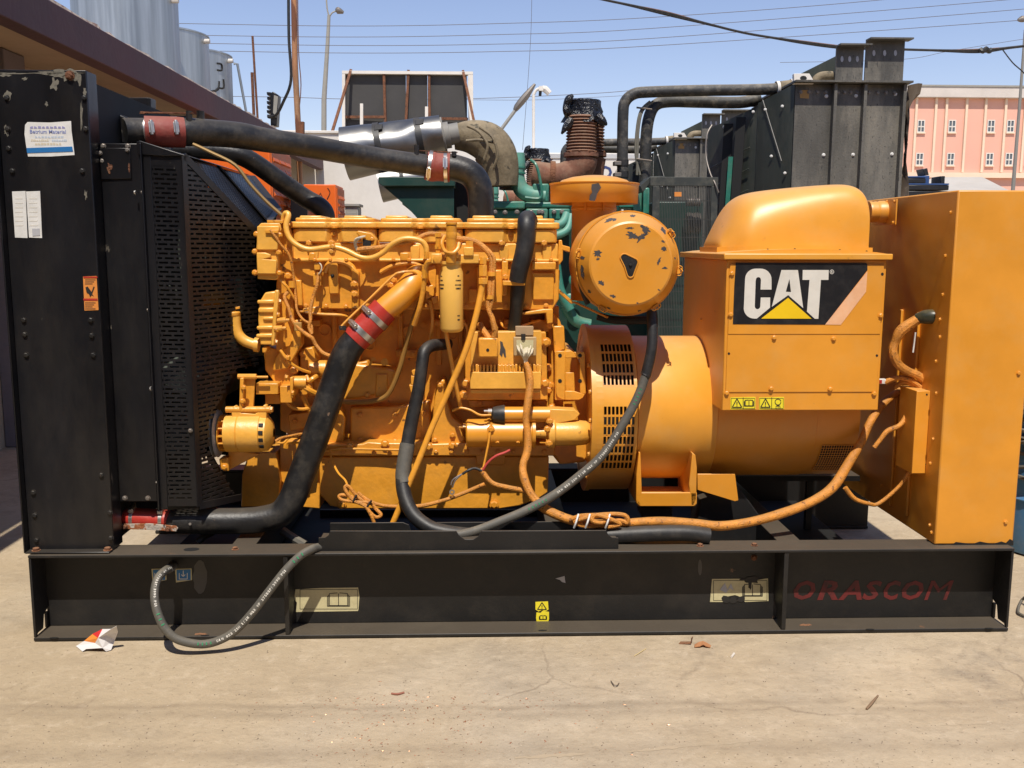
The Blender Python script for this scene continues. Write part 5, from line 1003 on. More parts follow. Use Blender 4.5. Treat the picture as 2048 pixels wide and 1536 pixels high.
# ---- grey hydraulic hose: from the cleaner down past the ring, along the tray and out in a loose loop
HP = [(1303,622,.28),(1305,655,.26),(1303,700,.24),(1293,745,.23),(1275,795,.22),(1245,850,.205),(1205,910,.19),(1155,955,.175),(1105,992,.155),(1050,1022,.13),(1000,1043,.11),(950,1062,.09),(900,1073,.075),(840,1082,.07),(760,1089,.068),(690,1091,.062),(648,1093,.055)]
q = MB(); q.ptube(HP, [9]*17, 16, 8); hz = q.build('hydraulic_hose', GH, G)
q = MB(); q.ptube(HP[:4]+[(1290,752,.228)], 10.6, 14, 8); q.build('hose_sheath', RB, G)
LP = [(648,1093,.055),(634,1095,.03),(622,1099,.0),(600,1112,-.03),(570,1142,-.06),(540,1180,-.09),(505,1225,-.11),(470,1262,-.125),(440,1280,-.135),(410,1288,-.14),(380,1286,-.15),(350,1276,-.155),(328,1254,-.15),(314,1222,-.13),(309,1190,-.10),(314,1160,-.055),(327,1144,-.01),(338,1137,.04),(344,1134,.11)]
q = MB(); q.ptube(LP, 8.2, 16, 8); hl = q.build('drain_hose_loop', GH, G)
q = MB(); q.ptube([(336,1138,.03),(346,1132,.122)], 9.6, 12, 1); q.build('hose_ferrule', DS, hl)
# printing along the loose hose
GRN = paint('green_print', (.02,.22,.09), .6, bump=0)
def hose_print(pts, body, i0, step, size, mat, nm, roll=0.0):
    path = spline([Vector(P(*p)) for p in pts], 12)
    L = [0]
    for a, b_ in zip(path, path[1:]): L.append(L[-1]+(b_-a).length)
    def at(s):
        for i in range(len(L)-1):
            if L[i+1] >= s: t = (s-L[i])/(L[i+1]-L[i]); return path[i].lerp(path[i+1], t), (path[i+1]-path[i]).normalized()
        return path[-1], (path[-1]-path[-2]).normalized()
    s = i0
    for ch in body:
        if ch != ' ' and s < L[-1]:
            p, d = at(s); vw = (CAM-p).normalized(); n = (vw-d*vw.dot(d)).normalized(); u = n.cross(d)
            rr_ = (8.2 if pts[0][0] < 700 and pts[0][1] > 1100 else 9.1)*S(*pts[0])+.0012; text(ch, nm, mat, hl, size*.62*(.5 if ch in "1I/.'" else 1), p+n*rr_-u*size*.35, ux=d, uz=u, bold=.02, squash=size*.8)
        s += step
    return L[-1]
LR = LP[::-1]
hose_print(LR, 'Max WP 275Bar/3990 PSI', .09, .0092, .011, LW, 'hose_lettering'); hose_print(LR, 'III', .315, .022, .016, GRN, 'hose_marking')
hose_print(LR, 'IIII', .52, .018, .014, GRN, 'hose_marking'); hose_print(LR, 'DIN 853 2SN 1/2" Max WP 275Bar/3990 PSI', .60, .0098, .012, LW, 'hose_lettering'); hose_print(LR, 'III', 1.02, .020, .016, GRN, 'hose_marking')
HR = HP[::-1]
hose_print(HR, 'IIIIII', .86, .016, .013, GRN, 'hose_marking'); hose_print(HR, 'DIN 853 2SN 1/2" Max WP 275Bar/3990 PSI', 1.0, .0095, .011, LW, 'hose_lettering'); hose_print(HR, 'IIIII', 1.5, .017, .013, GRN, 'hose_marking')
# ================================================================== BACKGROUND
GRN_ = paint('teal_engine_paint', (.035,.20,.145), .38, dust=(.22,.24,.15), dust_amt=.45, dscale=5, var=.15, bump=.05)
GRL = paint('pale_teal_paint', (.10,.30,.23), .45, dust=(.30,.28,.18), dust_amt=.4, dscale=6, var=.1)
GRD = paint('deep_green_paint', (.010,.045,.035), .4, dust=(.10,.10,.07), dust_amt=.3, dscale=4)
RAD = paint('dusty_radiator_sheet', (.12,.112,.096), .6, dust=(.27,.24,.19), dust_amt=.75, dscale=2.6, var=.3, bump=.08, bscale=70, speck=((.05,.047,.042), 90, .60), stretch=(1,1,.3))
SHR = paint('grey_green_sheet', (.045,.052,.042), .42, dust=(.14,.13,.10), dust_amt=.5, dscale=2.5, var=.25, stretch=(1,1,.3))
TAN = paint('dirty_tan_rubber', (.20,.155,.09), .7, dust=(.34,.27,.17), dust_amt=.6, dscale=6, var=.3, bump=.1, speck=((.06,.05,.03), 8, .60))
GPI = paint('dusty_black_pipe', (.035,.035,.034), .55, dust=(.25,.22,.17), dust_amt=.75, dscale=6, var=.3, bump=.08)
RUP = paint('rust_brown_exhaust', (.20,.085,.05), .85, dust=(.30,.20,.13), dust_amt=.6, dscale=7, var=.2, bump=.1)
CHR = paint('dented_chrome', (.26,.26,.255), .38, metal=.95, dust=(.25,.23,.19), dust_amt=.5, dscale=4, bump=.05, bscale=14)
BAG = paint('black_plastic_bag', (.010,.010,.012), .25, bump=.3, bscale=40)
WHT = paint('white_wall_paint', (.72,.68,.62), .8, dust=(.52,.46,.38), dust_amt=.35, dscale=1.2, var=.06, bump=.06, bscale=20)
GY0 = 3.4; GMT0 = paint('dull_grey_strip', (.22,.21,.19), .6, bump=0)
GG = empty('green_generator_set', (P(1300,500,GY0).x, GY0+.6, 0))
tag(GG, 'dusty green generator set standing directly behind the yellow one, its tall radiator at the right', 'generator', 'green generator sets behind')
def part(name, mat, mb, bevel=0, parent=None, **k): return mb.build(name, mat, parent or GG, bevel=bevel, **k)
# radiator: three flanged sheets under an overhanging cap plate
zb2 = .35; ztp = P(1690,168,GY0).z
edges = [1586, 1663, 1722, 1800]
for i in range(3):
    xA, xB = P(edges[i],260,GY0).x, P(edges[i+1],260,GY0).x
    b = MB(); b.box(xA+.006, xB-.006, GY0, GY0+.01, zb2, ztp-.004); so_p = part('radiator_sheet', RAD, b)
    b = MB(); b.box(xB-.012, xB+.010, GY0-.055, GY0+.005, zb2, ztp-.004); part('sheet_flange', RAD, b)
    for py in (190, 310): bolt(so_p, Vector((xB-.05, GY0, P(1690,py+random.uniform(-3,3),GY0).z)), (0,-1,0), .011, 'w')
    for k in range(4): bolt(so_p, Vector((xA+(xB-xA)*(k+.7)/4.6, GY0, ztp-.06)), (0,-1,0), .012, 'd')
xA, xB = P(1586,260,GY0).x, P(1806,260,GY0).x
b = MB(); b.box(xA-.02, xB+.02, GY0-.085, GY0+1.2, ztp, ztp+.014); part('radiator_cap_plate', RAD, b)
b = MB(); b.box(xA+.02, xB-.01, GY0+.02, GY0+1.2, zb2, ztp-.01); part('radiator_core', BD, b)
decal(GG, 'sticker', [(1600,180),(1618,180),(1618,197),(1600,196)], GY0, paint('faded_orange_label', (.35,.20,.06), .6))
for a, c, y0_, nm in ((1672,1727,94,1), (1731,1808,82,1)):
    xa_, xb_ = P(a,120,GY0+.03).x, P(c,120,GY0+.03).x; zz0 = P(a,y0_,GY0+.03).z
    b = MB(); b.box(xa_, xb_, GY0+.03, GY0+.045, ztp+.015, zz0); lo_ = part('lifting_plate', RAD, b); b = MB(); b.box(xa_, xb_+.03, GY0-.05, GY0+.046, zz0+.001, zz0+.012); part('lifting_plate_lip', RAD, b)
    for k in range(3):
        px_ = a+(c-a)*(.22+.28*k); py_ = y0_+24; decal(lo_, 'lifting_hole', [(px_+3*math.cos(t*.6), py_+6*math.sin(t*.6)) for t in range(10)], GY0+.03, GI)
b = MB(); b.prism([(1600,148),(1672,112),(1672,164),(1600,164)], GY0+.3, GY0+.32); part('side_stay', SHR, b)
b = MB(); b.prism([(1588,147),(1619,147),(1629,164),(1627,168),(1588,168)], GY0-.02, GY0+.02); wo_ = part('white_bracket', WHT, b, .003); decal(wo_, 'bracket_hole', [(1607+7*math.cos(t*.6), 156+4.5*math.sin(t*.6)) for t in range(10)], GY0-.02, BD)
b = MB(); b.ptube([(1630,165,GY0+.1),(1636,156,GY0+.1),(1648,152,GY0+.1),(1668,152,GY0+.1)], 9, 12); part('filler_neck', TAN, b)
# shroud tapering to the engine, with wire grid and straps
A2 = Vector((xA,GY0+.004,ztp)); A2b = Vector((xA,GY0+.004,zb2)); C2 = P(1418,258,GY0+.75); C2b = Vector((C2.x,C2.y,zb2))
M2 = A2.lerp(C2,.40); M2b = A2b.lerp(C2b,.40)
b = MB(); b.extr([A2,M2,M2b,A2b], (.0,.012,0)); part('shroud_sheet', SHR, b)
b = MB(); b.extr([M2+Vector((0,.02,-.02)),C2+Vector((0,.02,0)),C2b+Vector((0,.02,0)),M2b+Vector((0,.02,0))], (0,.012,0)); part('shroud_sheet', SHR, b)
for k in range(9):
    t = k/8; b = MB(); z_ = ztp-.42-.16*k; p0 = M2.lerp(C2,.12); p1 = M2.lerp(C2,.92); p0.z = z_; p1.z = z_-.13; b.tube([p0-Vector((.01,.01,0)),p1-Vector((.01,.01,0))], .005, 5, 1); part('guard_wire', SHR, b)
for t, t2 in ((.30,.44),(.55,.66)): b = MB(); b.bar(M2.lerp(C2,t)+Vector((-.02,-.03,-.05)), M2b.lerp(C2b,t2)+Vector((-.02,-.03,.6)), .07, .02, up=(-.4,-1,0)); part('shroud_strap', BD, b)
b = MB(); b.bar(M2.lerp(C2,.46)+Vector((-.03,-.04,-.32)), M2.lerp(C2,.56)+Vector((-.03,-.04,-1.35)), .035, .02, up=(-.4,-1,0)); part('shroud_strap', GRN_, b)
b = MB(); b.tube([A2.lerp(C2,.34)+Vector((-.01,-.01,0)), A2.lerp(C2,.10)+Vector((-.01,-.01,-.52))], .004, 5, 1); part('edge_strip', GMT0, b)
for t, dz in ((.31,.08),(.12,.12),(.22,.45),(.06,.62),(.05,.85),(.45,.05),(.62,.05),(.8,.05),(.08,1.0)): bolt(GG, A2.lerp(C2,t)+Vector((-.008,-.012,-dz)), (-.45,-1,0), .009, 'w')
# coolant pipes from radiator to engine
b = MB(); b.ptube([(1592,173,GY0+.3),(1545,178,GY0+.3),(1480,180,GY0+.3),(1400,181,GY0+.3),(1300,184,GY0+.3),(1268,188,GY0+.3),(1250,204,GY0+.3),(1246,230,GY0+.3),(1245,300,GY0+.3),(1245,370,GY0+.3)], 11, 16, 5); pp_ = part('coolant_pipe', GPI, b)
b = MB(); b.ptube([(1552,177,GY0+.3),(1592,172,GY0+.3)], 13, 16, 1); part('pipe_sleeve', TAN, b)
for a in (1555, 1584): b = MB(); b.ptube([(a-3,177-(a-1555)*.15,GY0+.3),(a+3,176.5-(a-1555)*.15,GY0+.3)], 14.2, 16, 1); part('pipe_clamp', WHT, b)
for py in (322, 345): b = MB(); b.pbox(1229,py,1243,py+8,GY0+.24,GY0+.34); part('pipe_clamp', DS, b, .003); b = MB(); b.ptube([(1245,py-2,GY0+.3),(1245,py+10,GY0+.3)], 12.4, 16, 1); part('pipe_clamp', RB, b)
b = MB(); b.ptube([(1520,197,GY0+.45),(1480,205,GY0+.45),(1400,204,GY0+.45),(1340,203,GY0+.45),(1312,210,GY0+.42),(1298,235,GY0+.4),(1292,280,GY0+.4),(1290,360,GY0+.4)], 11.5, 16, 5); part('coolant_pipe', GPI, b)
for dx in (0, 6): b = MB(); b.ptube([(1306-dx,203,GY0+.36),(1285-dx*.6,222,GY0+.34),(1277-dx*.6,260,GY0+.34),(1275-dx*.6,310,GY0+.34),(1274+dx,350,GY0+.34)], 2.6, 8); part('control_cable', paint('grey_cable', (.16,.15,.12), .6), b)
for py in (215, 318): b = MB(); b.ptube([(1273,py,GY0+.33),(1304,py+4,GY0+.3)], 1.8, 6, 1); part('cable_tie', DS, b)
# wire guard over the fan belts
GWR = paint('guard_wire_black', (.05,.052,.048), .5, dust=(.12,.11,.09), dust_amt=.4, bump=0); YM = 2.95; fx0, fx1, fz0, fz1 = P(1303,500,YM).x, P(1432,500,YM).x, P(1360,700,YM).z, P(1360,354,YM).z
b = MB(); t_ = .045; b.box(fx0-.02, fx1, YM, YM+.03, fz1-.06, fz1); b.box(fx0, fx0+t_, YM, YM+.03, fz0, fz1-.061); b.box(fx1-t_, fx1, YM, YM+.03, fz0, fz1-.061); part('guard_frame', paint('guard_black', (.035,.04,.037), .55, dust=(.17,.16,.12), dust_amt=.5, dscale=7), b, .002)
n = 32
for k in range(n): x = fx0+t_+(fx1-fx0-2*t_)*(k+.5)/n; b = MB(); b.tube([(x,YM+.01,fz0),(x,YM+.01,fz1-.06)], .0035, 4, 1); part('guard_wire', GWR, b, flat=True)
for k in range(9): z_ = fz1-.16-.125*k; b = MB(); b.tube([(fx0+.04,YM+.017,z_),(fx1-.04,YM+.017,z_)], .004, 4, 1); part('guard_wire', GWR, b, flat=True)
decal(GG, 'sticker', [(1349,384),(1363,384),(1363,393),(1349,393)], YM+.006, SO)
b = MB(); b.prism([(1280,372),(1300,353),(1330,352),(1330,358),(1303,362),(1286,385)], YM+.05, YM+.3); part('guard_bracket', paint('guard_black2', (.04,.045,.04), .55), b, .003)
b = MB(); b.ptube([(1424,250,GY0-.3),(1414,270,GY0-.32),(1412,310,GY0-.34),(1420,345,YM+.05),(1430,366,YM-.01),(1437,385,YM-.02)], 1.5, 6); part('stray_cable', DS, b)
b = MB(); b.box(fx0+.08, fx1-.02, YM+.35, YM+.6, .4, fz1-.15); part('belt_housing', GRD, b, .01)
for py, r_ in ((404,9),(446,22),(575,20)): b = MB(); b.lathe(P(1372,py,YM+.22), (1,.25,0), [(k*.008, r_*.0036*(1 if k % 2 else .86)) for k in range(15)], 16); part('belt_pulley', DS, b)
# exhaust bellows with bag
for dx, dY in ((0,0),(17,.28)):
    YE = GY0+.25+dY; c0 = P(1162+dx*.95, 306, YE); sE = S(1162,280,YE); prof = []
    top = P(1162+dx, 232, YE).z-c0.z
    for k in range(12): prof += [(top*k/12, 27*sE), (top*(k+.5)/12, 31*sE)]
    prof.append((top, 27*sE)); b = MB(); b.lathe(c0, (0,0,1), prof, 24, cap=False); b.lathe(c0, (0,0,1), [(-.03,35*sE),(0,35*sE)], 24); part('exhaust_bellows', RUP, b)
    for a in (-.8,-.2,.4,1.0): bolt(GG, c0+Vector((32*sE*math.sin(a),-32*sE*math.cos(a),0)), (0,0,1), .012, 'r')
b = MB(); b.ptube([(1164,314,GY0+.25),(1160,330,GY0+.25),(1145,346,GY0+.25),(1115,354,GY0+.25),(1070,350,GY0+.3)], [31,31,29,27,27], 22, 6); part('exhaust_elbow', RUP, b); b = MB(); b.ptube([(1184,314,GY0+.53),(1180,340,GY0+.53),(1178,370,GY0+.53)], 28, 20); part('exhaust_elbow', RUP, b)
b = MB(); b.ptube([(1098,352,GY0+.25),(1108,353,GY0+.25)], 30, 20, 1); part('exhaust_clamp', RU, b)
def bag(cx, cy, Y, w_, h_, tail):
    """crumpled bag pulled over a pipe end, gathered tail on one side"""
    random.seed(5); b = MB(); s = S(cx,cy,Y); c = P(cx,cy,Y); rows = []; n = 26
    for j, (t, r) in enumerate(((-.55,1.15),(-.25,1.02),(0,.95),(.3,.92),(.62,.92),(.68,.8),(.66,.05))):
        rows.append([(c.x+w_*s*r*(1+(.14 if j < 3 else .05)*random.uniform(-1,1))*math.cos(2*math.pi*i/n), c.y+w_*s*r*(1+.08*random.uniform(-1,1))*math.sin(2*math.pi*i/n), c.z+h_*s*(t+(.16 if j < 2 else .03)*random.uniform(-1,1))) for i in range(n)])
    vs_ = [v for r in rows for v in r]; fs_2 = [(j*n+i, j*n+(i+1)%n, (j+1)*n+(i+1)%n, (j+1)*n+i) for j in range(len(rows)-1) for i in range(n)]
    b.add(vs_, fs_2)
    if tail:
        b.ptube([(cx-28,cy+8,Y-.05),(cx-34,cy-2,Y-.1),(cx-36,cy-14,Y-.1),(cx-30,cy-26,Y-.1),(cx-22,cy-34,Y-.1)], [9,9,6,8,3], 7, 3); b.ptube([(cx-26,cy+16,Y-.12),(cx-36,cy+30,Y-.14),(cx-45,cy+44,Y-.14)], [9,8,2], 6, 3); b.ptube([(cx+26,cy+10,Y-.1),(cx+38,cy+20,Y-.12),(cx+46,cy+26,Y-.12)], [10,9,2], 6, 3)
    return b.build('plastic_bag', BAG, GG, ang=25)
bag(1168, 224, GY0+.3, 36, 34, True)
# air filter in chrome sleeve, tan intake elbow
a0, a1_ = P(690,308,GY0+.05), P(886,272,GY0+.05); ax_ = (a1_-a0).normalized(); Ls = (a1_-a0).length; sA = S(780,290,GY0+.05)
b = MB(); nA, mA = 40, 26; u = Vector((0,0,1)); u = (u-ax_*u.dot(ax_)).normalized(); q_ = ax_.cross(u); vs_ = []; random.seed(21)
dents = [(random.uniform(.2,.9), random.uniform(.4,2.6), random.uniform(.06,.12)) for k in range(7)]
for j in range(mA+1):
    t = j/mA; r = (53-12*t)*sA
    for i in range(nA):
        a = 2*math.pi*i/nA; d = sum(.014*math.exp(-((t-dt)/dw)**2-((math.atan2(math.sin(a-da),math.cos(a-da)))/.35)**2) for dt, da, dw in dents); vs_.append(a0+ax_*Ls*t+(u*math.cos(a)+q_*math.sin(a))*(r-d))
b.add(vs_, [(j*nA+i, j*nA+(i+1)%nA, (j+1)*nA+(i+1)%nA, (j+1)*nA+i) for j in range(mA) for i in range(nA)]); part('air_filter_sleeve', CHR, b, ang=70)
b = MB(); b.lathe(a0+ax_*.01, -ax_, [(0,48*sA),(0,.02)], 30, cap=False); part('filter_end', RB, b)
for t in (.36, .77): b = MB(); b.lathe(a0+ax_*Ls*(t-.03), ax_, [(0,(53.8-12*t)*sA),(.06*Ls,(53.2-12*t)*sA)], 40, cap=False); bo_ = part('filter_band', RB, b); b = MB(); b.obox(a0+ax_*Ls*t+Vector((0,-(45-11*t)*sA*.75,(45-11*t)*sA*.78)), ax_*.03, Vector((0,.02,.02)), Vector((0,-.015,.015))); b.build('band_latch', RB, bo_, bevel=.003)
b = MB(); b.lathe(a1_, ax_, [(0,37*sA),(.012,37*sA),(.013,26*sA),(.05,26*sA),(.051,21*sA),(.12,21*sA)], 30); part('filter_outlet', GMT0, b)
b = MB(); b.ptube([(908,275,GY0+.1),(940,274,GY0+.1),(972,284,GY0+.1),(990,306,GY0+.1),(998,335,GY0+.1),(1000,372,GY0+.1)], [24,33,40,42,40,36], 26, 6); part('intake_elbow', TAN, b)
for p_ in ([(935,252,GY0-.08),(958,264,GY0-.12),(975,290,GY0-.14),(968,320,GY0-.12)],[(960,255,GY0-.08),(985,275,GY0-.12),(995,310,GY0-.13),(985,340,GY0-.10)],[(932,282,GY0-.12),(960,280,GY0-.13),(990,285,GY0-.10)]): b = MB(); b.ptube(p_, 3, 8); part('elbow_rib', TAN, b)
b = MB(); b.ptube([(1004,318,GY0+.3),(1015,330,GY0+.3),(1015,380,GY0+.3)], 17, 16); part('intake_duct', TAN, b)
b = MB(); b.prism([(905,360),(985,372),(985,480),(912,480)], GY0+.25, GY0+.9); part('engine_front_casing', BD, b, .01)
# green engine top
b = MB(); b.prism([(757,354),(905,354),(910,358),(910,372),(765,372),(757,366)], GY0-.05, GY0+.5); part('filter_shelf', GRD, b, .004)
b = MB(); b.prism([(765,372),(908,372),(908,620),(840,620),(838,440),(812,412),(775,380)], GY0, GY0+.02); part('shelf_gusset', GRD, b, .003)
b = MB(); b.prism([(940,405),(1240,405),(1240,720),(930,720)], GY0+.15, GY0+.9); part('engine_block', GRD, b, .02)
for a, c, y0_, y1_, Y, m in ((975,1050,402,418,.06,GRN_),(980,1046,418,436,.10,GRN_),(1050,1140,404,416,.08,GRN_),(1052,1096,417,440,.06,GRN_),(1098,1140,417,440,.06,GRN_),(1066,1098,367,404,.1,GRN_),(1140,1290,405,416,.16,GRN_),(1100,1140,440,470,.05,GRN_),(960,1000,436,480,.1,GRD),(1040,1100,440,470,.09,GRN_),(1275,1284,380,430,.0,GRN_),(1286,1298,375,520,-.02,GRN_)):
    b = MB(); b.pbox(a,y0_,c,y1_,GY0+Y,GY0+Y+.3); part('engine_casting', m, b, .012)
for a, y0_ in ((1062,424),(1078,424),(1084,424),(1108,424),(1124,424),(990,424),(1010,425),(1034,424)): pbolts(GG, [(a,y0_)], GY0+.05, 4, 'd')
b = MB(); b.ptube([(1036,306,GY0+.15),(1036,330,GY0+.15),(1034,352,GY0+.15),(1042,378,GY0+.15),(1062,390,GY0+.15),(1090,393,GY0+.15)], [13,15,15,16,17,17], 18); ri = part('coolant_riser', GRL, b)
for py in (334,345): b = MB(); b.ptube([(1035,py,GY0+.15),(1035,py+3,GY0+.15)], 16.5, 16, 1); part('riser_clamp', GRN_, b)
b = MB(); b.ptube([(1050,395,GY0+.05),(1082,395,GY0+.05),(1080,360,GY0+.05),(1072,330,GY0+.05),(1062,320,GY0+.1)], 3, 8); part('vent_line', GRN_, b)
for p_, r_ in (([(1085,456,GY0-.1),(1110,452,GY0-.08),(1126,444,GY0-.05),(1133,428,GY0)],8),([(1085,474,GY0-.1),(1115,470,GY0-.08),(1135,458,GY0-.05),(1142,430,GY0)],8),([(1112,530,GY0-.1),(1120,580,GY0-.1),(1140,620,GY0-.1)],10),([(1130,610,GY0),(1150,640,GY0),(1180,650,GY0)],12),([(1270,390,GY0-.1),(1276,440,GY0-.1),(1276,520,GY0-.1)],7)): b = MB(); b.ptube(p_, r_, 12); part('coolant_hose', GRL if p_[0][1] < 480 else GRN_, b)
for a, b_, Y in ((1162,408,.06),(1150,560,0),(1140,600,-.05)): b = MB(); b.lathe(P(a,b_,GY0+Y), (0,-1,0), [(0,.05),(.04,.05),(.05,.035)], 14); part('green_cap', GRN_, b)
b = MB(); b.box(P(760,700,GY0).x, xB, GY0+.05, GY0+.16, .12, .34); b.box(P(760,700,GY0).x, xB, GY0+1.1, GY0+1.2, .12, .34); 
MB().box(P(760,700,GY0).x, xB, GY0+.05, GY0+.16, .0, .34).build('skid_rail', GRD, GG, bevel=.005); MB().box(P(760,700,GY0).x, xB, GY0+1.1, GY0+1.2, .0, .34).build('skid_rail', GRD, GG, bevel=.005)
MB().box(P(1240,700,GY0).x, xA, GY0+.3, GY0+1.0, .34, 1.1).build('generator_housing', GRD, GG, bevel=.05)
# torn brown wrap hanging from the right edge of the radiator
random.seed(9); b = MB(); vs_ = []; nb = 14
for j in range(nb+1):
    t = j/nb; z_ = ztp+.0-1.15*t; w2 = (.075 if t < .13 else .012)+.055*max(0, math.sin((t-.55)*7)) if t > .1 else .08
    for i in range(4): vs_.append((xB+.005+w2*i/3+random.uniform(-.012,.012), GY0-.03+.04*math.sin(i*1.7+t*13)+random.uniform(-.012,.012), z_+random.uniform(-.02,.02)))
b.add(vs_, [(j*4+i,j*4+i+1,(j+1)*4+i+1,(j+1)*4+i) for j in range(nb) for i in range(3)]); part('torn_wrap', paint('brown_wrap', (.14,.105,.075), .8, dust=(.25,.2,.14), dust_amt=.4), b)
# the same machine again, farther back
off = P(1350,279,GY0+3.72)-Vector((xA,GY0,ztp))
g3 = copy_tree(GG); g3.location = GG.location+Vector((off.x, 3.72, 0))
tag(g3, 'second green generator set farther back, only its radiator top, pipe and bagged exhaust showing', 'generator', 'green generator sets behind')

# ---- orange cabinets behind the radiator
ORG = paint('orange_paint', (.80,.14,.012), .4, dust=(.6,.25,.08), dust_amt=.2, dscale=4)
ORD = paint('dusty_orange_louvre', (.62,.12,.015), .5, dust=(.3,.13,.05), dust_amt=.5, dscale=6)
def cabinet(px0, px1, pxb, pytop, Y, label, mark):
    xl, xr = P(px0,pytop,Y).x, P(px1,pytop,Y).x; zt2 = P(px1,pytop,Y).z; d = (xr/P(pxb,pytop,Y).x-1)*(Y-CAM.y)
    c = empty('orange_cabinet', ((xl+xr)/2, Y+d/2, 0)); tag(c, label, 'cabinet', 'orange cabinets')
    MB().box(xl, xr-.02, Y, Y+d, .02, zt2).build('cabinet_body', ORG, c, bevel=.008)
    MB().box(xr-.019, xr-.006, Y+.02, Y+d-.02, .05, zt2-.03).build('side_panel', ORD, c)
    n = int((zt2-.3)/.075); cols = 3 if px0 < 500 else 4
    for k in range(n):
        for j in range(cols):
            y0_ = Y+.06+(d-.12)*j/cols; s = MB(); s.extr([(xr-.006,y0_,zt2-.1-k*.075),(xr+.012,y0_,zt2-.135-k*.075),(xr-.006,y0_,zt2-.145-k*.075)], (0,(d-.12)/cols-.03,0)); s.build('louvre', ORD, c, flat=True)
    if mark:
        q = MB(); q.tube([P(*p, Y-.003) for p in ((636,396),(641,386),(646,397))], .004, 5, 1); q.tube([P(*p, Y-.003) for p in ((638,393),(644,393))], .004, 5, 1); q.tube([P(*p, Y-.003) for p in ((655,376),(660,385),(654,398))], .004, 5, 3); q.build('scrawl', INK, c)
        MB().prism([(581,382),(612,386),(615,392),(615,470),(581,470)], Y-.7, Y-.3).build('black_box', BK, c, bevel=.004)
    return c
cabinet(395, 543, 583, 289, 5.0, 'large orange louvred cabinet seen through the gap under the upper black pipe', False)
cabinet(607, 675, 690, 369, 6.2, 'small orange cabinet with a scrawled letter, right of the large orange one', True)
q = MB(); xg0, xg1 = P(690,420,7.0).x, P(716,420,7.0).x; zj = P(700,413,7.0).z
jbx = empty('junction_box', ((xg0+xg1)/2, 7.15, 0)); tag(jbx, 'small grey metal box standing against the white wall', 'box')
GMT = paint('grey_box_metal', (.30,.29,.26), .6, dust=(.35,.30,.22), dust_amt=.5, dscale=6)
MB().box(xg0, xg1, 7.0, 7.3, .02, zj).build('box_body', GMT, jbx, bevel=.01); MB().box(xg0-.02, xg1+.02, 6.98, 7.32, zj+.001, zj+.03).build('box_lid', GMT, jbx, bevel=.004); MB().box(xg0+.02, xg1-.02, 6.992, 6.999, .3, zj-.06).build('box_door', GMT, jbx, bevel=.003)
# ---- white boundary wall and white trailer
YWl = 12.5; wl = empty('boundary_wall', (P(760,400,YWl).x, YWl, 0)); tag(wl, 'long white painted boundary wall behind the orange cabinets', 'wall')
MB().box(P(560,300,YWl).x, P(1010,300,YWl).x, YWl, YWl+.2, 0, P(760,268,YWl).z).build('wall_face', WHT, wl); MB().box(P(560,300,YWl).x, P(1010,300,YWl).x, YWl-.03, YWl+.23, P(760,268,YWl).z+.001, P(760,262,YWl).z).build('wall_coping', WHT, wl, bevel=.01)
YT = 14.5; tl = empty('white_trailer', (P(1200,400,YT).x, YT+1.2, 0)); tag(tl, 'white box trailer with dark blue lettering behind the green exhaust', 'trailer')
xt0, xt1 = P(1012,330,YT).x, P(1345,330,YT).x; ztt = P(1200,306,YT).z
MB().box(xt0, xt1, YT, YT+2.4, 1.0, ztt).build('trailer_body', WHT, tl, bevel=.02); MB().box(xt0, xt1, YT-.02, YT-.001, ztt-.10, ztt-.02).build('top_rail', paint('rail_grey', (.5,.5,.5), .5), tl); MB().box(xt0, xt1, YT+.2, YT+2.2, .75, .99).build('trailer_chassis', BF, tl)
for xx in (.15,.25,.8,.9):
    for yy in (YT+.1, YT+2.0): q = MB(); x = xt0+(xt1-xt0)*xx; q.lathe((x,yy,.5), (0,1,0), [(0,.28),(0,.48),(.03,.5),(.25,.5),(.28,.48),(.28,.28)], 24); q.build('wheel', RB, tl)
NB = paint('navy_lettering', (.03,.05,.16), .5, bump=0)
text('VOLVO', 'lettering', NB, tl, S(1200,350,YT)*112, P(1112,357,YT-.004), bold=.03)
# ---- billboard seen from behind
YBb = 24; bb_ = empty('billboard', (P(815,400,YBb).x, YBb, 0)); tag(bb_, 'large billboard seen from behind, dark sheets in a white frame with rusty struts', 'billboard')
SHT = paint('dark_hoarding_back', (.045,.043,.042), .7, dust=(.08,.075,.07), dust_amt=.4, dscale=.6, bump=.02)
xs_ = [690, 768, 812, 855, 934]
for a, c in zip(xs_, xs_[1:]): MB().prism([(a+.5,150),(c-.5,150),(c-.5+(c-812)*.01,300),(a+.5,300)], YBb, YBb+.06).build('back_sheet', SHT, bb_)
MB().prism([(684,141),(946,143),(946,149),(684,147)], YBb-.15, YBb+.1).build('frame_top', WHT, bb_); MB().prism([(684,147.5),(690,147.5),(690,310),(684,310)], YBb-.15, YBb+.1).build('frame_side', WHT, bb_); MB().prism([(936,149.5),(946,149.5),(947,310),(937,310)], YBb-.15, YBb+.1).build('frame_side', WHT, bb_)
for p_ in (((702,140),(664,265)),((817,140),(809,300)),((926,142),(954,270)),((768,148),(772,300)),((858,148),(860,300)),((690,234),(770,234)),((860,237),(936,238))):
    vert = abs(p_[0][0]-p_[1][0]) < abs(p_[0][1]-p_[1][1]); dY = -1.5 if p_[0] in ((702,140),(926,142)) else -.12
    q = MB(); q.bar(P(*p_[0],YBb-.08), P(*p_[1],YBb+dY), .07, .07, up=(0,1,0)); q.build('strut', RU, bb_)
for a in (723, 853): MB().prism([(a-3,207 if a < 800 else 213),(a+3,207 if a < 800 else 213),(a+3,300),(a-3,300)], YBb-1.0, YBb-.92).build('post_stub', WHT, bb_)
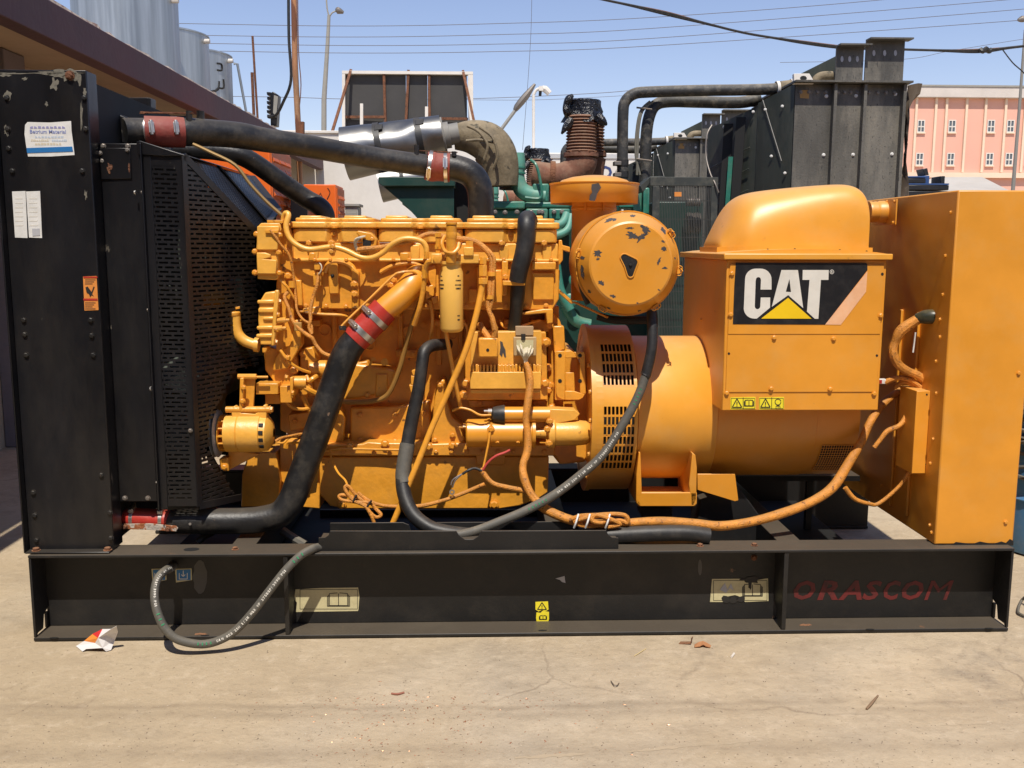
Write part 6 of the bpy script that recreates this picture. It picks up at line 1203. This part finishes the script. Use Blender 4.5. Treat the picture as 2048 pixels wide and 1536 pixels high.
for a in (720, 905): q = MB(); t = P(a,290,YBb+.2); q.box(t.x-.15, t.x+.15, YBb+.11, YBb+.4, 0, t.z); q.build('post', RU, bb_)
# ---- building on the left with overhanging fascia
xe, zf1, zf0 = -2.58, 3.07, 2.813
bl = empty('workshop_building', (-6, 4, 0)); tag(bl, 'workshop building at the left edge with a purple-brown roof fascia over a tan wall', 'building')
TW = paint('tan_wall_plaster', (.50,.39,.27), .85, dust=(.22,.17,.12), dust_amt=.4, dscale=1.0, bump=.1, bscale=14); FP = paint('purple_brown_fascia', (.105,.052,.058), .7, dust=(.16,.10,.09), dust_amt=.3, dscale=1.6, var=.12, bump=.1, bscale=25, speck=((.40,.33,.29), 7, .74)); PLS = paint('broken_plaster_edge', (.40,.33,.27), .9, bump=.3, bscale=40, speck=((.24,.14,.11), 20, .55)); PIL = paint('mauve_pillar', (.22,.20,.22), .8, bump=.08)
MB().box(-3.95, -3.75, -7, 13.4, 0, zf1-.031).build('wall', TW, bl)
MB().box(xe-.13, xe, -7, 13.5, zf0, zf1-.03).build('fascia_beam', FP, bl, bevel=.006); MB().box(-11, xe-.15, -7, 13.5, zf1-.029, zf1-.002).build('roof_slab', TW, bl)
random.seed(4); q = MB(); n = 160; top = []
for i in range(n+1):
    y = -6.9+20.3*i/n; top.append((xe-.004-random.uniform(0,.02), y, zf1-.03+random.uniform(.004,.028)))
vs_ = []
for x, y, z_ in top: vs_ += [(xe-.003, y, zf1-.0305), (x, y, z_), (x-.12, y, z_+.004)]
q.add(vs_, [(i*3+k, i*3+k+1, i*3+k+4, i*3+k+3) for i in range(n) for k in range(2)]); q.build('broken_edge', PLS, bl)
for yy in (-3.0, 3.8, 8.2, 12.6): MB().box(-3.749, -3.55, yy, yy+.35, 0, zf1-.032).build('pillar', PIL, bl, bevel=.01)
for yy in (.2, 5.6, 9.8):
    d_ = MB().box(-3.749, -3.72, yy, yy+1.6, .0, 2.3).build('steel_door', paint('grey_door', (.12,.12,.13), .5), bl)
# unseen wing added behind the camera to shade the yard and deepen shadows
MB().box(-11, 9.5, -6.3, -5.6, 0, 4.3).build('unseen_shade_wall', TW, bl); MB().box(-11, 9.6, -6.4, -5.35, 4.301, 4.6).build('unseen_shade_fascia', FP, bl, bevel=.006)
# ---- water tanks on its roof
GAL = paint('galvanised_steel', (.48,.52,.54), .42, metal=.85, dust=(.36,.38,.38), dust_amt=.5, dscale=1.6, var=.25, bump=.02, stretch=(3,3,.15))
for i, (yy, ht, lab) in enumerate(((8.35,1.45,'nearest and largest-looking galvanised water tank on the workshop roof'),(9.65,1.25,'middle galvanised water tank on the workshop roof'),(10.85,1.22,'farthest galvanised water tank on the roof, with black painted scribble'))):
    c = Vector((-4.22, yy, zf1)); tk = empty('water_tank', c); tag(tk, lab, 'water tank', 'water tanks on the roof')
    q = MB(); q.lathe(c, (0,0,1), [(.05,.60),(ht*.33,.60),(ht*.335,.607),(ht*.345,.607),(ht*.35,.60),(ht,.60)], 64); q.build('tank_shell', GAL, tk, ang=25)
    q = MB(); q.lathe(c, (0,0,1), [(ht-.004,.612),(ht+.012,.612),(ht+.03,.56),(ht+.10,.2),(ht+.12,.18),(ht+.16,.18)], 48); q.build('tank_lid', GAL, tk, ang=25)
    q = MB(); q.cyl(c+Vector((.58,-.1,ht-.08)), c+Vector((.66,-.1,ht-.08)), .03, n=10); q.build('tank_valve', WHT, tk)
    MB().box(c.x-.5, c.x+.5, yy-.5, yy+.5, zf1-.001, zf1+.049).build('tank_base', PLS, tk)
    if i == 2:
        q = MB(); R = .603
        def tp(u_, v_): a = R_(u_*1.35-8); return c+Vector((R*math.cos(a), R*math.sin(a), v_))
        for st in (((-50,1.10),(-48,1.02),(-46,.95)),((-38,1.11),(-34,1.08)),((-35,1.03),(-33,.94)),((-20,1.06),(-14,1.06),(-14,.98),(-20,.97)),((-12,.86),(-12,.74),(-20,.72),(-24,.66)),((-18,.82),(-20,.70),(-28,.66),(-30,.58)),((-32,.70),(-34,.60),(-40,.58),(-44,.52),(-46,.60)),((-48,.50),(-40,.46),(-34,.40),(-42,.36),(-46,.44)),((-26,.62),(-24,.56))): q.tube([tp(*s) for s in st], .014, 6, 3)
        q.build('painted_scribble', INK, tk)
q = MB(); q.tube([(-3.55,10.75,zf1+1.1),(-3.50,10.75,zf1+1.1),(-3.42,10.8,zf1+.5),(-3.36,10.85,zf1)], .02, 8, 1); tag(q.build('tank_pipe', GAL), 'thin grey pipe running down beside the farthest water tank', 'pipe')
def pole(name, pts, rpx, mat, label, cat, group=None):
    q = MB(); q.ptube(pts, rpx, 10, 1); return tag(q.build(name, mat), label, cat, group)
b0 = P(516,215,11); b0.z = zf1
q = MB(); q.tube([(b0.x,11,zf1-.02), P(505,72,11)], .017, 8, 1); tag(q.build('steel_rod', RU), 'taller thin rusty rod standing on the roof edge', 'rod')
q = MB(); q.tube([(b0.x-.06,11,zf1-.02), P(504,145,11)], .022, 8, 1); tag(q.build('steel_rod', RU), 'shorter rusty rod standing close beside the taller one on the roof edge', 'rod')
# floodlight clamped on the roof edge
fl_ = empty('floodlight', P(545,240,11.5)); tag(fl_, 'dark floodlight with ribbed back on the end of the roof', 'floodlight')
MB().prism([(546,183),(557,190),(553,252),(541,252),(540,186)], 11.5, 11.7).build('lamp_body', BK, fl_, bevel=.01); MB().prism([(548,190),(556,193),(552,235),(546,225)], 11.48, 11.499).build('lamp_glass', GMT, fl_)
for k in range(6): MB().prism([(533+(k%2)*1,184+k*9),(541,184+k*9),(541,189+k*9),(534,190+k*9)], 11.5, 11.68).build('cooling_fin', BK, fl_, bevel=.004)
MB().tube([P(536,234,11.45),P(552,230,11.4),P(566,205,11.35),P(582,160,11.3),(P(578,80,11.3)),P(577,0,11.3),P(577,-40,11.3)], .022, 8, 6).build('lamp_cable', RB, fl_)
# rusty pole with bracket
YPl = 11; rp_ = empty('rusty_pole', PG(600,800)); rp_.location = (P(597,265,YPl).x, YPl, 0); rp_.matrix_world = Matrix.Translation(rp_.location); tag(rp_, 'tall rusty steel pole rising past the end of the roof', 'pole')
q = MB(); pt_ = P(597,265,YPl); q.tube([(pt_.x,YPl,0),pt_,P(590,130,YPl),P(587,-60,YPl)], .043, 12, 1); q.build('pole_shaft', paint('rusted_pole_paint', (.36,.17,.08), .8, dust=(.5,.36,.22), dust_amt=.5, dscale=3, var=.3, speck=((.16,.06,.03), 5, .55), stretch=(1,1,.3)), rp_)
MB().prism([(597,243),(607,243),(607,300),(598,300)], YPl-.1, YPl).build('pole_plate', RU, rp_); MB().tube([P(595,-40,YPl),P(597,100,YPl),P(602,170,YPl),P(597,230,YPl)], .008, 6, 4).build('pole_wire', RU, rp_)
# street lamp far off
YL = 32; sl_ = empty('street_lamp', (P(648,260,YL).x, YL, 0)); tag(sl_, 'tall thin street lamp left of the billboard', 'street lamp')
q = MB(); q.tube([(P(640,300,YL).x,YL,0),P(648,200,YL),P(655,90,YL),P(658,30,YL)], [.11,.09,.07,.055], 10, 1); q.build('lamp_post', GMT, sl_); q = MB(); q.tube([P(658,32,YL),P(654,15,YL),P(652,-20,YL)], .03, 6, 4); q.tube([P(658,35,YL),P(664,26,YL),P(672,22,YL)], .03, 6, 4); q.build('lamp_arm', GMT, sl_); q = MB(); q.tube([P(671,21,YL),P(676,21,YL),P(687,25,YL)], [.05,.12,.05], 10, 4); q.build('lamp_head', DS, sl_)
YR = 38; sl2 = empty('street_lamp', (P(2026,378,YR).x, YR, 0)); tag(sl2, 'tall grey street lamp at the right edge in front of the pink building', 'street lamp')
q = MB(); q.tube([(P(2014,500,YR).x,YR,0),P(2026,378,YR),P(2040,200,YR),P(2050,60,YR)], [.10,.08,.06,.05], 10, 1); q.build('lamp_post', GMT0, sl2); q = MB(); q.tube([P(2049,70,YR),P(2052,45,YR),P(2050,38,YR)], .04, 6, 4); q.build('lamp_arm', GMT, sl2); q = MB(); q.tube([P(2052,36,YR),P(2045,38,YR),P(2036,40,YR)], [.08,.14,.06], 10, 4); q.build('lamp_head', DS, sl2)
# leaning lamp arm and gooseneck camera pole
YC_ = 13; ln_ = empty('leaning_lamp', (P(985,290,YC_).x, YC_, 0)); tag(ln_, 'lamp on a grey arm leaning to the right above the tan elbow', 'lamp')
q = MB(); q.tube([(P(960,330,YC_).x,YC_,0),P(972,300,YC_),P(1000,262,YC_),P(1042,205,YC_)], .03, 8, 1); q.build('lamp_arm', GMT, ln_); q = MB(); q.tube([P(1030,222,YC_),P(1034,214,YC_),P(1052,192,YC_),P(1070,168,YC_)], [.03,.055,.06,.02], 8, 2); q.build('lamp_head', DS, ln_)
YCC = 16; cc_ = empty('camera_pole', (P(1067,400,YCC).x, YCC, 0)); tag(cc_, 'white gooseneck pole with a small white camera left of the exhaust', 'pole')
q = MB(); q.tube([(P(1067,320,YCC).x,YCC,0),P(1067,300,YCC),P(1067,200,YCC),P(1068,188,YCC),P(1074,179,YCC),P(1085,177,YCC)], .03, 10, 4); q.build('pole_shaft', WHT, cc_); q = MB(); q.tube([P(1083,177,YCC),P(1090,178,YCC),P(1099,187,YCC)], [.05,.07,.06], 10, 2); q.pbox(1078,172,1086,181,YCC-.08,YCC+.08); q.build('camera_head', WHT, cc_); q = MB(); q.tube([P(1081,181,YCC),P(1080,192,YCC)], .03, 6, 1); q.build('camera_bracket', INK, cc_)
# ---- overhead lines
WR = paint('line_wire', (.10,.09,.10), .6, bump=0)
def wire(name, pts, Y, r, label, cat='power line', group='parallel power lines', mat=None):
    q = MB(); q.tube([P(a,b_,Y) for a, b_ in pts], r, 5, 8); return tag(q.build(name, mat or WR), label, cat, group)
LN = ('topmost of the four parallel power lines', 'second from the top of the four parallel power lines', 'third from the top of the four parallel power lines', 'lowest of the four parallel power lines')
for pts, lab in zip(([(-700,30),(300,46),(700,52),(1000,47),(1300,35),(1760,0),(2300,-60)], [(-700,52),(300,69),(700,74),(1000,69),(1300,57),(2010,0),(2400,-42)], [(-700,70),(300,85),(700,91),(1000,88),(1300,77),(2048,18),(2400,-18)], [(-700,86),(300,100),(700,106),(1000,103),(1300,92),(2048,40),(2400,8)]), LN): wire('power_line', pts, 30, .010, lab)
wire('power_line', [(-300,186),(485,193),(700,198),(950,197),(1200,186),(1300,176)], 34, .011, 'single line crossing low behind the billboard', group=None); wire('power_line', [(900,199),(1060,200),(1200,194),(1330,186)], 36, .008, 'thin short line just under the single low line right of the billboard', group=None)
wire('power_line', [(1560,125),(1800,119),(1900,102),(2048,78),(2300,40)], 40, .010, 'thin line slanting up to the right beyond the radiator brackets', group=None)
wire('hanging_wire', [(1064,-30),(1062,60),(1056,160),(1045,300)], 14, .004, 'thin loose wire hanging vertically above the camera pole', 'wire', None)
cbn = empty('cable_bundle', P(1600,83,18)); tag(cbn, 'sagging bundle of black cables crossing the sky at upper right', 'cable')
for dy, r, m in ((0,.026,RB),(3,.020,RB),(-2,.014,RU),(5,.010,RB)): MB().tube([P(a,b_+dy*(.4+.6*math.sin(a*.02)),18) for a, b_ in ((1150,-14),(1215,1),(1330,25),(1420,49),(1500,68),(1600,83),(1700,95),(1810,99),(1900,101),(1968,100),(2048,92),(2250,70))], r, 6, 8).build('cable_strand', m, cbn)
MB().tube([P(1960,98,17.95),P(1966,103,17.9),P(1972,97,17.9),P(1978,103,17.95),P(1984,98,17.95)], .05, 7, 4).build('cable_knot', RB, cbn); MB().tube([P(2003,96,18),P(2025,125,18),P(2048,146,18),P(2100,200,18)], .014, 5, 4).build('cable_strand', RB, cbn)
# ---- pink building
YPk = 62; pk = empty('pink_building', (P(1980,400,YPk).x, YPk+8, 0)); tag(pk, 'pink two-storey building with cream pilasters at the far right', 'building')
PNK = paint('salmon_plaster', (.76,.42,.32), .85, dust=(.7,.40,.28), dust_amt=.3, dscale=.15, var=.04, bump=.03); CRM = paint('cream_plaster', (.80,.62,.46), .85, dust=(.62,.5,.38), dust_amt=.25, dscale=.4, bump=.02); CRG = paint('grey_cornice_tile', (.60,.55,.50), .7, dust=(.4,.36,.32), dust_amt=.4, dscale=.6)
xp0, xp1 = P(1770,300,YPk).x, P(2300,300,YPk).x; zr = P(1950,176,YPk).z; zc0 = P(1950,197,YPk).z
MB().box(xp0, xp1, YPk, YPk+16, 0, zc0).build('wall', PNK, pk); MB().box(xp0-.3, xp1+.3, YPk-.4, YPk+16.3, zc0+.001, zr).build('cornice', CRG, pk, bevel=.03); MB().box(xp0-.35, xp1+.35, YPk-.45, YPk+16.4, zr+.001, zr+.12).build('roof_edge', GMT, pk)
for a in (1829, 1868, 1889, 1929, 1967, 2007, 2046, 2085): x = P(a,260,YPk).x; MB().box(x-.08, x+.08, YPk-.15, YPk-.001, P(a,345,YPk).z, zc0-.001).build('pilaster', CRM, pk, bevel=.01)
MB().box(xp0, xp1, YPk-.3, YPk-.002, P(1950,356,YPk).z, P(1950,346,YPk).z).build('ledge', CRM, pk); 
GLS = paint('window_glass', (.10,.12,.14), .12, bump=0); 
for row, (t_, b_) in enumerate(((240,265),(306,331))):
    for a in (1843, 1905, 1983, 2022, 2062):
        a2 = a-(3 if row else 0); x0_, x1_ = P(a2-8,t_,YPk).x, P(a2+7,t_,YPk).x; z0_, z1_ = P(a,b_,YPk).z, P(a,t_,YPk).z
        q = MB(); f = .06
        q.box(x0_, x1_, YPk-.05, YPk-.003, z1_-f, z1_); q.box(x0_, x1_, YPk-.05, YPk-.003, z0_, z0_+f); q.box(x0_, x0_+f, YPk-.05, YPk-.003, z0_+f+.001, z1_-f-.001); q.box(x1_-f, x1_, YPk-.05, YPk-.003, z0_+f+.001, z1_-f-.001); xm = (x0_+x1_)/2; q.box(xm-.03, xm+.03, YPk-.05, YPk-.003, z0_+f+.001, z1_-f-.001); q.box(x0_+f+.001, xm-.031, YPk-.05, YPk-.003, z0_+.34, z0_+.42); q.box(xm+.031, x1_-f-.001, YPk-.05, YPk-.003, z0_+.34, z0_+.42)
        wi = q.build('window', WHT, pk); MB().box(x0_+f*.5, x1_-f*.5, YPk-.02, YPk-.0025, z0_+f*.5, z1_-f*.5).build('pane', GLS, wi)
        MB().box(x0_-.05, x1_+.05, YPk-.12, YPk-.001, z0_-.08, z0_-.004).build('sill', CRM, wi)
x = P(1903,170,YPk+4).x; q = MB(); q.lathe((x,YPk+4,zr), (0,0,1), [(0,.28),(.5,.28),(.52,.34),(.7,.34),(.8,.1)], 16); q.build('roof_vent', WHT, pk)
# low shed roof in front of it
sh = empty('low_shed', (P(1900,400,46).x, 46, 0)); tag(sh, 'low shed with a pale grey sheet roof in front of the pink building', 'shed')
xs0, xs1 = P(1800,360,46).x, P(2020,360,46).x; q = MB(); q.extr([(xs0,46,P(1900,381,46).z),(xs1,46,P(1990,381,46).z),(P(1965,353,52).x,52,P(1965,354,52).z),(P(1870,353,52).x,52,P(1870,354,52).z)], (0,0,-.1)); q.build('sheet_roof', paint('pale_sheet_roof', (.55,.52,.47), .6, dust=(.4,.36,.3), dust_amt=.4, dscale=.5), sh); MB().box(xs0+.2, xs1-.2, 46.2, 51, 0, P(1900,383,46).z-.05).build('shed_wall', CRM, sh)
# blue steel rack with dark bars
rk = empty('steel_rack', (P(1845,380,8).x, 8.3, 0)); tag(rk, 'stack of blue and black steel frames just right of the tall radiator', 'rack')
DBL = paint('dark_blue_paint', (.02,.06,.18), .45, dust=(.15,.15,.15), dust_amt=.3, dscale=5)
MB().pbox(1808,352,1852,356,8,8.5).build('blue_beam', DBL, rk, bevel=.01); MB().pbox(1848,351,1859,372,8.02,8.45).build('blue_post', DBL, rk, bevel=.01); MB().prism([(1846,338),(1855,336),(1858,350),(1850,351)], 8.1, 8.3).build('steel_lug', BK, rk, bevel=.005)
for y0_, y1_ in ((357,366),(370,380),(382,392)): MB().pbox(1806,y0_,1852 if y0_ < 360 else 1898,y1_,7.9,8.6).build('black_bar', BK, rk, bevel=.008)
MB().pbox(1881,352,1890,369,7.95,8.2).build('black_post', BK, rk, bevel=.008); MB().pbox(1800,366.5,1898,369.5,7.9,8.6).build('bright_edge', DBL, rk)
for a in (1815, 1885): c = P(a,392,8.2); MB().box(c.x-.05, c.x+.05, 8.1, 8.25, 0, c.z-.001).build('rack_leg', BK, rk)
# blue drum with coiled cable at the right edge
dc = PG(2110, 1095); dr = empty('blue_drum', dc); tag(dr, 'blue drum with coiled grey cable, cut off by the right edge', 'drum')
q = MB(); q.lathe(dc, (0,0,1), [(.01,.29),(.03,.30),(.29,.30),(.30,.315),(.32,.30),(.58,.30),(.59,.315),(.61,.30),(.86,.30),(.88,.31),(.90,.28)], 40); q.build('drum_shell', paint('blue_drum_paint', (.06,.20,.42), .4, dust=(.3,.3,.28), dust_amt=.4, dscale=6), dr)
random.seed(2); q = MB(); pts = []
for k in range(90): a = k*.7; pts.append(dc+Vector(((.335+.02*math.sin(k*1.3))*math.cos(a), (.335+.02*math.sin(k*1.3))*math.sin(a), .42+.38*abs(math.sin(k*.11))+.02*math.sin(k*2.1))))
q.tube(pts, .011, 6, 3); q.build('coiled_cable', GH, dr)
q = MB(); q.tube([PG(2060,1236,.01),PG(2044,1230,.01),PG(2036,1222,.012),PG(2044,1200,.02),PG(2070,1180,.1)], .006, 6, 5); tag(q.build('loose_cable', GH), 'loose grey cable end on the ground beside the right skid corner', 'cable')
# ---- litter on the yard
PPR = paint('crumpled_paper', (.72,.70,.70), .6, bump=0)
random.seed(12); lit = empty('paper_litter', PG(195,1290)); tag(lit, 'crumpled white, red and orange paper wrapper lying at the left foot of the skid', 'litter')
pc_ = lambda a, b_, z_: PG(a,b_,z_)
V = [pc_(152,1292,.004),pc_(168,1282,.03),pc_(185,1268,.055),pc_(205,1258,.085),pc_(233,1252,.11),pc_(236,1264,.07),pc_(230,1280,.03),pc_(222,1300,.004),pc_(205,1296,.02),pc_(190,1286,.035),pc_(172,1298,.012),pc_(165,1303,.003),pc_(196,1276,.06),pc_(215,1270,.06),pc_(212,1303,.003),pc_(222,1258,.10)]
def tris(fs, mat, nm): q = MB(); q.add(V, fs); o = q.build(nm, mat, lit, flat=True); s_ = o.modifiers.new('solid','SOLIDIFY'); s_.thickness = .0006; return o
tris([(0,1,9),(0,9,10),(0,10,11),(9,12,8),(12,13,8),(8,13,6),(8,6,7),(8,7,14),(9,8,10),(13,5,6),(3,15,12),(12,15,13),(15,4,5),(15,5,13)], PPR, 'paper_sheet'); tris([(1,2,12),(1,12,9)], paint('orange_print', (.75,.25,.04), .6, bump=0), 'orange_print'); tris([(2,3,12)], paint('red_print', (.60,.03,.03), .6, bump=0), 'red_print')
def bent(name, px, py, pts, mat, label, cat, th=.003):
    c = PG(px, py); q = MB(); q.add([c+Vector(p) for p in pts], [tuple(range(k, k+4)) for k in range(0, len(pts)-2, 2)] if False else [(k,k+1,k+3,k+2) for k in range(0, len(pts)-2, 2)]); o = q.build(name, mat, flat=True); s_ = o.modifiers.new('solid','SOLIDIFY'); s_.thickness = th; s_.offset = 1; return tag(o, label, cat)
bent('scrap_metal', 1373, 1288, [(-.032,.0,.002),(-.02,.022,.002),(.014,-.010,.006),(.022,.014,.005),(.016,-.010,.030),(.026,.012,.027)], RU, 'small bent rusty metal bracket on the ground, left of the orange scrap', 'scrap')
bent('scrap_metal', 1403, 1294, [(-.030,-.010,.002),(-.026,.010,.004),(-.010,-.012,.006),(-.008,.012,.014),(.004,-.008,.012),(.008,.014,.017),(.016,-.013,.006),(.020,.012,.012),(.032,-.014,.002),(.038,.004,.003)], paint('orange_rust_leaf', (.38,.17,.07), .8, bump=.1), 'curled orange-brown scrap on the ground, right of the rusty bracket', 'scrap')
q = MB(); q.tube([PG(1463,1314,.005),PG(1468,1307,.005)], .0045, 8, 1); tag(q.build('cigarette_butt', WHT), 'white cigarette butt on the concrete right of the scrap metal', 'litter')
q = MB(); q.tube([PG(1733,1418,.004),PG(1742,1408,.008),PG(1756,1391,.004)], [.004,.005,.003], 6, 3); tag(q.build('twig', paint('dry_twig', (.22,.14,.08), .9)), 'short dry twig on the concrete at lower right', 'twig')
q = MB(); q.tube([PG(783,1387,.003),PG(795,1388,.005),PG(808,1385,.003)], .004, 6, 3); tag(q.build('wood_chip', paint('reddish_chip', (.30,.12,.08), .9)), 'reddish splinter on the concrete left of centre', 'splinter')
q = MB(); q.tube([PG(1222,1362,.003),PG(1228,1370,.008),PG(1234,1371,.006),PG(1238,1366,.003)], .0018, 6, 4); tag(q.build('bent_wire', DS), 'tiny bent wire on the concrete right of centre', 'wire')
q = MB(); q.tube([PG(1268,1312,.002),PG(1278,1306,.004),PG(1292,1297,.002)], .0018, 5, 3); tag(q.build('straw', paint('dry_straw', (.62,.48,.24), .8, bump=0)), 'thin pale straw on the concrete left of the rusty bracket', 'straw')
gr_ = bpy.data.objects['ground']; CHK = paint('chalky_scrape', (.58,.50,.38), .9, bump=0, dust=(.40,.32,.22), dust_amt=.9, dscale=16)
random.seed(8)
for x0_, y0_, x1_, y1_, th in ((1030,1516,1170,1508,4.5),(1255,1503,1380,1492,3),(1390,1492,1530,1481,1.6),(1880,1452,1990,1444,2)):
    up_ = []; dn_ = []
    for k in range(15):
        t = k/14; px_, py_ = x0_+(x1_-x0_)*t, y0_+(y1_-y0_)*t+random.uniform(-1.2,1.2); hh = th*math.sin(math.pi*min(.97,max(.03,t)))**.5*random.uniform(.35,1.1); up_.append(PG(px_,py_-hh,.0008)); dn_.append(PG(px_,py_+hh,.0008))
    q = MB(); q.add(up_+dn_, [(k,k+1,16+k,15+k) for k in range(14)]); q.build('pale_scrape', CHK, gr_, flat=True)
# scattered grit, copper clippings and chips: too many to count
random.seed(31)
def scatter(name, n, mat, label, area, smin, smax, flat=.5):
    q = MB()
    for k in range(n):
        px_, py_ = area(); c = PG(px_, py_); s = random.uniform(smin, smax); a = random.uniform(0, 6.28); lx = s*random.uniform(.6,2.2)
        ca, sa_ = math.cos(a), math.sin(a); pts = [(ca*lx,sa_*lx,0),(-sa_*s*.6,ca*s*.6,0),(-ca*lx,-sa_*lx,0),(sa_*s*.6,-ca*s*.6,0),(random.uniform(-.3,.3)*s,random.uniform(-.3,.3)*s,s*flat)]
        q.add([c+Vector(p)+Vector((0,0,.0005)) for p in pts], [(0,1,4),(1,2,4),(2,3,4),(3,0,4)])
    return tag(q.build(name, mat, flat=True), label, None, None, 'stuff')
uni = lambda: (random.uniform(-60,2110), 1285+251*random.random()**.8)
scatter('grit', 950, paint('dark_grit', (.16,.12,.085), .9, bump=0), 'fine dark grit scattered over the concrete', uni, .0010, .0034)
scatter('pale_grit', 350, paint('pale_grit', (.55,.48,.38), .9, bump=0), 'pale grit scattered over the concrete', uni, .0009, .0026)
cl = lambda: (random.gauss(*random.choice(((700,60),(880,110),(1000,160),(820,60)))), random.gauss(*random.choice(((1405,8),(1420,18),(1440,22),(1490,20)))))
scatter('copper_clippings', 260, paint('copper_bits', (.75,.36,.20), .35, metal=.8, bump=0), 'bright copper clippings on the concrete', cl, .0016, .0048, .3)
